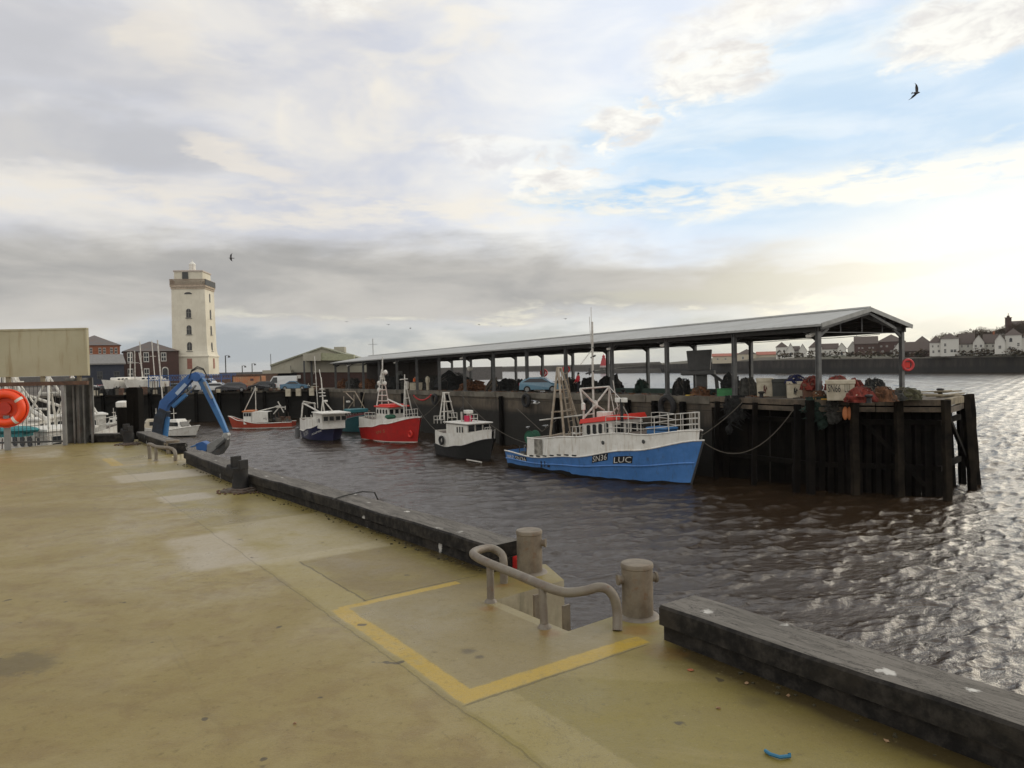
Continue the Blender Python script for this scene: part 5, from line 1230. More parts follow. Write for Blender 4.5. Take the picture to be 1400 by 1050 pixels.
# ================================================================== boats
def txt(s, size=1.0):
    cu = bpy.data.curves.new('t', 'FONT'); cu.body = s; cu.size = size; cu.resolution_u = 2
    ob = bpy.data.objects.new('t', cu); COL.objects.link(ob)
    dg = bpy.context.evaluated_depsgraph_get(); me = bpy.data.meshes.new_from_object(ob.evaluated_get(dg))
    v = [tuple(q.co) for q in me.vertices]; f = [tuple(p.vertices) for p in me.polygons]
    bpy.data.objects.remove(ob); bpy.data.meshes.remove(me); bpy.data.curves.remove(cu)
    x0 = min(a[0] for a in v); x1 = max(a[0] for a in v); y0 = min(a[1] for a in v); y1 = max(a[1] for a in v)
    return [((a[0]-x0)/(x1-x0), (a[1]-y0)/(y1-y0)) for a in v], f
class Boat:
    def __init__(s, name, label, cat, stern, e, L, B, sheer, rake=1.0, group=None, full=0.86, z=WZ):
        e = Vector(e).normalized(); s.e = e; s.L = L; s.B = B; s.sheer = sheer; s.rake = rake; s.full = full
        c = Vector(stern)+e*L/2
        s.c = Vector((c.x, c.y, z)); s.rz = math.atan2(e.y, e.x); s.z = z
        s.o = thing(name, label, cat, s.c, s.rz, group)
        s.Mi = (Matrix.Translation(s.c) @ Matrix.Rotation(s.rz, 4, 'Z')).inverted()
    def sh(s, t):                      # sheer height from (t, z) control points
        P = s.sheer
        for (a, za), (b, zb) in zip(P, P[1:]):
            if a <= t <= b: f = (t-a)/(b-a); f = f*f*(3-2*f) if len(P) > 3 else f; return za+(zb-za)*f
        return P[-1][1]
    def hw(s, t):
        b = s.B/2
        if t < .45: k = s.full+(1-s.full)*math.sin(t/.45*math.pi/2)
        else: q = (t-.45)/.55; k = (1-q**2.6)
        return b*k
    def P(s, t, z, side=-1, out=0.0):
        zs = s.sh(t); zn = max(0, min(1.3, (z+.5)/(zs+.5)))
        fl = 0.80+0.20*zn if t < .6 else (0.80+0.20*zn)-(t-.6)/.4*0.22*(1-zn)
        y = s.hw(t)*fl*(1-0.35*max(0, -z)/.8)
        x = -s.L/2+t*(s.L-s.rake*(1-zn)); return Vector((x, side*(y+out), z))
    def shell(s, name, mt, zlo, zhi, t0=0.0, t1=1.0, n=30, nzl=5, out=0.0, parent=None, transom=True, smooth=True):
        m = MB(); rows = []
        for i in range(n+1):
            t = t0+(t1-t0)*i/n; a, b = zlo(t), zhi(t)
            r = [s.P(t, b+(a-b)*j/nzl, 1, out) for j in range(nzl+1)]+[s.P(t, a+(b-a)*j/nzl, -1, out) for j in range(nzl+1)]
            rows.append(r)
        m.grid(rows)
        if transom: m.f.append(tuple(range(len(rows[0])))); m.m.append(0)
        return m.build(name, mt, parent or s.o, smooth=smooth, fix=False, sharp=60)
    def deck(s, z, mt, t0=0.0, t1=0.97, n=20, name='deck', inset=.03):
        m = MB(); rows = []
        for i in range(n+1):
            t = t0+(t1-t0)*i/n; zz = z(t) if callable(z) else z; a = s.P(t, zz, 1, -inset); b = s.P(t, zz, -1, -inset); rows.append([a, b])
        m.grid(rows); return m.build(name, mt, s.o)
    def strake(s, z, r, mt, name='rubbing_strake', t0=0.0, t1=1.0, n=30, sides=(-1, 1)):
        m = MB()
        for sd in sides: m.tube([s.P(t0+(t1-t0)*i/n, z(t0+(t1-t0)*i/n), sd, r*.3) for i in range(n+1)], r, 6)
        return m.build(name, mt, s.o, smooth=True)
    def px(s, px, py, y):              # local point on the plane y=const seen at a photo pixel
        d = s.Mi.to_3x3() @ ray(px, py); o = s.Mi @ Vector((0, 0, EYE)); k = (y-o.y)/d.y; return o+d*k
    def mesh(s, name, m, mt, parent=None, **k): return m.build(name, mt, parent or s.o, **k)
    def cab(s, x0, x1, y0, y1, z0, z1, mt, name='wheelhouse', slope=.0, tz=0.0):
        m = MB(); vs = [(x0, y0, z0), (x1, y0, z0), (x1, y1, z0), (x0, y1, z0), (x0, y0, z1), (x1-slope, y0, z1+tz), (x1-slope, y1, z1+tz), (x0, y1, z1)]
        m.add(vs, [(3, 2, 1, 0), (4, 5, 6, 7), (0, 1, 5, 4), (1, 2, 6, 5), (2, 3, 7, 6), (3, 0, 4, 7)]); return m.build(name, mt, s.o, bevel=.03)
    def wins(s, parent, y, xs, z, w, h, fr=None, rim=.035):
        for x in xs:
            m = MB()
            def rr(w_, h_): 
                c = min(w_, h_)*.25; return [(x-w_/2+c, z-h_/2), (x+w_/2-c, z-h_/2), (x+w_/2, z-h_/2+c), (x+w_/2, z+h_/2-c), (x+w_/2-c, z+h_/2), (x-w_/2+c, z+h_/2), (x-w_/2, z+h_/2-c), (x-w_/2, z-h_/2+c)]
            m.ext(rr(w+rim*2, h+rim*2), y-.02, y+.01); f = m.build('window', fr or M['white_pipe'], parent)
            m = MB(); m.ext(rr(w, h), y-.045, y-.021); m.build('pane', M['glass'], f)
    def fwins(s, parent, x, ys, z, w, h):
        for y in ys:
            m = MB(); m.box((x+.005, y, z), (.03, w+.07, h+.07)); f = m.build('window', M['white_pipe'], parent)
            m = MB(); m.box((x+.03, y, z), (.025, w, h)); m.build('pane', M['glass'], f)
    def pipes(s, name, segs, mt=None, r=.045, parent=None):
        m = MB()
        for a in segs: m.tube([Vector(q) for q in a], r, 6)
        return m.build(name, mt or M['white_pipe'], parent or s.o, smooth=True)
    def rail(s, pts, h, mt=None, r=.03, rows=2, name='rail', every=1):
        m = MB()
        for k in range(rows): m.tube([Vector(p)+Vector((0, 0, h*(k+1)/rows)) for p in pts], r, 6)
        for p in pts[::every]: m.tube([Vector(p), Vector(p)+Vector((0, 0, h))], r, 6)
        return m.build(name, mt or M['white_pipe'], s.o, smooth=True)
    def hulltext(s, text, t0, t1, z0, z1, mt, plate=None, name='lettering', out=.03):
        # z0,z1 heights of the band at t0; follows the sheer along the hull
        v, f = txt(text)
        def mp(u, w, o): t = t0+(t1-t0)*u; dz = s.strk(t)-s.strk(t0); return s.P(t, z0+dz+(z1-z0)*w, -1, o)
        if plate:
            m = MB(); m.grid([[mp(-.06+1.12*i/6, -.12, out*.5), mp(-.06+1.12*i/6, 1.12, out*.5)] for i in range(7)]); pl = m.build('number_plate', plate, s.o)
        m = MB(); m.add([mp(a, b, out) for a, b in v], f); return m.build(name, mt, pl if plate else s.o, fix=False)
    strk = lambda s, t: 0.0
def fisherman_clutter(b, x0, x1, y0, y1, z, n, mats, seed, name='deck_gear', h=.5):
    rnd = random.Random(seed); m = MB()
    for i in range(n):
        x, y = rnd.uniform(x0, x1), rnd.uniform(y0, y1); k = rnd.random()
        if k < .4: m.box((x, y, z+.12+rnd.random()*h*.5), (rnd.uniform(.2, .6), rnd.uniform(.2, .5), rnd.uniform(.2, h)), rz=rnd.uniform(0, 3), mi=i % len(mats))
        elif k < .75: m.blob((x, y, z+.1), (rnd.uniform(.2, .5), rnd.uniform(.2, .4), rnd.uniform(.15, h*.8)), 8, 5, .3, seed=i, mi=i % len(mats))
        else: m.tube([(x, y, z), (x+rnd.uniform(-.3, .3), y, z+h*1.6)], .03, 5, mi=i % len(mats))
    g = m.build(name, mats, b.o); g['kind'] = 'stuff'; return g
GB_ = 'fishing boats moored along the roofed quay'
M['antifoul'] = mat('black_weedy_antifouling', (0.012, 0.011, 0.010), .8, amt=.6)
M['bdeck'] = mat('worn_boat_deck', (0.16, 0.13, 0.10), .8, col2=(.08, .06, .05), amt=.8)
M['brownpipe'] = mat('rust_stained_gallows_paint', (0.36, 0.31, 0.24), 0.6, col2=(0.22, 0.16, 0.10), scale=2, amt=.9)
M['letter'] = mat('white_lettering', (0.72, 0.70, 0.64), .6, amt=.2)
M['plate'] = mat('black_number_plate', (0.012, 0.012, 0.014), .6, amt=.1)

# ---- the blue boat
b = Boat('trawler', 'large blue hulled fishing boat with white topsides and red wheelhouse roof', 'fishing boat', (.95, 54.8), (.66, -.75), 15.6, 4.9,
         [(0, 1.22), (.2, 1.0), (.45, 1.35), (.75, 2.05), (1, 2.75)], rake=1.1, group=GB_)
b.strk = lambda t: b.sh(t)
hb = b.shell('hull', M['blue'], lambda t: .10+.0*t, b.sh)
b.shell('bottom', M['antifoul'], lambda t: -.8, lambda t: .15+.12*mnoise.noise(Vector((t*14, 0, 3)))+.12*abs(mnoise.noise(Vector((t*90, 0, 3))))+(.12 if t < .45 else 0), n=90, out=.012)
wt = lambda t: b.sh(t)+(.0 if t < .16 else (min(1, (t-.16)/.002))*(1.30 if t < .55 else 1.30-.75*((t-.55)/.45)**1.1))
class _T: pass
def topsides():
    m = MB(); n = 36; t0, t1 = .165, .985
    rows = []
    for i in range(n+1):
        t = t0+(t1-t0)*i/n; a = b.sh(t)+.02; c = wt(t)
        def q(z, sd):
            p = b.P(t, b.sh(t), sd); k = (z-a)*.05; p.z = z; p.y -= sd*k; p.x += (z-a)*.10*t; return p
        rows.append([q(c, 1), q((a+c)/2, 1), q(a, 1), q(a, -1), q((a+c)/2, -1), q(c, -1)])
    m.grid(rows); m.f.append((0, 1, 2, 3, 4, 5)); m.m.append(0)
    o = m.build('shelter_deck_side', M['white'], b.o, smooth=True, fix=False, sharp=50)
    m = MB(); m.grid([[rows[i][0]-Vector((0, 0, .06)), rows[i][-1]-Vector((0, 0, .06))] for i in range(n+1)]); m.build('shelter_deck', M['bdeck'], b.o)
    m = MB(); 
    for sd in (0, -1): m.tube([r_[sd] for r_ in rows], .05, 6)
    m.build('bulwark_cap', M['white'], b.o, smooth=True)
    for t in (.62, .795):
        p = b.P(t, b.sh(t), -1); z = b.sh(t)+.55*(wt(t)-b.sh(t)); m = MB(); m.lathe([(.10, -.03), (.13, 0), (.10, .03)], c=(p.x+.06, p.y-.02+.03, z), n=12, ax='y'); m.build('porthole', M['dark_steel'], o)
    m = MB()
    for k in range(7): t = .2+k*.045; p = b.P(t, b.sh(t)+.09, -1); m = MB(); m.box((p.x, p.y-.0, p.z), (.35, .08, .08)); m.build('freeing_port', M['antifoul'], o)
    m = MB(); p = b.P(.225, 1.3, -1); m.box((p.x+.35, p.y+.0, b.sh(.24)+.75), (.75, .03, 1.05)); m.build('stain_panel', mat('grime_stained_paint', (.33, .31, .26), .7, col2=(.12, .11, .09), amt=1, scale=2), o)
topsides()
b.strake(lambda t: b.sh(t)*.46+.10, .055, M['blue'], t1=.99)
b.strake(lambda t: b.sh(t)+.0, .05, M['white'], 'sheer_line')
b.deck(lambda t: .75, M['bdeck'], t1=.3)
# rust and scuffs by the gallows, tyre marks
m = MB()
for t, z, w, h in ((.262, .72, .10, .75), (.285, .72, .06, .6), (.31, .6, .22, .35)):
    p = b.P(t, z, -1, .012); m.box(p, (w, .03, h))
m.build('scuff_marks', mat('black_scuffs', (.02, .018, .02), .8), b.o)
b.hulltext('SN36', .575, .645, 1.12, 1.50, M['letter'], M['plate'], 'registration')
b.hulltext('LUC', .68, .755, 1.16, 1.54, M['letter'], M['plate'], 'name_lettering')
b.strk = lambda t: 0.0
b.hulltext('SN36', .075, .155, .60, .90, M['letter'], M['plate'], 'registration')
b.hulltext('BRP', .015, .065, .68, .92, M['letter'], None, 'registration')
b.strk = lambda t: b.sh(t)
# wheelhouse
yw = -1.55
A1 = b.px(797, 607, yw); A2 = b.px(839, 600, yw); zf = 2.05
x0w, x1w = A1.x, A2.x; z_l = b.px(798, 580, yw).z; z_r = b.px(838, 576, yw).z+.05
wh = b.cab(x0w, x1w, yw, 1.55, zf, z_l+.03, M['white'], slope=.15, tz=z_r-z_l)
m = MB()
zl2, zr2 = z_l+.02, z_r+.02
m.add([(x0w-.15, yw-.18, zl2), (x1w+.15, yw-.18, zr2-.0), (x1w+.15, 1.7, zr2), (x0w-.15, 1.7, zl2), (x0w-.10, yw-.12, zl2+.30), (x1w+.05, yw-.1, zr2+.34), (x1w+.05, 1.6, zr2+.34), (x0w-.10, 1.6, zl2+.30)],
      [(3, 2, 1, 0), (4, 5, 6, 7), (0, 1, 5, 4), (1, 2, 6, 5), (2, 3, 7, 6), (3, 0, 4, 7)])
m.build('wheelhouse_roof', M['redroof'], b.o, bevel=.03)
def bw(px, py): p = b.px(px, py, yw); return p
for pxx, py, w, h in ((805, 587.5, .30, .62), (813, 586.7, .30, .62), (821, 586, .30, .62), (829.5, 585, .30, .62)):
    p = bw(pxx, py); b.wins(wh, yw, [p.x], p.z, w, h)
b.fwins(wh, x1w-.07, (-1.1, -.15, .55, 1.2), z_r-.60, .46, .60)
m = MB(); m.box((x1w+.02, -.62, z_r-1.05), (.10, .5, 1.5)); m.build('door', M['white_pipe'], wh, bevel=.02)
m = MB(); p = bw(827, 594.5); m.box((p.x, yw-.03, p.z), (.55, .03, .12)); m.build('name_mark', M['redroof'], wh)
m = MB(); p = bw(815, 600); m.box((p.x+.1, yw-.3, p.z), (1.9, .4, .22)); m.build('side_locker', mat('pale_blue_paint', (.16, .36, .55), .5), b.o)
m = MB(); p = b.px(900, 597, 0); m.blob((p.x, 0, p.z-.1), (1.9, 1.0, .28), 14, 7, .15, seed=4); m.build('tarpaulin', mat('grey_blue_tarpaulin', (.14, .19, .34), .7), b.o, smooth=True)
m = MB(); p = b.px(905, 591, 0); m.box((p.x, 0, p.z), (1.5, 1.2, .35)); m.box((p.x, 0, p.z+.26), (1.6, 1.3, .16)); m.build('life_raft_box', M['craneblue2'], b.o, bevel=.08)
# gear on the wheelhouse roof
p = b.px(827, 567, 0); m = MB(); m.box((p.x, 0, p.z), (.9, .7, .45)); m.tube([(p.x-.5, 0, p.z-.2), (p.x+.6, 0, p.z-.2)], .2, 8); m.build('roof_box', M['white'], b.o, bevel=.05)
p = b.px(835, 572.5, -1.2); m = MB(); m.box((p.x, -1.2, p.z), (1.2, .5, .14)); m.build('solar_panel', M['plate'], b.o)
# bow rails
def wtp(t, sd=-1, up=0): p = b.P(t, b.sh(t), sd); p.z = wt(t)+up; return p
ts = [.64, .69, .74, .79, .84, .89, .93, .965]
for sd in (-1, 1): b.rail([wtp(t, sd) for t in ts]+([Vector((b.L/2-.35, 0, wt(.98)))] if sd < 0 else []), 1.05, rows=3, r=.028)
# lattice mast frame aft of the wheelhouse: two legs, cross braces
f1, f2 = b.px(797, 606, -1.3), b.px(835, 603, 1.0)
tl, tr = b.px(793, 531.5, -1.3), b.px(833, 528.5, 1.0)
mid = b.px(814, 553, -.1)
b.pipes('mast_frame', [(f1, b.px(798, 560, -1.3), tl), (tl, tr), (tr, b.px(832, 560, 1.0), f2), (tl, mid), (tr, mid), (mid, b.px(797, 573, -1.3)), (mid, b.px(826, 561, .9))], r=.065)
m = MB(); m.blob(mid, (.25, .12, .3), 8, 6, .05); m.build('mast_hub', M['white_pipe'], b.o)
b.pipes('mast', [(b.px(812, 575, 0), b.px(810.5, 520, 0)), (b.px(810.5, 520, 0), b.px(809.5, 440, 0))], r=.075)
b.pipes('aerial', [(b.px(809.5, 480, 0), b.px(808, 420, 0)), (b.px(807.5, 470, .2), b.px(806, 433, .2))], r=.022)
b.pipes('mast_fitting', [(b.px(801, 511, 0), b.px(813, 507, 0)), (b.px(806, 503, 0), b.px(806, 513, 0)), (b.px(808, 489, 0), b.px(814, 486, 0)), (b.px(806.5, 476, 0), b.px(812, 475, 0))], M['dark_steel'], r=.06)
b.pipes('stay', [(b.px(809.5, 478, 0), b.px(794, 498, -1))], r=.03)
b.pipes('stay', [(b.px(833, 529, 1.0), b.px(848, 545, 0)), (b.px(833, 529, 1), b.px(841, 568, .5)), (b.px(838, 520, 0), b.px(845, 560, 0))], r=.03)
m = MB(); m.lathe([(.0, -.3), (.14, -.2), (.14, .2), (0, .3)], c=b.px(797.5, 556, -1.35), n=10); m.build('lamp', M['white'], b.o, smooth=True)
# forward post with twin lamps and struts
b.pipes('fore_post', [(b.px(851, 601, -1.7), b.px(849.5, 545, -1.7))], M['black'], r=.10)
b.pipes('fore_strut', [(b.px(849, 551, -1.5), b.px(836, 566, -1.2)), (b.px(849, 551, -1.5), b.px(859, 568, -.8)), (b.px(849, 551, -1.5), b.px(844, 568, -1.0)), (b.px(850, 551, -1.5), b.px(847.5, 568, -.4))], r=.035)
for q in (845, 853.5): m = MB(); m.box(b.px(q, 547, -1.8), (.36, .22, .28)); m.build('lamp', M['white'], b.o, bevel=.03)
# stern gantry: big A frame gallows with ladder bracing
ys, yp = -1.7, 1.5
fa, fb = b.px(751, 609, ys), b.px(772, 603, ys)
ta, tb = b.px(762.5, 503, ys*.4), b.px(765, 502, yp*.4)
fc, fd = b.px(778, 600, yp), b.px(797, 598, yp)
b.pipes('gallows', [(fa, b.px(762, 503, -.7)), (b.px(772, 605, ys), b.px(763, 502, -.7)), (b.px(796, 594, yp), b.px(767, 503, .5)), (b.px(762, 503, -.7), b.px(767, 503, .5))], M['brownpipe'], r=.085)
b.pipes('gallows_brace', [(b.px(754, 563.5, -1.3), b.px(786, 561, 1.1)), (b.px(758, 534, -1.0), b.px(776, 532, .8)), (b.px(753, 596, -1.6), b.px(771, 592, -1.5)), (b.px(767, 515, -.5), b.px(780, 592, .9)), (b.px(774, 522, .3), b.px(786, 590, 1.1))], M['brownpipe'], r=.06)
b.pipes('net_ladder', [(b.px(768+k*1.2, 512+k*8, .2), b.px(776+k*1.2, 510+k*8, .6)) for k in range(11)]+[(b.px(767, 508, .2), b.px(781, 600, .3)), (b.px(775, 508, .6), b.px(789, 598, .7))], M['brownpipe'], r=.025)
b.pipes('derrick_boom', [(b.px(738, 574.5, -.5), b.px(812, 565.5, -.5))], r=.055)
b.pipes('derrick_rope', [(b.px(706, 558, .5), b.px(741, 590, .5)), (b.px(741, 590, .5), b.px(760, 575, 0))], M['rope'], r=.025)
m = MB(); p = b.px(728, 598, 1.2); m.lathe([(.45, -.3), (.55, -.35), (.55, -.28), (.3, -.2), (.3, .2), (.55, .28), (.55, .35), (.4, .35)], c=p, n=14, ax='y'); m.build('net_drum', mat('dark_green_netting', (.03, .12, .07), .9), b.o)
fisherman_clutter(b, -7.2, -5.4, -1.6, 1.6, .75, 26, [M['dark_steel'], M['rope'], M['black'], M['grey_steel']], 4)
fisherman_clutter(b, b.px(765, 600, -1).x, x0w-.1, -1.6, 1.6, 2.0, 34, [M['brownpipe'], M['rope'], M['rust'], M['white_pipe']], 9, h=.55)
b.rail([b.px(q, 602.5-(q-783)*.1, -2.0) for q in (783, 788, 793, 798)], .9, rows=2)
b.pipes('stem_bar', [(b.P(.999, .0, 0), b.P(.999, 1.4, 0), b.P(.999, 2.7, 0))], M['dark_steel'], r=.07)
BLUE = b

# ---- generic smaller boats, each with its own gear
def smallboat(name, label, stern, e, L, B, sheer, hullm, top=None, toph=.8, topspan=(.0, 1.0), rake=.7, boot=None, group=GB_, cat='fishing boat', full=.86, rub=None):
    b = Boat(name, label, cat, stern, e, L, B, sheer, rake, group, full)
    b.shell('hull', hullm, lambda t: .1, b.sh, n=22); b.shell('bottom', boot or M['antifoul'], lambda t: -.7, lambda t: .14, n=22, out=.012)
    if boot: b.shell('waterline_foul', M['antifoul'], lambda t: -.7, lambda t: .04, n=22, out=.02)
    b.strk = lambda t: b.sh(t)
    if top:
        m = MB(); n = 22; t0, t1 = topspan; rows = []
        for i in range(n+1):
            t = t0+(t1-t0)*i/n*.995; a = b.sh(t)+.01; c = a+(toph(t) if callable(toph) else toph)
            def q(z, sd): p = b.P(t, b.sh(t), sd); p.z = z; p.x += (z-a)*.12*t; return p
            rows.append([q(c, 1), q(a, 1), q(a, -1), q(c, -1)])
        m.grid(rows); m.f.append((0, 1, 2, 3)); m.m.append(0); m.build('bulwark', top, b.o, fix=False)
        m = MB(); m.grid([[r_[0]-Vector((0, 0, .12)), r_[-1]-Vector((0, 0, .12))] for r_ in rows]); m.build('deck', M['bdeck'], b.o)
    else: b.deck(lambda t: b.sh(t)-.25, M['bdeck'])
    b.strake(lambda t: b.sh(t), .05, rub or M['white'])
    return b
# red boat
b = smallboat('trawler', 'red hulled fishing boat with white upper band, pink red wheelhouse roof and tall masts', (-14.9, 77.7), (.68, -.73), 8.6, 3.9, [(0, 1.35), (.3, 1.5), (.6, 1.9), (1, 2.55)], M['red'], M['white'], lambda t: 1.05-.95*t, boot=M['white'])
b.hulltext('SN 5', .42, .60, .75, 1.05, mat('dull_gold_lettering', (.35, .22, .10), .6))
w = b.cab(b.px(514, 560, -1.1).x, b.px(531, 560, -1.1).x, -1.1, .9, 1.6, b.px(528, 557, -1.2).z, M['white'])
zt = b.px(528, 557, -1.2).z
b.wins(w, -1.1, [b.px(q, 560, -1.1).x for q in (516.5, 520.5, 524.5, 528.5)], zt-.45, .28, .42)
b.fwins(w, b.px(531, 560, -1.1).x, (-.75, -.1, .55), zt-.45, .4, .42)
m = MB(); xa, xb = b.px(511, 556, -1.3).x, b.px(533, 556, -1.3).x; m.box(((xa+xb)/2, -.1, zt+.06), (xb-xa, 2.4, .16)); m.box(((xa+xb)/2, -.1, zt+.20), ((xb-xa)*.7, 1.8, .14)); m.build('wheelhouse_roof', M['redroof'], b.o, bevel=.04)
b.pipes('mast', [(b.px(515, 556, -.8), b.px(522, 505, 0)), (b.px(532, 556, .6), b.px(523, 505, 0)), (b.px(522, 556, -.2), b.px(523, 488, 0))]+[(b.px(516.5+k, 548-k*7.5, -.6), b.px(530.5-k*1.2, 548-k*7.5, .4)) for k in range(6)], r=.07)
for k, (q, y_) in enumerate(((518, 524), (526, 524), (522, 515), (527, 509), (518, 533))): m = MB(); m.blob(b.px(q, y_, 0), (.22, .2, .25), 8, 6, .1, seed=k); m.build('lamp', M['white'], b.o)
b.pipes('derrick', [(b.px(530, 546, 0), b.px(552, 556, -.4))], r=.09)
b.pipes('fore_mast', [(b.px(552, 570, -.5), b.px(553.5, 518, 0)), (b.px(565, 570, .7), b.px(553.5, 520, 0)), (b.px(556, 570, 0), b.px(553, 512, 0)), (b.px(552.5, 545, -.3), b.px(559.5, 544, .4)), (b.px(547, 519, 0), b.px(557, 518, 0))], r=.06)
b.rail([b.px(q, 572-(q-560)*.1, -.9) for q in (553, 560, 567, 571)], .85)
b.rail([b.px(q, 572, -1.6) for q in (499, 504, 509, 513)], .6)
fisherman_clutter(b, -3.8, -2.0, -1.4, 1.4, 1.9, 16, [M['rope'], M['white_pipe'], M['dark_steel']], 21)
m = MB(); m.blob(b.px(534, 570, -.9), (.7, .5, .25), 10, 6, .2); m.build('net_heap', mat('dark_green_netting', (.03, .12, .07), .9), b.o)
m = MB(); m.box(b.px(500.5, 578, -1.75), (.3, .04, .7)); m.build('mark', M['redroof'], b.o)
m = MB(); p = b.P(.93, .9, -1, .1); m.tube([p+Vector((math.cos(a)*.28, 0, math.sin(a)*.28)) for a in [k*math.pi/6 for k in range(12)]], .1, 6, closed=True); m.build('fender_ring', M['redroof'], b.o, smooth=True)

# black and white boat
b = smallboat('crabber', 'black hulled boat with long white wheelhouse and a white ladder shaped gantry at its stern', (-5.6, 62.3), (.58, -.815), 7.0, 3.1, [(0, 1.0), (.3, .85), (.6, 1.1), (1, 1.75)], mat('black_hull_paint', (.018, .018, .017), .5, amt=.5), M['white'], lambda t: 1.15 if t < .35 else 1.15-.65*(t-.35), rub=M['black'], topspan=(.04, .99))
yy = -1.18
def bx_(px, py): return b.px(px, py, yy)
w = b.cab(bx_(610, 590).x, bx_(639, 582).x, yy, 1.0, 1.0, bx_(640, 582).z, M['white'], slope=.1)
m = MB(); xa, xb = bx_(608, 580).x, bx_(640.5, 579).x; m.box(((xa+xb)/2, -.1, bx_(640, 581).z+.06), (xb-xa, 2.5, .10)); m.build('wheelhouse_roof', M['white'], b.o, bevel=.03)
for q, ww in ((629, .2), (632.5, .2), (636, .2)): p = bx_(q-3.5, 587.5); b.wins(w, yy, [p.x], p.z, ww*.8, .46, rim=.02)
b.fwins(w, bx_(639, 582).x-.04, (-.8, -.1, .6), bx_(637, 586).z, .55, .5)
b.pipes('gantry', [(b.px(601, 573, -1), b.px(606, 537, -.4)), (b.px(607, 573, -.9), b.px(607.5, 537, -.4)), (b.px(614, 572, .9), b.px(607, 537, -.1)), (b.px(621.5, 571, .9), b.px(613, 537, .3)), (b.px(605, 537, -.4), b.px(614, 537, .3)), (b.px(604, 549, -.7), b.px(617, 549, .5)), (b.px(602, 563, -.8), b.px(620, 562, .8))], r=.06)
b.rail([b.px(q, 579, -1.5) for q in (593.5, 598, 603, 608)], .62, rows=2)
b.rail([b.px(q, 577, -1.0) for q in (612, 618, 625)], .75, rows=2)
b.pipes('exhaust', [(b.px(631.5, 580, -.4), b.px(631, 563, -.4))], r=.09); 
b.pipes('aerial', [(b.px(634, 580, -.4), b.px(633, 540, -.4)), (b.px(629, 560, -.4), b.px(633, 556, -.4))], M['dark_steel'], r=.02)
m = MB(); p = b.px(640, 573, 0); m.box(p, (.55, .5, .6)); m.build('red_box', mat('pink_red_canister', (.6, .03, .09), .5), b.o, bevel=.06)
m = MB(); p = b.px(640, 563, 0); m.box(p, (.8, .5, .28)); m.box(p-Vector((0, 0, .3)), (.08, .3, .4)); m.build('radar', M['white'], b.o, bevel=.06)
b.rail([b.px(q, 577.5, 0) for q in (643, 648, 653)], .65, rows=2)
b.rail([b.px(663, 590, -1.4), b.px(667, 589.5, -1.0), b.px(671, 589, -.5)], .28, rows=1)
m = MB(); p = b.px(603.5, 602, -1.7); m.tube([p+Vector((math.cos(a)*.3, 0, math.sin(a)*.3)) for a in [k*math.pi/6 for k in range(12)]], .11, 6, closed=True); m.build('tyre_fender', M['black'], b.o, smooth=True)
m = MB(); p = b.px(648, 624, -1.3); m.box((p.x, p.y, .10), (2.2, .05, .08)); m.build('waterline_strip', M['white'], b.o)
# navy boat
b = smallboat('trawler', 'navy blue fishing boat with white upperworks, windows along its side and white tripod masts', (-21.9, 80.8), (.5, -.866), 7.4, 3.8, [(0, .95), (.3, .95), (.6, 1.35), (1, 2.1)], mat('navy_hull_paint', (.014, .016, .055), .4, amt=.4), M['white'], lambda t: 1.25-.4*t)
b.hulltext('SN 201', .30, .55, .35, .75, M['letter']); b.hulltext('ANNE', .66, .86, .62, .80, M['letter'])
w = b.cab(b.px(428, 580, -1.3).x, b.px(440, 578, -1.3).x, -1.3, 1.1, 1.4, b.px(446, 567.5, -1.5).z, M['white'])
zt = b.px(446, 567.5, -1.5).z
for q in (430.5, 433.5, 436.5): p = b.px(q, 575, -1.3); b.wins(w, -1.3, [p.x], p.z, .36, .42)
b.fwins(w, b.px(440, 578, -1.4).x, (-1.0, -.4, .25, .85), zt-.5, .45, .42)
m = MB(); xa, xb = b.px(426.5, 568, -1.5).x, b.px(441, 568, -1.5).x; m.box(((xa+xb)/2, -.1, zt+.05), (xb-xa, 2.9, .1)); m.build('wheelhouse_roof', M['white'], b.o)
b.pipes('stern_gantry', [(b.px(412, 573, -1.5), b.px(414, 551, -1.2)), (b.px(414, 551, -1.2), b.px(440, 565, 0)), (b.px(414, 553, -1.2), b.px(430, 551, 1)), (b.px(415, 549, -1.2), b.px(431, 552, 1)), (b.px(430, 551, 1), b.px(431, 562, 1))], r=.085)
b.pipes('main_mast', [(b.px(439, 567, -.3), b.px(441.5, 545, 0)), (b.px(444, 567, 0), b.px(441, 545, 0)), (b.px(458, 566, 1), b.px(443, 548, 0)), (b.px(441.5, 548, 0), b.px(439, 516, 0)), (b.px(436, 537, 0), b.px(444, 537, 0)), (b.px(437, 542, 0), b.px(445, 541, 0)), (b.px(437, 532, 0), b.px(443, 532, 0))], r=.065)
b.pipes('tall_aerial', [(b.px(434.5, 558, 0), b.px(430, 487, 0)), (b.px(428.5, 525, 0), b.px(433, 525, 0)), (b.px(429, 511, 0), b.px(430, 508, 0)), (b.px(438.5, 516, 0), b.px(436.5, 505, 0))], r=.04)
for q, y_ in ((452, 563), (445, 548)): m = MB(); m.box(b.px(q, y_, 0), (.6, .3, .16)); m.build('radar', M['white'], b.o)
fisherman_clutter(b, -3.6, -1.6, -1.4, 1.4, 1.7, 10, [M['rope'], M['white_pipe']], 23)
m = MB(); p = b.px(407, 592, -1.5); m.lathe([(.02, -.7), (.28, -.6), (.28, .6), (.02, .7)], c=p, n=10); m.build('fender', mat('grey_fender', (.12, .12, .12), .7), b.o, smooth=True)
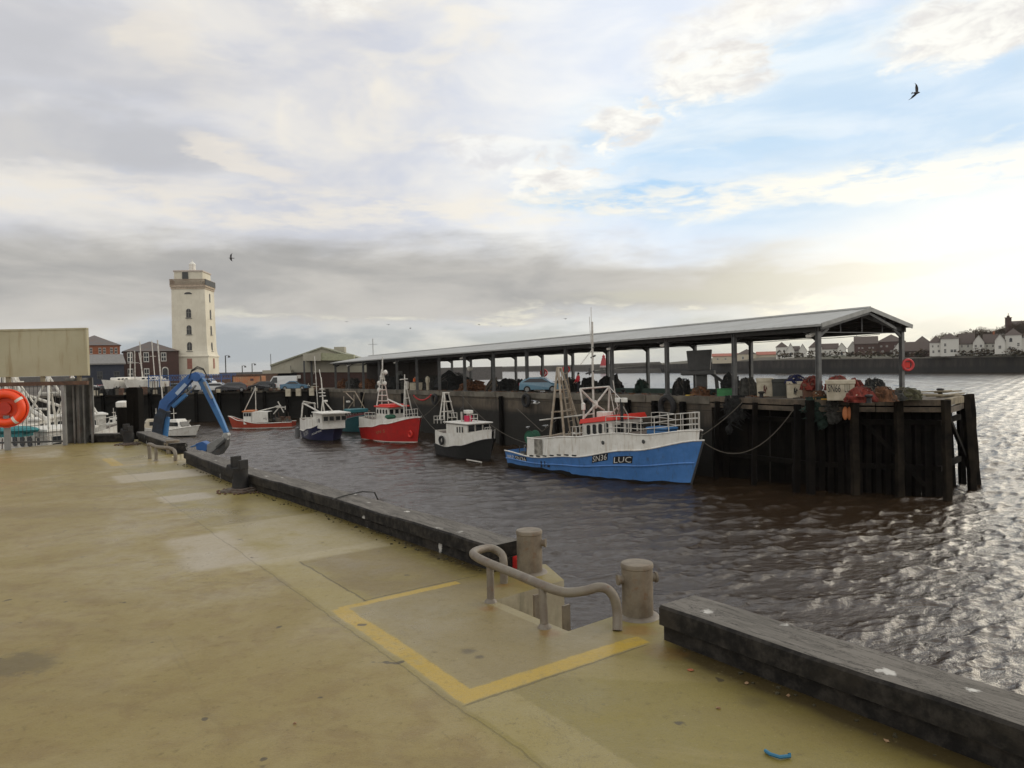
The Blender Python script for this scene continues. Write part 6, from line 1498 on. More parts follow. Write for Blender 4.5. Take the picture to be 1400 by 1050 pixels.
# green boat
b = smallboat('crabber', 'teal green fishing boat half hidden between the navy boat and the red boat', (-21.2, 90), (.6, -.8), 8.0, 3.4, [(0, 1.2), (.4, 1.2), (1, 2.2)], mat('teal_hull_paint', (.012, .075, .085), .5, amt=.5), mat('maroon_bulwark', (.12, .03, .03), .6), .3, rub=mat('teal_rail', (.02, .12, .13), .5))
w = b.cab(b.px(474, 575, -1).x, b.px(481, 575, -1).x, -1.0, .8, 1.2, b.px(483, 563, -1.1).z, mat('maroon_wheelhouse', (.10, .05, .045), .6))
m = MB(); xa, xb = b.px(472, 563, -1).x, b.px(482, 562, -1).x; m.box(((xa+xb)/2, -.1, b.px(479, 562, -1.1).z), (xb-xa, 2.2, .4)); m.build('wheelhouse_roof', mat('teal_roof', (.03, .16, .18), .5), b.o, bevel=.05)
for q in (475.5, 478.5): p = b.px(q, 568, -1.0); b.wins(w, -1.0, [p.x], p.z, .3, .4)
b.fwins(w, b.px(481, 575, -1).x, (-.6, .1), b.px(479, 568, -1).z, .4, .45)
b.pipes('mast_frame', [(b.px(470, 580, -1), b.px(470, 542, -1)), (b.px(469, 536, -1), b.px(485, 535, .3)), (b.px(485, 535, .3), b.px(500, 561, 1)), (b.px(484, 540, .3), b.px(484, 556, .3)), (b.px(473, 537, 0), b.px(484, 548, 0)), (b.px(492, 566, 1), b.px(498, 537, 1)), (b.px(492, 562, 1), b.px(506, 562, 1.5)), (b.px(475, 560, 0), b.px(484, 548, 0))], M['brownpipe'], r=.06)
m = MB(); m.box(b.px(476, 549, 0), (.5, .3, .2)); m.build('radar', M['white'], b.o)
fisherman_clutter(b, -3, 3, -1.2, 1.2, 1.3, 16, [M['rust'], M['rope'], M['white_pipe'], M['red']], 31)
# orange red boat with the white awning
b = smallboat('crabber', 'orange red boat lying side on below the back wall, with a white awning panel', (-28.6, 95.5), (-1, -.06), 8.4, 2.8, [(0, .75), (.5, .7), (.8, 1.1), (1, 1.65)], mat('orange_red_hull', (.40, .06, .03), .5, amt=.5), None, group=GB_, boot=M['white'])
# this one heads left: its port side faces us
yb = 1.2
w = b.cab(b.px(344, 572, yb).x, b.px(332.5, 572, yb).x, -1, 1.15, .6, b.px(338, 563, yb).z, M['white'])
m = MB(); xa, xb = b.px(345, 562, yb).x, b.px(331, 562, yb).x; m.box(((xa+xb)/2, 0.05, b.px(338, 562.5, yb).z), (abs(xb-xa), 2.5, .15)); m.build('wheelhouse_roof', mat('orange_roof', (.5, .16, .04), .6), b.o)
for q in (334.5, 338, 341.5):
    p = b.px(q, 567, yb); m = MB(); m.box((p.x, 1.17, p.z), (.26, .05, .42)); f = m.build('window', M['glass'], w)
A_ = b.px(344.5, 564, 1.45); B2 = b.px(366.5, 577.5, 1.45)
m = MB(); m.box(((A_.x+B2.x)/2, 1.45, (A_.z+B2.z)/2), (abs(A_.x-B2.x), .06, A_.z-B2.z)); aw = m.build('awning', M['white'], b.o)
v, f = txt('HQ'); m = MB(); q0, q1 = b.px(360, 574, 1.49), b.px(365, 571, 1.49); m.add([(q0.x+(q1.x-q0.x)*a, 1.495, q0.z+(q1.z-q0.z)*c_) for a, c_ in v], f); m.build('lettering', M['plate'], aw, fix=False)
m = MB(); m.box(((A_.x+B2.x)/2, .4, A_.z+.02), (abs(A_.x-B2.x), 2.2, .06)); m.build('awning_roof', M['white'], b.o)
b.pipes('mast', [(b.px(350, 563, 0), b.px(349, 528, 0)), (b.px(349, 531, 0), b.px(334, 562, 0))], r=.06)
b.pipes('boom', [(b.px(350, 563, .3), b.px(382, 555, .3)), (b.px(374, 566, .3), b.px(384, 554, .3)), (b.px(380, 549, .3), b.px(388, 564, .3)), (b.px(376, 556, .3), b.px(390, 557, .3)), (b.px(390, 555, .3), b.px(390, 560, .3))], r=.075)
m = MB(); m.box(b.px(381, 556, .3), (.5, .3, .3)); m.build('block', M['white_pipe'], b.o)
fisherman_clutter(b, -3.9, -.4, -1, 1, .6, 24, [M['rust'], M['rope'], M['dark_steel']], 41, h=.9)

# marina boats to the left of the crane
GM = 'small boats moored in the inner basin'
def cruiser(label, px, D, e, L, B, hullm, cabm, wins=3, cabh=1.2):
    p = atd(px, 560, D); b = smallboat('motor_boat', label, (p.x-e[0]*L/2, p.y-e[1]*L/2), e, L, B, [(0, .7), (.5, .8), (1, 1.3)], hullm, None, group=GM, cat='motor boat', rake=1.0)
    sd = -1 if e[0] > 0 else 1
    m = MB(); m.add([(-L*.2, -B*.32, .6), (L*.22, -B*.3, .75), (L*.22, B*.3, .75), (-L*.2, B*.32, .6), (-L*.15, -B*.27, .6+cabh), (L*.06, -B*.25, .65+cabh), (L*.06, B*.25, .65+cabh), (-L*.15, B*.27, .6+cabh)], [(3, 2, 1, 0), (4, 5, 6, 7), (0, 1, 5, 4), (1, 2, 6, 5), (2, 3, 7, 6), (3, 0, 4, 7)])
    c = m.build('cabin', cabm, b.o, bevel=.05)
    for i in range(wins):
        x = -L*.12+i*L*.28/wins; m = MB(); m.box((x, sd*B*.295, .6+cabh*.62), (L*.07, .06, cabh*.34), mat=Matrix.Rotation(sd*-.04, 3, 'X')); m.build('window', M['glass'], c)
    m = MB(); m.box((L*.155, 0, .7+cabh*.55), (.04, B*.42, cabh*.45), mat=Matrix.Rotation(-.55, 3, 'Y')); m.build('windscreen', M['glass'], c)
    b.pipes('mast', [((-L*.1, 0, .6+cabh), (-L*.1, 0, 1.9+cabh)), ((-L*.1, -.4, 1.3+cabh), (-L*.1, .4, 1.3+cabh))], r=.04)
    return b
cruiser('small cruiser with a blue cover and white cabin, left of the square black pile', 150, 84, (-.95, -.3), 5.6, 2.2, M['white'], M['white'])
m = MB(); p = atd(152, 584, 83); m.blob((0, 0, 0), (1.9, .9, .45), 14, 7, .12, seed=2); tag(m.build('boat_cover', mat('bright_blue_tarpaulin', (.05, .16, .36), .6), loc=(p.x, p.y-.4, WZ+1.1)), 'blue cover sheet over the small cruiser left of the square black pile', 'cover')
bb = cruiser('white motor yacht with a row of cabin windows, seen below the blue crane boom', 243, 86, (.9, -.43), 7.0, 2.8, M['white'], M['white'], 4, 1.35)
cruiser('pale cream boat with a cluttered deck between the square black pile and the crane', 206, 88, (-.8, -.6), 5.8, 2.4, M['white'], M['cream'], 2, 1.3)
cruiser('small dark blue boat at the foot of the back wall, behind the capped pile', 160, 98, (.95, .1), 6.0, 2.2, mat('navy_boat_paint', (.02, .03, .08), .5), M['white'], 2, 1.0)
cruiser('small white boat far left beside the sheet piles', 134, 80, (-.6, -.8), 4.5, 2.0, M['white'], M['white'], 2, .9)
m = MB()
for i in range(4): m.box((-i*6.5, 0, 0), (6.2, 1.6, .45)); 
p = atd(230, 588, 92); tag(m.build('pontoon', M['bdeck'], loc=(p.x, p.y+1, WZ+.15), rz=.05), 'long low grey pontoon walkway behind the small boats in the inner basin', 'pontoon')

# trawlers seen through the railing at the far left
def gallows_boat(label, px, D, e, L, teal=False, seed=1):
    p = atd(px, 560, D); e = Vector(e).normalized()
    b = smallboat('trawler', label, (p.x-e.x*L/2, p.y-e.y*L/2), e, L, 4.4, [(0, 1.6), (.4, 1.6), (1, 3.0)], M['teal'] if teal else M['white'], M['white'], .8, group='trawlers seen through the railing at the left')
    w = b.cab(-1.0, 2.4, -1.4, 1.4, 1.6, 4.3, M['white_pipe']); b.wins(w, -1.4, [-.6, .1, .8, 1.5], 3.7, .42, .6); b.fwins(w, 2.4, (-.9, 0, .9), 3.7, .5, .6)
    m = MB(); m.box((.7, 0, 4.36), (3.7, 3.0, .12)); m.build('wheelhouse_roof', M['white'], b.o)
    b.pipes('pyramid_mast', [((-.6, -1, 4.4), (.4, 0, 7.4)), ((-.6, 1, 4.4), (.4, 0, 7.4)), ((1.9, -1, 4.4), (.4, 0, 7.4)), ((1.9, 1, 4.4), (.4, 0, 7.4)), ((0, -.6, 5.5), (1.1, -.6, 5.5)), ((0, -.35, 6.4), (.8, .35, 6.4)), ((.4, 0, 7.4), (.4, 0, 9.0)), ((.0, -.5, 7.0), (.8, .5, 7.0))], r=.075)
    x = -L*.36
    b.pipes('gallows', [((x, 0, 1.5), (x, 0, 8.8)), ((x-.1, -2, 1.6), (x, -.2, 8.3)), ((x-.1, 2, 1.6), (x, .2, 8.3)), ((x, -1.9, 4.3), (x, 1.9, 4.3)), ((x, 0, 6.3), (.2, 0, 4.8)), ((x+1.8, -1.8, 1.6), (x, -.3, 7.6)), ((x-.6, -1.4, 8.3), (x-.6, 1.4, 8.3))], r=.13)
    b.rail([(L*.2+i*.8, -1.9+i*.25, 3.1+i*.12) for i in range(5)], .9)
    b.rail([(-L*.45+i*.7, -2.1, 2.4) for i in range(5)], .9)
    fisherman_clutter(b, -L*.45, -1.2, -1.8, 1.8, 2.2, 34, [M['white_pipe'], M['rope'], M['rust'], M['white_pipe']], seed, h=1.0)
    return b
M['teal'] = mat('teal_boat_paint', (.03, .22, .24), .5, amt=.4)
gallows_boat('white trawler with a thick gallows mast, seen through the railing right of the lifebuoy', 62, 43, (.9, -.44), 11, seed=3)
gallows_boat('white trawler with a pyramid mast seen through the railing beside the sheet piles', 92, 56, (.8, .6), 9, seed=5)
gallows_boat('teal hulled trawler seen behind the lifebuoy at the left border', 12, 52, (.95, .2), 11, True, seed=7)
m = MB(); p = atd(18, 588, 40); m.blob((0, 0, 0), (1.5, .7, .22), 12, 6, .1, seed=6); m.box((0, 0, -.2), (1.6, .9, .3))
tag(m.build('covered_crates', mat('teal_tarpaulin', (.03, .20, .21), .7), loc=p), 'teal tarpaulin over crates, seen through the railing under the lifebuoy', 'tarpaulin')
# ================================================================== things on the west quay
def qs(px, t):                         # s of the point at inland distance t that is seen at photo column px
    a = None; s = 10.0
    for _ in range(6):
        p = Q(s, t); h = horizon(px); y = h+(EYE-p.z)/p.y*1000; d = ray(px, y); a = d.x
        s = (a*(WO.y+WP.y*t)-(WO.x+WP.x*t))/(WD.x-a*WD.y)
    return s
def qp(px, t, up=0.0): p = Q(qs(px, t), t); p.z += up; return p
def kk(px, t): return qp(px, t).y/1000.0
def hgt(px, t, ytop): p = qp(px, t); return EYE+(horizon(px)-ytop)*p.y/1000.0-p.z
NET = {'black': (0.018, 0.018, 0.016), 'navy': (0.012, 0.016, 0.07), 'red': (0.20, 0.030, 0.018), 'brown': (0.16, 0.07, 0.03), 'green': (0.018, 0.040, 0.028), 'grey': (0.06, 0.058, 0.05), 'olive': (.08, .075, .035)}
for k_, c_ in NET.items(): M['net_'+k_] = mat('netting_'+k_, c_, .95, col2=tuple(q*.35 for q in c_), scale=5, amt=1, bump=.9, bscale=22)
def heap(px, t, ytop, wpx, col, label, seed=1, group='net heaps on the roofed quay', dx=.0, base=0.0, depth=None, cat='net heap'):
    p = qp(px, t, base); k = p.y/1000; w = wpx*k/2; h = hgt(px, t, ytop)-base
    m = MB(); rnd = random.Random(seed)
    m.blob((0, 0, h*.10), (w, depth or w*.8, h*.85), 26, 15, .20, 1.4, flat=-h*.1, seed=seed)
    for i in range(int(9+w*5)):         # folds and bights of mesh
        a = rnd.uniform(0, 6.28); q = rnd.uniform(.2, .95)
        m.blob((w*q*math.cos(a), (depth or w*.8)*q*math.sin(a), h*(.15+.55*(1-q)+rnd.uniform(-.05, .15))), (w*.22, w*.18, h*.16), 8, 5, .35, 2, seed=seed+i)
    for i in range(26):                # loose rope ends and cords wound over the heap
        a = rnd.uniform(0, 6.28); x, y = w*.9*math.cos(a), w*.7*math.sin(a); b2 = a+rnd.uniform(-1, 1)
        m.tube([(x*.3, y*.3, h*rnd.uniform(.9, 1.05)), (w*.6*math.cos(b2), w*.5*math.sin(b2), h*(.7+.3*rnd.random())), (x*1.02, y*1.02, h*rnd.uniform(.2, .6)), (x*1.2, y*1.15, .02)], .018, 4, mi=1 if i % 3 == 0 else 0)
    for i in range(10):                # corks and floats
        a = rnd.uniform(0, 6.28); q = rnd.uniform(.3, .9); m.blob((w*q*math.cos(a), w*.7*q*math.sin(a), h*(1.0-.6*q)), (.06, .06, .05), 6, 4, .1, seed=i, mi=2 if i % 2 else 1)
    return tag(m.build('net_heap', [M['net_'+col], M['rope'], M['tubcream']], loc=p, rz=rnd.uniform(0, .4), smooth=True), label, cat, group)
def tub(px, t, y0, wpx, mt, label, rz=0.0, mark=None, name='fish_tub', textd=None, ribs=True, hh=None):
    p = qp(px, t); k = p.y/1000; w = wpx*k; h = hh or hgt(px, t, y0)
    o = thing(name, label, 'fish tub', p, rz, 'fish tubs on the jetty head')
    m = MB(); a = w/2; prof = [(a*.90, .0), (a*.92, .05), (a*.97, h*.8), (a*1.04, h*.82), (a*1.04, h)]
    rows = [[(-q, -q*.85, z), (q, -q*.85, z), (q, q*.85, z), (-q, q*.85, z)] for q, z in prof]+[[(-a*.94, -a*.79, h), (a*.94, -a*.79, h), (a*.94, a*.79, h), (-a*.94, a*.79, h)], [(-a*.88, -a*.73, h*.3), (a*.88, -a*.73, h*.3), (a*.88, a*.73, h*.3), (-a*.88, a*.73, h*.3)]]
    m.grid(rows, close=True); n = len(rows); m.f += [(3, 2, 1, 0), tuple(4*(n-1)+i for i in range(4))]; m.m += [0, 0]
    m.build('shell', mt, o, bevel=.02)
    if mark:
        m = MB()
        for i in range(5): m.box((a*(-.15+.08*i), -a*.845-.012, h*(.42+.1*math.sin(i*2.1))), (a*.09, .02, h*(.35-.05*i)), mat=Matrix.Rotation(.5*math.sin(i*3), 3, 'Y'))
        m.build('painted_mark', mark, o)
    if textd:
        v, f = txt(textd[0]); m = MB(); x0, x1, z0, z1 = textd[1]; m.add([(a*(x0+(x1-x0)*q), -a*.86-.02-(.015 if False else 0), h*(z0+(z1-z0)*r_)) for q, r_ in v], f); m.build('lettering', M['plate'], o, fix=False)
        v, f = txt(textd[2]); m = MB(); x0, x1, z0, z1 = textd[3]; m.add([(a*(x0+(x1-x0)*q), -a*.86-.02, h*(z0+(z1-z0)*r_)) for q, r_ in v], f); m.build('lettering', M['plate'], o, fix=False)
    return o, p, h
M['tubcream'] = mat('dirty_cream_plastic', (0.50, 0.45, 0.34), .6, col2=(.36, .31, .22), amt=.8, scale=3)
M['tubblack'] = mat('black_plastic_tub', (0.035, 0.037, 0.032), .6)
M['markred'] = mat('dark_red_stencil', (0.13, 0.05, 0.035), .7)
M['markblk'] = mat('near_black_stencil', (0.02, .018, .016), .7)
fz = -.30
tub(1046, .6, 517, 22, M['tubcream'], 'cream fish tub with a dark red stencil, left one of the two small cream tubs', fz, M['markred'])
tub(1067, .9, 518, 22, M['tubblack'], 'dark grey green fish tub between the two small cream tubs', fz)
o_, p_, h_ = tub(1087, .5, 521, 22, M['tubcream'], 'cream fish tub with navy netting piled on it, right one of the small tubs', fz, M['markblk'])
heap(1088, .55, 512.5, 27, 'navy', 'navy blue netting piled on the right hand small cream tub', 5, base=h_*.86)
tub(1110, .3, 524, 24, mat('rust_brown_bin', (.13, .06, .035), .8), 'rust brown bin full of red netting left of the corner column', fz)
heap(1110, .3, 515, 30, 'red', 'red brown netting heaped in the bin left of the shed corner column', 6, base=.5)
tub(1149, -.55, 519.5, 36, M['tubcream'], 'long cream fish box lettered SN66 LU beside the shed corner column', -.42, textd=('SN66', (-.86, .02, .42, .80), 'LU', (.30, .62, .42, .80)))
heap(1146, .5, 514.5, 38, 'red', 'bright red netting on top of the lettered cream box', 7, base=.5)
heap(1178, -1.6, 529, 42, 'red', 'low red and brown net heap spilling in front of the lettered box', 8)
heap(1170, 1.0, 520, 26, 'red', 'red sack like netting behind the right end of the lettered box', 18)
heap(1196, 1.8, 517.5, 36, 'black', 'black spiky netting heap right of the lettered box', 9)
heap(1208, -.6, 529, 34, 'brown', 'brown coiled net heap in front of the black netting', 10)
heap(1238, 1.4, 530, 44, 'olive', 'long low olive net heap at the foot of the rear end column', 11, depth=.6)
heap(1225, .6, 534, 26, 'grey', 'flat grey rope heap between the brown heap and the rear end column', 12)
heap(1120, -.2, 534, 20, 'brown', 'small brown rope heap at the foot of the corner column', 14)
for px, y0, c, s_, lb in ((1022, 517, 'grey', 31, 'tall dark grey net pile between the green crate and the first cream tub'), (1000, 513, 'black', 32, 'black net pile behind the green crate'), (932, 517.5, 'black', 33, 'black creel and net pile left of the dark hopper'), (958, 529, 'brown', 35, 'brown net heap at the foot of the dark hopper')):
    heap(px, 1.0 if px != 1000 else 2.0, y0, {1022: 30, 1000: 30, 932: 26, 958: 24}[px], c, lb, s_)
p = qp(991, .5); m = MB(); k = p.y/1000; m.box((0, 0, .25), (20*k, .8, .48)); m.box((0, 0, .50), (21*k, .86, .05)); m.box((0, 0, .26), (20.4*k, .83, .04))
tag(m.build('green_crate', mat('green_plastic_crate', (.035, .20, .06), .5), loc=p, rz=fz, bevel=.015), 'bright green plastic crate at the quay edge below the black net pile', 'crate')
p = qp(943, -.2); m = MB(); m.box((0, 0, .06), (.5, .3, .12)); tag(m.build('yellow_block', mat('yellow_plastic', (.55, .36, .03), .6), loc=p, rz=.3, bevel=.02), 'small yellow block lying on the quay edge below the dark hopper', 'block')
for px, lb in ((1113, 'left short yellow bar at the jetty edge near the corner column'), (1130, 'right short yellow bar at the jetty edge, below the lettered box')):
    p = qp(px, -.65); m = MB(); m.box((0, 0, .04), (.55, .12, .07)); tag(m.build('yellow_bar', mat('orange_yellow_paint', (.50, .27, .03), .6), loc=p, rz=-.2, bevel=.01), lb, 'bar', 'yellow bars on the jetty edge')
# sorting hopper on its stand
p = qp(957, 1.6); k = p.y/1000; o = thing('hopper', 'dark square hopper on a heavy machine stand on the quay left of the green crate', 'hopper', p, fz)
def hz_(y): return hgt(957, 1.6, y)
w = 33*k
m = MB(); a, c_ = w/2, w/2*.86; z0, z1 = hz_(506), hz_(479.5)
m.add([(-c_, -c_*.8, z0), (c_, -c_*.8, z0), (c_, c_*.8, z0), (-c_, c_*.8, z0), (-a, -a*.8, z1), (a, -a*.8, z1+.06), (a, a*.8, z1+.06), (-a, a*.8, z1)], [(3, 2, 1, 0), (4, 5, 6, 7), (0, 1, 5, 4), (1, 2, 6, 5), (2, 3, 7, 6), (3, 0, 4, 7)])
m.build('bin', M['dark_steel'], o, bevel=.03)
m = MB(); m.box((-.1, 0, hz_(509.5)), (w*1.35, w*.9, .28)); m.box((-.5, -.1, hz_(511)), (w*.8, w*.5, .2)); m.build('platform', M['dark_steel'], o, bevel=.03)
m = MB(); m.box((.15, 0, hz_(510)/2), (w*.42, w*.5, hz_(510))); m.build('column', M['dark_steel'], o, bevel=.03)
m = MB(); m.bar((.6, 0, hz_(508)), (1.7, .1, hz_(525)), .2); m.build('arm', M['dark_steel'], o)
m = MB(); m.bar((1.2, 0, .0), (1.1, 0, hz_(516)), .25); m.build('arm', M['dark_steel'], o)
m = MB(); m.box((1.85, 0, hz_(520)), (.5, .4, .5)); m.build('motor', M['tubcream'], o, bevel=.05)
# mounds further along
mounds = [(877, 3.5, 519, 20, 'green', 'dark green net mound seen beyond the column right of the mast'), (835, 3.4, 515, 34, 'black', 'large black net mound right of the person in red'), (806, 3.6, 517, 26, 'black', 'black net mound behind the blue boat mast, next to the large one'),
          (777, 3.4, 516, 34, 'black', 'black net mound left of the person in red'), (757, 3.5, 521, 22, 'grey', 'grey net mound right of the blue hatchback'), (695, 3.2, 518, 30, 'black', 'black net mound left of the blue hatchback, nearest to it'), (675, 3.0, 519, 22, 'grey', 'small dark mound two columns left of the blue hatchback'),
          (713, 2.6, 520, 18, 'black', 'small black mound behind the column left of the blue hatchback'), (620, 2.6, 510, 52, 'black', 'biggest black net mound, left of the white globe'), (647, 2.5, 520, 40, 'brown', 'long brown net mound under the white globe'), (592, 2.2, 514, 28, 'grey', 'grey stack of creels left of the biggest black mound'),
          (580, 2.4, 517, 20, 'black', 'black heap right of the person in orange'), (545, 2.0, 515, 30, 'black', 'black heap left of the person in orange'), (527, 2.0, 514, 24, 'grey', 'grey creel heap right of the red boat mast'), (505, 1.8, 518, 26, 'brown', 'brown creel heap in front of the dark end store'),
          (484, 1.6, 517, 22, 'grey', 'pale grey heap of netting at the far end of the shed'), (470, 1.4, 519, 20, 'brown', 'farthest brown heap near the landward end of the shed')]
for i, (px, t_, y0, w_, c, lb) in enumerate(mounds): heap(px, t_, y0, w_, c, lb, 50+i, group='net mounds under the far part of the shed')
# low tarry beams and pipes along the middle of the quay
p = Q(11, 3.2); m = MB(); a, c_ = Q(8.5, 3.4)-p, Q(24, 3.4)-p; m.bar(a+Vector((0, 0, .2)), c_+Vector((0, 0, .2)), .3, .36)
tag(m.build('green_pipe', mat('dull_green_pipe', (.03, .055, .04), .7), loc=p), 'long low dark green duct lying along the quay behind the wheelhouse roof', 'duct')
m = MB(); rnd = random.Random(77)
for i in range(150):
    s_ = rnd.uniform(0, 60); t_ = rnd.choice((rnd.uniform(-.6, 1.0), rnd.uniform(0, 6))); q = Q(s_, t_)
    if rnd.random() < .5: m.box(q+Vector((0, 0, .06)), (rnd.uniform(.1, .5), rnd.uniform(.1, .3), .14), rz=rnd.uniform(0, 3), mi=rnd.randrange(4))
    else: m.tube([q+Vector((0, 0, .05)), q+Vector((rnd.uniform(-.6, .6), rnd.uniform(-.6, .6), .07)), q+Vector((rnd.uniform(-.9, .9), rnd.uniform(-.9, .9), .05))], .04, 5, mi=rnd.randrange(4))
tag(m.build('quay_debris', [M['net_brown'], M['rope'], M['net_grey'], M['rust']]), 'scattered rope ends, scraps of net and timber on the roofed quay', 'debris', kind='stuff')
# white globe on a stand, trestle, pale hanging rope ends
p = qp(643, 2.0); o = thing('globe_float', 'white globe on a thin stand above the brown net mound', 'float', p, fz)
m = MB(); m.lathe([(.05, 0), (.05, hgt(643, 2, 508))], n=8); m.build('stand', M['dark_steel'], o)
m = MB(); m.blob((0, 0, hgt(643, 2, 504)), (.30, .30, .28), 14, 9, .02); m.build('globe', M['white'], o, smooth=True)
p = qp(671, 2.0); o = thing('trestle', 'slanted dark timber trestle between two columns left of the blue hatchback', 'trestle', p, fz)
for a, c_ in (((-.7, 0, 0), (.3, 0, 1.3)), ((-.3, 0, 0), (.7, 0, 1.4)), ((.9, .1, 0), (.4, .1, 1.3))): m = MB(); m.bar(a, c_, .12); m.build('beam', M['wood'], o)

# ---------------- vehicles
def car(loc, rz, label, col, L=4.2, Wd=1.7, H=1.42, kind='hatch', group=None, cat='car'):
    o = thing('parked_'+('van' if kind == 'van' else 'car'), label, 'van' if kind == 'van' else cat, loc, rz, group)
    pm = mat('car_paint', col, .25, amt=.15, coat=.6)
    h = H
    if kind == 'van': body = [(-L/2, .3), (L/2-.05, .3), (L/2, .55), (L/2-.1, .95), (L/2-.75, 1.1), (L/2-1.35, h-.1), (L/2-1.6, h), (-L/2+.05, h), (-L/2, h-.15)]
    elif kind == 'hatch': body = [(-L/2, .28), (L/2, .28), (L/2, .62), (L/2-.15, .78), (L/2-.95, .92), (L/2-1.65, h-.06), (L/2-2.0, h), (-L/2+.9, h-.02), (-L/2+.3, h-.28), (-L/2+.03, .88)]
    else: body = [(-L/2, .28), (L/2, .28), (L/2, .60), (L/2-.12, .74), (L/2-1.1, .88), (L/2-1.75, h-.08), (L/2-2.1, h), (-L/2+1.4, h-.02), (-L/2+.75, .98), (-L/2+.05, .92)]
    ws = [(L/2-.8), (-L/2+.75)]
    m = MB(); n = len(body)
    rows = []
    for y, f in ((-Wd/2, 0), (-Wd/2+.04, .0), (Wd/2-.04, 0), (Wd/2, 0)):
        rows.append([Vector((x*(0.985 if abs(y) > Wd/2-.02 else 1), y*(1-(.13*max(0, (z-.9)/(h-.9)))), z)) for x, z in body])
    m.grid(rows, close=True); m.f += [tuple(range(n)), tuple(3*n+i for i in range(n-1, -1, -1))]; m.m += [0, 0]
    m.build('body', pm, o, bevel=.03)
    gx = [p_ for p_ in body if p_[1] > .93]
    for sd in (-1, 1):
        m = MB()
        if kind == 'van': q = [(L/2-.95, 1.1), (L/2-1.4, h-.2), (L/2-2.0, h-.2), (L/2-2.0, 1.1)]
        elif kind == 'hatch': q = [(L/2-1.15, .95), (L/2-1.75, h-.14), (-L/2+.95, h-.14), (-L/2+.35, .97)]
        else: q = [(L/2-1.25, .93), (L/2-1.85, h-.14), (-L/2+1.45, h-.14), (-L/2+.95, .97)]
        def yy(z): return sd*(Wd/2*(1-(.13*max(0, (z-.9)/(h-.9))))+.008)
        vs = [(x, yy(z), z) for x, z in q]; m.add(vs, [(0, 1, 2, 3)]); m.build('side_window', M['glass'], o, fix=False)
        for wx in ws:
            m = MB(); m.lathe([(.10, -.09), (.30, -.10), (.32, -.07), (.32, .07), (.30, .10), (.10, .09)], c=(wx, sd*(Wd/2-.07), .32), n=18, ax='y'); w_ = m.build('wheel', M['black'], o, smooth=True)
            m = MB(); m.lathe([(.02, -.015), (.18, -.01), (.19, .012)], c=(wx, sd*(Wd/2+.03), .32), n=12, ax='y'); m.build('rim', M['grey_steel'], w_)
        m = MB(); m.box((L/2-.03, sd*(Wd/2-.28), .62), (.10, .30, .13)); m.build('headlight', M['whiteframe'], o)
        m = MB(); m.box((-L/2+.02, sd*(Wd/2-.15), .80), (.06, .16, .25)); m.build('tail_light', M['red'], o)
    m = MB()
    if kind == 'van': a0, a1, b0_, b1_ = L/2-.80, 1.13, L/2-1.33, h-.14
    elif kind == 'hatch': a0, a1, b0_, b1_ = L/2-1.0, .95, L/2-1.62, h-.09
    else: a0, a1, b0_, b1_ = L/2-1.15, .91, L/2-1.72, h-.11
    m.add([(a0+.012, -Wd*.44, a1), (a0+.012, Wd*.44, a1), (b0_+.012, Wd*.41, b1_+.01), (b0_+.012, -Wd*.41, b1_+.01)], [(0, 1, 2, 3)]); m.build('windscreen', M['glass'], o, fix=False)
    return o
p = qp(741, 1.3); car(p, math.atan2(-.25, 1), 'metallic light blue hatchback parked under the shed on the quay', (.10, .22, .30), L=3.9)
def land(px, D): d = ray(px, 520); return Vector((d.x*D, D, ZL))
GV = 'vehicles parked behind the basin'
car(land(403, 110), .05, 'blue saloon car parked at the basin edge in front of the white van', (.055, .14, .22), L=4.1, kind='saloon', group=GV)
car(land(384, 114), math.pi+.2, 'white van with its dark windscreen facing left, behind the blue saloon', (.62, .62, .60), L=4.9, Wd=1.9, H=2.15, kind='van', group=GV)
car(land(356, 112), math.pi+.6, 'black car partly in front of the orange container', (.02, .02, .022), kind='hatch', group=GV)
car(land(316, 108.5), math.pi+.3, 'black estate car left of the orange container', (.025, .025, .03), L=4.4, kind='hatch', group=GV)
car(land(299, 109), .1, 'white car seen under the blue lattice fence right of the crane elbow', (.55, .55, .53), kind='hatch', group=GV)
car(land(281, 113), 0.0, 'white van behind the crane arm at the tower foot', (.58, .58, .56), L=4.8, Wd=1.9, H=2.0, kind='van', group=GV)
car(land(246, 112), 0.0, 'grey blue hatchback between the crane boom and the hauled out boats', (.10, .14, .17), kind='hatch', group=GV)
car(land(139, 110), .0, 'red car in front of the low dark shed at the left', (.40, .03, .03), kind='hatch', group=GV)
car(land(128, 108), .3, 'white car at the basin edge just right of the sheet piles', (.55, .55, .53), kind='hatch', group=GV)
car(land(152, 108), .1, 'dark car beside the round white boat stern', (.05, .05, .05), kind='hatch', group=GV)

# container with painted mural, further boxes and low walls
p = land(341, 113); o = thing('shipping_container', 'orange rusty shipping container with a dark round mark, behind the basin', 'container', p, .02)
k = .113; m = MB(); L_ = 38*k; n = 26; rows = []
for i in range(n+1): x = -L_/2+L_*i/n; y = -.04 if i % 2 else 0; rows.append([Vector((x, -1.2+y, .1)), Vector((x, -1.2+y, 2.25))])
m.grid(rows); m.box((0, .05, 1.18), (L_-.02, 2.3, 2.14)); m.build('body', mat('orange_container_paint', (.45, .17, .075), .7, col2=(.40, .26, .15), scale=.8, amt=.9, rust=.3), o)
m = MB()
for z in (.1, 2.28): m.box((0, -1.2, z), (L_+.05, .16, .14))
for x in (-L_/2, L_/2): m.box((x, -1.2, 1.19), (.14, .17, 2.04))
m.build('frame', M['rust'], o)
m = MB(); m.tube([(-1.0+.42*math.cos(a), -1.27, .95+.42*math.sin(a)) for a in [k_*.5-1.2 for k_ in range(10)]], .07, 5); m.box((.8, -1.26, 1.7), (.5, .03, .35)); m.build('painted_mark', mat('dark_mural_paint', (.10, .05, .05), .7), o)
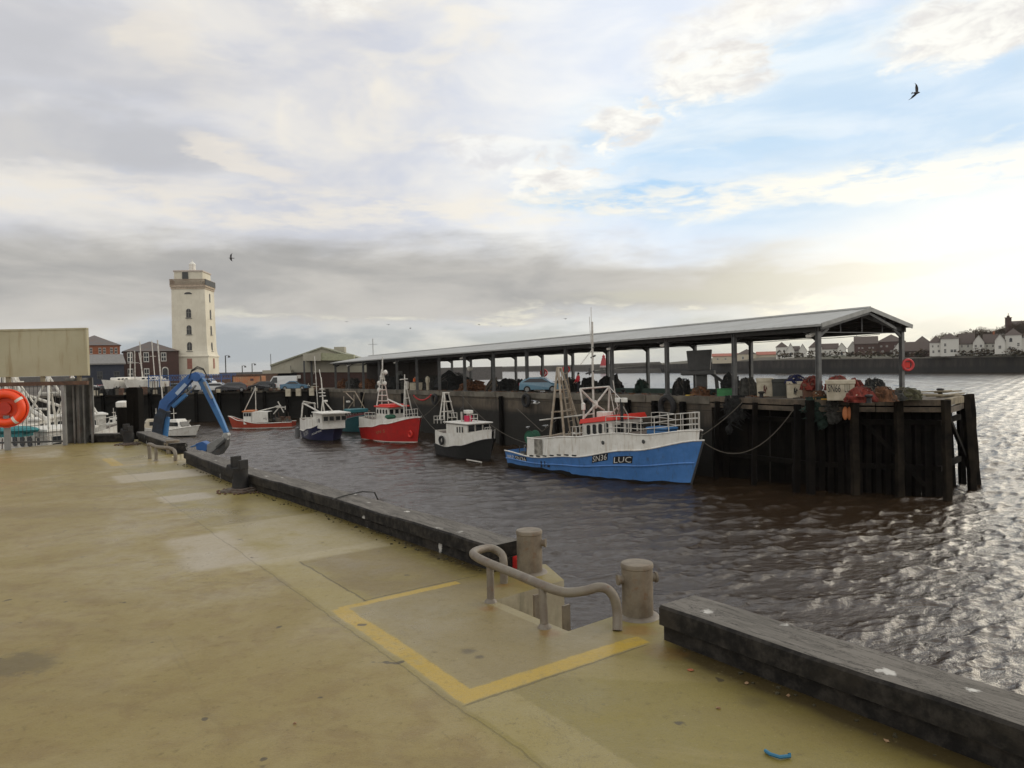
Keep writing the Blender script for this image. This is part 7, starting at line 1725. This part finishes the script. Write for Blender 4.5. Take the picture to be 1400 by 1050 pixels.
p = land(330, 118); m = MB(); m.box((0, 0, 1.2), (11.5, .5, 2.4)); m.box((0, 0, 2.45), (11.7, .7, .12)); tag(m.build('low_wall', mat('brown_low_wall', (.16, .10, .07), .85, amt=.8), loc=p, rz=.02), 'long low brown wall behind the orange container and vans', 'wall')
p = land(212, 200); m = MB(); m.box((0, 0, 1.0), (150, .5, 3.6)); tag(m.build('harbour_wall', mat('grey_brown_distant_wall', (.14, .13, .12), .9), loc=p+Vector((20, 0, 0)), rz=.03), 'long distant grey wall on the skyline behind the tower and the parked vans', 'wall')
# blue lattice fence
a, c_ = land(203, 107), land(323, 112); o = thing('lattice_fence', 'blue lattice fence running in front of the tower foot', 'fence', a); d = c_-a
zt = 2-(516-510)*.11-ZL-.0
for z in (zt+.35, zt-.38): m = MB(); m.bar(Vector((0, 0, z)), d+Vector((0, 0, z)), .07, .09); m.build('rail', M['craneblue'], o)
n = 34
for i in range(n):
    f0, f1 = i/n, (i+1)/n; m = MB()
    m.bar(d*f0+Vector((0, 0, zt-.36)), d*f1+Vector((0, 0, zt+.33)), .06, .05); m.bar(d*f0+Vector((0, -.02, zt+.33)), d*f1+Vector((0, -.02, zt-.36)), .06, .05)
    m.build('lattice', M['craneblue'], o)
for i in range(0, n+1, 4): m = MB(); m.bar(d*(i/n), d*(i/n)+Vector((0, 0, zt+.4)), .09); m.build('post', M['craneblue'], o)

# hauled out boats with their masts, left of the tower
GY = 'boats hauled out on the quay left of the tower'
def yacht(px, D, L, e, label, mast_px, mast_top, cover=False):
    p = land(px, D); b = Boat('hauled_out_boat', label, 'yacht', (p.x-e[0]*L/2, p.y-e[1]*L/2), e, L, L*.32, [(0, 1.2), (.5, 1.15), (1, 1.5)], .8, GY, .7, z=ZL+.75)
    b.shell('hull', M['white'], lambda t: .15, b.sh, n=16); b.shell('keel', M['dark_steel'], lambda t: -.75, lambda t: .17, n=16, out=-.05)
    b.deck(lambda t: b.sh(t)-.08, M['white'])
    m = MB(); m.box((-.2, 0, 1.45), (L*.42, L*.2, .6)); c = m.build('cabin', M['white'], b.o, bevel=.12)
    sd = -1 if e[0] > 0 else 1
    for i in range(3): m = MB(); m.box((-L*.12+i*L*.11, sd*(L*.1+.01), 1.5), (L*.06, .04, .2)); m.build('window', M['glass'], c)
    q0 = b.px(mast_px[0], mast_top[0], 0); q1 = b.px(mast_px[1], mast_top[1], 0)
    if mast_top[1]: b.pipes('mast', [((q0.x, 0, 1.3), q1)], r=.075); b.pipes('crosstree', [(q1*.6+Vector((q0.x, 0, 1.3))*.4+Vector((0, -.5, 0)), q1*.6+Vector((q0.x, 0, 1.3))*.4+Vector((0, .5, 0)))], r=.04)
    for x in (-L*.25, L*.2):
        for s_ in (-1, 1): m = MB(); m.bar((x, s_*L*.2, -.75), (x, s_*L*.13, .5), .08); m.build('shore_prop', M['dark_steel'], b.o)
    return b
yacht(163, 107, 6.0, (-.35, -.94), 'white boat with a round stern, left one of those hauled out', (178, 178.5), (530, 481))
yacht(182, 110, 7.0, (.5, -.86), 'white hauled out yacht under two close pale masts', (185, 184), (528, 480))
yacht(199, 108, 6.5, (-.6, -.8), 'white hauled out yacht with a cream deck box, right of the two close masts', (195, 191), (526, 467))
yacht(214, 112, 5.5, (.8, -.6), 'rightmost white hauled out yacht at the foot of the brown hall', (212, 207.5), (525, 466))
yacht(176, 114, 6.5, (1, .1), 'hauled out white boat mostly behind the others, with a slanting mast', (196, 190), (520, 482))
p = atd(224, 545, 97); o = thing('moored_yacht', 'yacht at the back wall whose very tall pale mast rises beside the tower', 'yacht', (p.x, p.y, WZ), .1, None)
m = MB(); m.add([(-2.6, -.9, .9), (2.2, -.7, 1.0), (3.4, 0, 1.15), (2.2, .7, 1.0), (-2.6, .9, .9), (-2.4, -.5, .0), (2.6, 0, 0), (-2.4, .5, 0)], [(0, 1, 2, 3, 4), (0, 5, 6, 2, 1), (4, 3, 2, 6, 7), (0, 4, 7, 5), (5, 7, 6)]); m.build('hull', M['white'], o)
m = MB(); d0 = atd(224, 545, 97); d1 = atd(215.5, 465, 97); m.tube([Vector((0, 0, 1)), d1-Vector((p.x, p.y, WZ))], .09, 6); m.build('mast', M['white_pipe'], o, smooth=True)

# lamp posts behind the basin
for px, y0, y1, D, lb in ((309, 515, 486, 125, 'street lamp with a hanging head right of the tower'), (331.5, 514, 500, 150, 'shorter street lamp, left one of the pair above the orange container'), (345, 514, 497, 150, 'street lamp, right one of the pair above the orange container')):
    p = atd(px, y0, D); zt = atd(px, y0 if 0 else y1, D).z; o = thing('street_lamp', lb, 'street lamp', (p.x, p.y, ZL), 0, 'street lamps behind the basin')
    m = MB(); m.tube([(0, 0, 0), (0, 0, zt-ZL)], .09, 6); m.build('post', M['dark_steel'], o)
    m = MB(); m.tube([(0, 0, zt-ZL-.1), (.35, 0, zt-ZL+.05), (.62, 0, zt-ZL-.05)], .04, 5); m.build('arm', M['dark_steel'], o)
    m = MB(); m.lathe([(.22, -.35), (.20, -.15), (.06, 0)], c=(.62, 0, zt-ZL-.02), n=10); m.build('lamp_head', M['dark_steel'], o)
p = atd(510, 480, 118); o = thing('radio_mast', 'thin lattice radio mast rising behind the far end of the shed roof', 'mast', (p.x, p.y, ZL))
m = MB(); zt = atd(510, 463, 118).z-ZL; m.tube([(0, 0, 0), (0, 0, zt)], .06, 5); m.build('pole', M['grey_steel'], o)
m = MB(); m.tube([(-.7, 0, zt-.9), (.7, 0, zt-.9)], .03, 5); m.build('crossbar', M['grey_steel'], o)

# ---------------- things hung on or floating from the jetty
p = atd(1158, 562, 39.6); o = thing('net_float', 'orange double lobed float hanging from the jetty edge beam', 'float', p, 0)
for sx in (-1, 1): m = MB(); m.blob((sx*.12, -.05, -.12), (.155, .15, .36), 12, 9, .04, seed=sx); m.build('lobe', mat('faded_orange_float', (.62, .22, .08), .6, amt=.5), o, smooth=True)
m = MB(); m.tube([(0, 0, .15), (-.02, .02, .9)], .025, 5); m.build('line', M['rope'], o)
def drape(name, label, px0, px1, py0, py1, D, mt, seed, cat='net'):
    p = atd((px0+px1)/2, py0, D); w = (px1-px0)*D/2000; h = (py1-py0)*D/1000; m = MB(); rnd = random.Random(seed)
    for i in range(46):
        x = rnd.uniform(-w, w); l = h*rnd.uniform(.35, 1)*(1-.5*abs(x)/w)
        pts = [Vector((x, rnd.uniform(-.1, .1), .1))]+[Vector((x+rnd.uniform(-.15, .15)*j, -.12+rnd.uniform(-.1, .1), -l*j/4)) for j in range(1, 5)]
        m.tube(pts, [.03, .05, .07, .06, .02], 5)
    for i in range(9): m.blob((rnd.uniform(-w, w)*.8, -.1, -h*rnd.uniform(.1, .8)), (.22, .14, .3), 8, 6, .3, seed=i+seed)
    return tag(m.build(name, mt, loc=p, smooth=True), label, cat)
drape('hanging_net', 'dark green netting hanging over the jetty edge left of the orange float', 1100, 1134, 545, 590, 40.4, M['net_green'], 3)
drape('hanging_net', 'grey brown bundle of old net hanging beside the green netting', 1132, 1148, 545, 580, 40.0, M['net_grey'], 4)
drape('hanging_net', 'black net bundle hanging at the joint of stone quay and timber jetty', 992, 1018, 543, 600, 44.6, M['net_black'], 5)
# red garland of floats on the stone wall
s_a, s_b = qs(567, -1.0), qs(589, -1.0); o = thing('float_garland', 'string of small red floats hanging on the stone wall above the red boat bow', 'floats', Q((s_a+s_b)/2, -1.1, -1.0), 0)
cc = Q((s_a+s_b)/2, -1.1, -1.0)
a = atd(566, 541, Q(s_a, -1.1).y); c_ = atd(589, 540, Q(s_b, -1.1).y)
for i in range(15):
    f = i/14; q = a.lerp(c_, f)+Vector((0, 0, -.55*math.sin(math.pi*f)**.8)); m = MB(); m.blob((0, 0, 0), (.11, .10, .09), 8, 6, .05); fo = m.build('float', M['redfloat'] if 'redfloat' in M else M.setdefault('redfloat', mat('pink_red_float', (.60, .05, .05), .5)), o, smooth=True); fo.location = q-cc
# gulls resting, gull flying low by the wall
def gull(loc, rz, label, span=1.1, flap=.35, dark=False, bank=0.0, sitting=False, group='gulls over the harbour'):
    o = thing('gull', label, 'gull', loc, rz, group); o.rotation_euler = (bank, 0, rz)
    wm = M['gulldark'] if dark else M['gullwhite']
    m = MB(); L_ = span*.42
    m.tube([(-L_*.5, 0, 0), (-L_*.42, 0, .01), (-L_*.2, 0, .01), (.0, 0, .0), (L_*.25, 0, .01), (L_*.36, 0, .03), (L_*.46, 0, .035), (L_*.50, 0, .02), (L_*.60, 0, .01)], [.012*span, .035*span, .055*span, .075*span, .06*span, .04*span, .042*span, .02*span, .006*span], 10)
    m.add([(-L_*.45, 0, .005), (-L_*.75, -.08*span, 0), (-L_*.78, .08*span, 0)], [(0, 1, 2)])
    if sitting:
        m.tube([(0, .03, 0), (0, .03, -.14)], .008, 5); m.tube([(0, -.03, 0), (0, -.03, -.14)], .008, 5)
    m.build('body', wm, o, smooth=True)
    for s_ in (-1, 1):
        m = MB(); hs = span/2
        if sitting: m.blob((-.05, s_*.065*span, .01), (.20*span, .02*span, .06*span), 10, 6, .02)
        else:
            xs = [(0, .10, -.06), (.35, .12, -.07), (.55, .10, -.08), (.8, .01, -.08), (1.0, -.16, -.18)]
            top = [[Vector((x*span, s_*f*hs, z_)) for x, z_ in ((a_, flap*hs*f*(1-.45*f)*1.6), ((a_+b_)/2, flap*hs*f*(1-.45*f)*1.6+.012), (b_, flap*hs*f*(1-.45*f)*1.6))] for f, a_, b_ in xs]
            bot = [[v-Vector((0, 0, .018*(1-.7*i/4))) for v in r_] for i, r_ in enumerate(top)]
            m.grid(top); m.grid(bot[::-1])
            for i in range(4): m.add([top[i][0], top[i+1][0], bot[i+1][0], bot[i][0]], [(0, 1, 2, 3)]); m.add([top[i][2], top[i+1][2], bot[i+1][2], bot[i][2]], [(0, 1, 2, 3)])
        m.build('wing', M['gulldark'] if dark else M['gullgrey'], o, smooth=True)
    return o
M['gullwhite'] = mat('gull_white', (.65, .64, .6), .8, amt=.1); M['gullgrey'] = mat('gull_grey', (.30, .31, .32), .8, amt=.1); M['gulldark'] = mat('dark_gull_plumage', (.06, .055, .055), .8, amt=.3)
g = gull(atd(1253, 127, 34), R(0), 'large dark gull flying high at the upper right', .78, .55, True); g.rotation_euler = (R(-50), R(-5), R(8))
g = gull(atd(316, 353, 60), R(200), 'dark gull flying to the right of the tower top', .75, .5, True); g.rotation_euler = (R(55), 0, R(200))
for px, py, D, s_, lb in ((773, 436, 90, 1.0, 'tiny gull in the sky above the middle of the shed roof'), (655, 444, 110, 1., 'tiny gull just above the shed roof, left of the middle one'), (685, 446, 120, .8, 'faint tiny gull directly right of the one left of the middle'), (531, 444, 100, 1.0, 'tiny gull above the far end of the shed, left of two'), (561, 449, 100, 1.0, 'tiny gull above the far end of the shed, right of two'), (474, 440, 110, .9, 'tiny gull far left in the sky above the market hall'), (1076, 463.5, 52, 1.1, 'gull gliding under the shed roof left of the corner column')):
    gull(atd(px, py, D), px*.7, lb, s_*.6, .3, px != 1076)
g = gull(atd(733, 551, 57), R(15), 'white gull flying low in front of the stone wall left of the gallows', 1.3, .35)
gull(atd(722, 584, 56), 1.0, 'white gull perched at the stern of the blue boat, left of two', .9, sitting=True); gull(atd(746, 582, 55), .3, 'white gull perched at the stern of the blue boat, right of two', .9, sitting=True)
gull(qp(742, -.5, .16), .3, 'gull standing on the quay edge in front of the hatchback', .9, sitting=True)

# lifebuoys on the shed columns
def small_buoy(s, tt, z, r, label, side=.25):
    p = Q(s, tt+side*0, z); p += Vector((.32, -.12, 0)); o = thing('lifebuoy', label, 'lifebuoy', p, .0, 'red lifebuoys on the shed columns')
    m = MB(); m.tube([(math.cos(a)*r, 0, math.sin(a)*r) for a in [k_*math.pi/10 for k_ in range(20)]], r*.26, 8, closed=True); ri = m.build('ring', M['redfloat'], o, smooth=True)
    m = MB(); m.box((0, .1, 0), (r*1.1, .05, r*1.1)); m.build('back_board', M['redroof'], o)
p0 = Q(0, 8.2); small_buoy(0, 8.2, atd(1238, 499, 45).z, .32, 'red lifebuoy on the rear end column of the shed')
small_buoy(qs(748, 11), 10.2, atd(750, 510, 80).z, .36, 'red lifebuoy on a back column above the blue hatchback')
small_buoy(qs(771, 0), -.1, atd(774, 505, 61).z, .26, 'small red lifebuoy on a front column behind the brown gallows')

# ---------------- people
def person(loc, rz, label, jacket, trousers, pose='stand', h=1.75, hatc=None, hold=None):
    o = thing('person', label, 'person', loc, rz)
    k = h/1.75
    lean = .12 if pose == 'lean' else 0
    J = {'pel': (0, 0, .95), 'chest': (lean, 0, 1.25), 'neck': (lean*1.6, 0, 1.47), 'head': (lean*1.9, 0, 1.58), 'crown': (lean*2, 0, 1.70)}
    for s, n in ((-1, 'r'), (1, 'l')):
        J['sh'+n] = (lean*1.4, s*.19, 1.40); J['el'+n] = (lean*1.4+.06, s*.27, 1.13); J['wr'+n] = (lean*1.4+.24, s*.22, .95 if pose == 'stand' else 1.05); J['ha'+n] = (lean*1.4+.30, s*.20, .90 if pose == 'stand' else 1.04)
        J['hip'+n] = (0, s*.10, .90); J['kn'+n] = (.03+s*.06, s*.12, .49); J['an'+n] = (s*.10, s*.13, .09); J['to'+n] = (s*.10+.16, s*.14, .04)
    def skin(name, chain, rad, mt, sub=1):
        names = []
        for e in chain:
            for q in e:
                if q not in names: names.append(q)
        me = bpy.data.meshes.new(name); me.from_pydata([tuple(c_*k for c_ in J[q]) for q in names], [(names.index(a), names.index(b_)) for a, b_ in chain], []); me.materials.append(mt)
        ob = bpy.data.objects.new(name, me); COL.objects.link(ob); ob.parent = o
        sm = ob.modifiers.new('skin', 'SKIN'); sm.use_smooth_shade = True
        if not me.skin_vertices: 
            bm_ = __import__('bmesh').new(); bm_.from_mesh(me); bm_.verts.layers.skin.verify(); bm_.to_mesh(me); bm_.free()
        for i, q in enumerate(names):
            r_ = rad.get(q, .05); me.skin_vertices[0].data[i].radius = (r_*k, r_*k*(1.0 if not isinstance(r_, tuple) else 1)); me.skin_vertices[0].data[i].use_root = (i == 0)
        ss = ob.modifiers.new('sub', 'SUBSURF'); ss.levels = sub; ss.render_levels = sub
        return ob
    sk = mat('skin', (.42, .24, .17), .6, amt=.1)
    limbs = [('pel', 'chest'), ('chest', 'neck'), ('neck', 'head'), ('head', 'crown')]
    for n in 'rl': limbs += [('neck', 'sh'+n), ('sh'+n, 'el'+n), ('el'+n, 'wr'+n), ('wr'+n, 'ha'+n), ('pel', 'hip'+n), ('hip'+n, 'kn'+n), ('kn'+n, 'an'+n), ('an'+n, 'to'+n)]
    rb = {'pel': .12, 'chest': .125, 'neck': .055, 'head': .085, 'crown': .07}
    for n in 'rl': rb.update({'sh'+n: .055, 'el'+n: .042, 'wr'+n: .028, 'ha'+n: .035, 'hip'+n: .085, 'kn'+n: .06, 'an'+n: .04, 'to'+n: .035})
    skin('body', limbs, rb, sk)
    jl = [('pel', 'chest'), ('chest', 'neck')]; jr = {'pel': .165, 'chest': .17, 'neck': .085}
    for n in 'rl': jl += [('neck', 'sh'+n), ('sh'+n, 'el'+n), ('el'+n, 'wr'+n)]; jr.update({'sh'+n: .085, 'el'+n: .068, 'wr'+n: .05})
    skin('jacket', jl, jr, jacket)
    tl = []; tr_ = {'pel': .14}
    for n in 'rl': tl += [('pel', 'hip'+n), ('hip'+n, 'kn'+n), ('kn'+n, 'an'+n)]; tr_.update({'hip'+n: .105, 'kn'+n: .08, 'an'+n: .065})
    skin('trousers', tl, tr_, trousers)
    hx, hy, hz = [c_*k for c_ in J['crown']]
    m = MB(); m.blob((hx-.02, hy, hz-.02), (.105, .095, .085), 12, 8, .05); m.build('hat' if hatc else 'hair', hatc or mat('dark_hair', (.03, .02, .015), .8), o, smooth=True)
    m = MB(); m.blob((hx+.09, 0, hz-.13), (.022, .015, .025), 6, 5, 0); m.build('nose', sk, o)
    for s in (-1, 1):
        m = MB(); m.box((hx+.075, s*.035, hz-.095), (.012, .022, .012)); m.build('eye', M['plate'], o)
        n = 'l' if s > 0 else 'r'; b_ = Vector(J['ha'+n])*k
        for f in range(4): m = MB(); m.tube([b_+Vector((.0, (f-1.5)*.018, -.01)), b_+Vector((.05, (f-1.5)*.02, -.025)), b_+Vector((.065, (f-1.5)*.02, -.055))], [.011, .010, .008], 5); m.build('finger', sk, o)
        m = MB(); m.tube([b_+Vector((-.02, -s*.03, 0)), b_+Vector((.02, -s*.055, -.02))], .012, 5); m.build('thumb', sk, o)
    return o
dk = mat('dark_trousers', (.02, .022, .03), .8)
person(qp(791, 1.2), R(200), 'person in a red jacket and dark hat standing under the shed left of the mast', mat('red_jacket', (.62, .02, .035), .7), dk, hatc=mat('black_hat', (.015, .015, .015), .8))
person(qp(566, 1.2), R(-30), 'person in a bright orange jacket leaning over a white box under the shed', mat('hi_vis_orange_jacket', (.85, .16, .03), .7), dk, 'lean')
p = qp(569, .5); m = MB(); m.box((0, 0, .45), (1.5, .8, .85)); m.box((0, 0, .9), (1.55, .85, .06)); tag(m.build('white_box', M['tubcream'], loc=p, rz=.1, bevel=.02), 'white fish box in front of the person in the orange jacket', 'box')
for i, (px, y0) in enumerate(((556, 518), (551, 519))):
    p = qp(px, 1.0+i*.4); m = MB(); m.lathe([(.22, 0), (.26, .3), (.26, 1.0), (.2, 1.1), (.05, 1.12)], n=12); tag(m.build('drum', M['white'] if i == 0 else M['net_grey'], loc=p, smooth=True), ('white drum beside the person in orange', 'grey drum left of the white drum near the person in orange')[i], 'drum')
p = qp(585, .6); m = MB(); m.lathe([(.16, 0), (.18, .9), (.26, 1.0), (.24, 1.5), (.05, 1.7)], n=10); tag(m.build('buoy', M['tubcream'], loc=p, smooth=True), 'pale upright marker buoy by the column right of the person in orange', 'buoy')
# small mushroom bollards on quay edges
for i, (px, t_) in enumerate(((1262, 2.0), (852, .1), (1041, -.45), (1188, -2.1))):
    if px == 1262: p = onz(1262, 540, -.25); p = Vector((24.6, 42.0, -.25))
    else: p = qp(px, t_)
    m = MB(); m.lathe([(.16, 0), (.12, .06), (.11, .26), (.2, .32), (.2, .38), (.1, .42)], n=14)
    tag(m.build('mushroom_bollard', M['bollard'], loc=p, smooth=True), ('small mushroom bollard on the jetty head right of the rear end column', 'mushroom bollard on the stone quay edge above the blue boat rail', 'mushroom bollard on the jetty edge in front of the first cream tub', 'mushroom bollard at the jetty edge by the red and brown net heap')[i], 'bollard', 'mushroom bollards on the roofed quay')
for i, px in enumerate((396, 410, 428)):
    p = land(px, 109.2+(.6 if px > 400 else 0)); m = MB(); m.box((0, 0, .0), (.7, .4, 1.1)); tag(m.build('yellow_post', M['tubcream'], loc=p+Vector((0, -.9, -.3))), ('leftmost of three pale blocks on the edge of the back wall under the blue saloon', 'middle pale block on the edge of the back wall under the blue saloon', 'rightmost pale block on the edge of the back wall')[i], 'block', 'pale blocks on the edge of the back wall')

# mooring lines
def line(name, label, A_, B_, sag, r=.028, n=14):
    A_, B_ = Vector(A_), Vector(B_); m = MB(); pts = []
    for i in range(n+1): f = i/n; pts.append(A_.lerp(B_, f)-A_+Vector((0, 0, -sag*4*f*(1-f))))
    m.tube(pts, r, 5); return tag(m.build(name, M['rope'], loc=A_, smooth=True), label, 'rope', 'mooring lines')
Mb = BLUE.o.matrix_basis if False else (Matrix.Translation(BLUE.c) @ Matrix.Rotation(BLUE.rz, 4, 'Z'))
bw_ = Mb @ Vector((7.5, .2, 3.0))
line('mooring_line', 'mooring line rising from the blue boat bow to the stone wall', bw_, qp(1020, -.75), .15)
line('mooring_line', 'slack mooring line sagging from the blue boat bow to the jetty piles', bw_+Vector((0, 0, -.3)), atd(1085, 560, 40.6), 1.5)
line('mooring_line', 'mooring line from the blue boat stern to the stone wall', Mb @ Vector((-7.4, 1.5, 1.2)), qp(628, -.85), 1.2)
line('mooring_line', 'mooring line from the black boat stern to the quay top', Vector((-5.6, 62, -4.0)), qp(560, -.85), .9)
line('mooring_line', 'mooring line from the red boat to the quay top', atd(572, 574, 71), qp(610, -.85), .3)

# yard clutter round the hauled out boats and along the back wall
m = MB(); rnd = random.Random(91)
for i in range(150):
    px = rnd.uniform(122, 236) if i < 90 else rnd.uniform(236, 440); D = 105.2+rnd.uniform(0, 2.5) if px < 300 else 109.6+rnd.uniform(0, 1.5)
    p = land(px, D); z = rnd.uniform(.2, 1.1)*(1 if i < 90 else .5)
    if rnd.random() < .35: m.tube([p, p+Vector((rnd.uniform(-.2, .2), 0, z*2.0))], .05, 5, mi=rnd.randrange(5))
    else: m.box(p+Vector((0, 0, z/2)), (rnd.uniform(.2, 1.0), rnd.uniform(.3, .8), z), rz=rnd.uniform(0, 3), mi=rnd.randrange(5))
tag(m.build('yard_clutter', [M['net_black'], M['rope'], M['net_grey'], M['rust'], M['tubcream']]), 'small jumbled boxes, props and gear along the edge of the quay behind the basin', 'clutter', kind='stuff')
# ================================================================== damp river air
m = MB(); m.box((0, 2000, 24), (19000, 16000, 66))
me = bpy.data.meshes.new('haze'); me.from_pydata(m.v, [], m.f); hm = bpy.data.materials.new('haze'); hm.use_nodes = True; t = hm.node_tree; t.nodes.clear()
pv = t.nodes.new('ShaderNodeVolumePrincipled'); pv.inputs['Color'].default_value = (.9, .92, .95, 1); pv.inputs['Density'].default_value = 0.00006; pv.inputs['Anisotropy'].default_value = 0.3
ou = t.nodes.new('ShaderNodeOutputMaterial'); t.links.new(pv.outputs[0], ou.inputs['Volume']); me.materials.append(hm)
hz = bpy.data.objects.new('haze', me); COL.objects.link(hz); hz['kind'] = 'stuff'
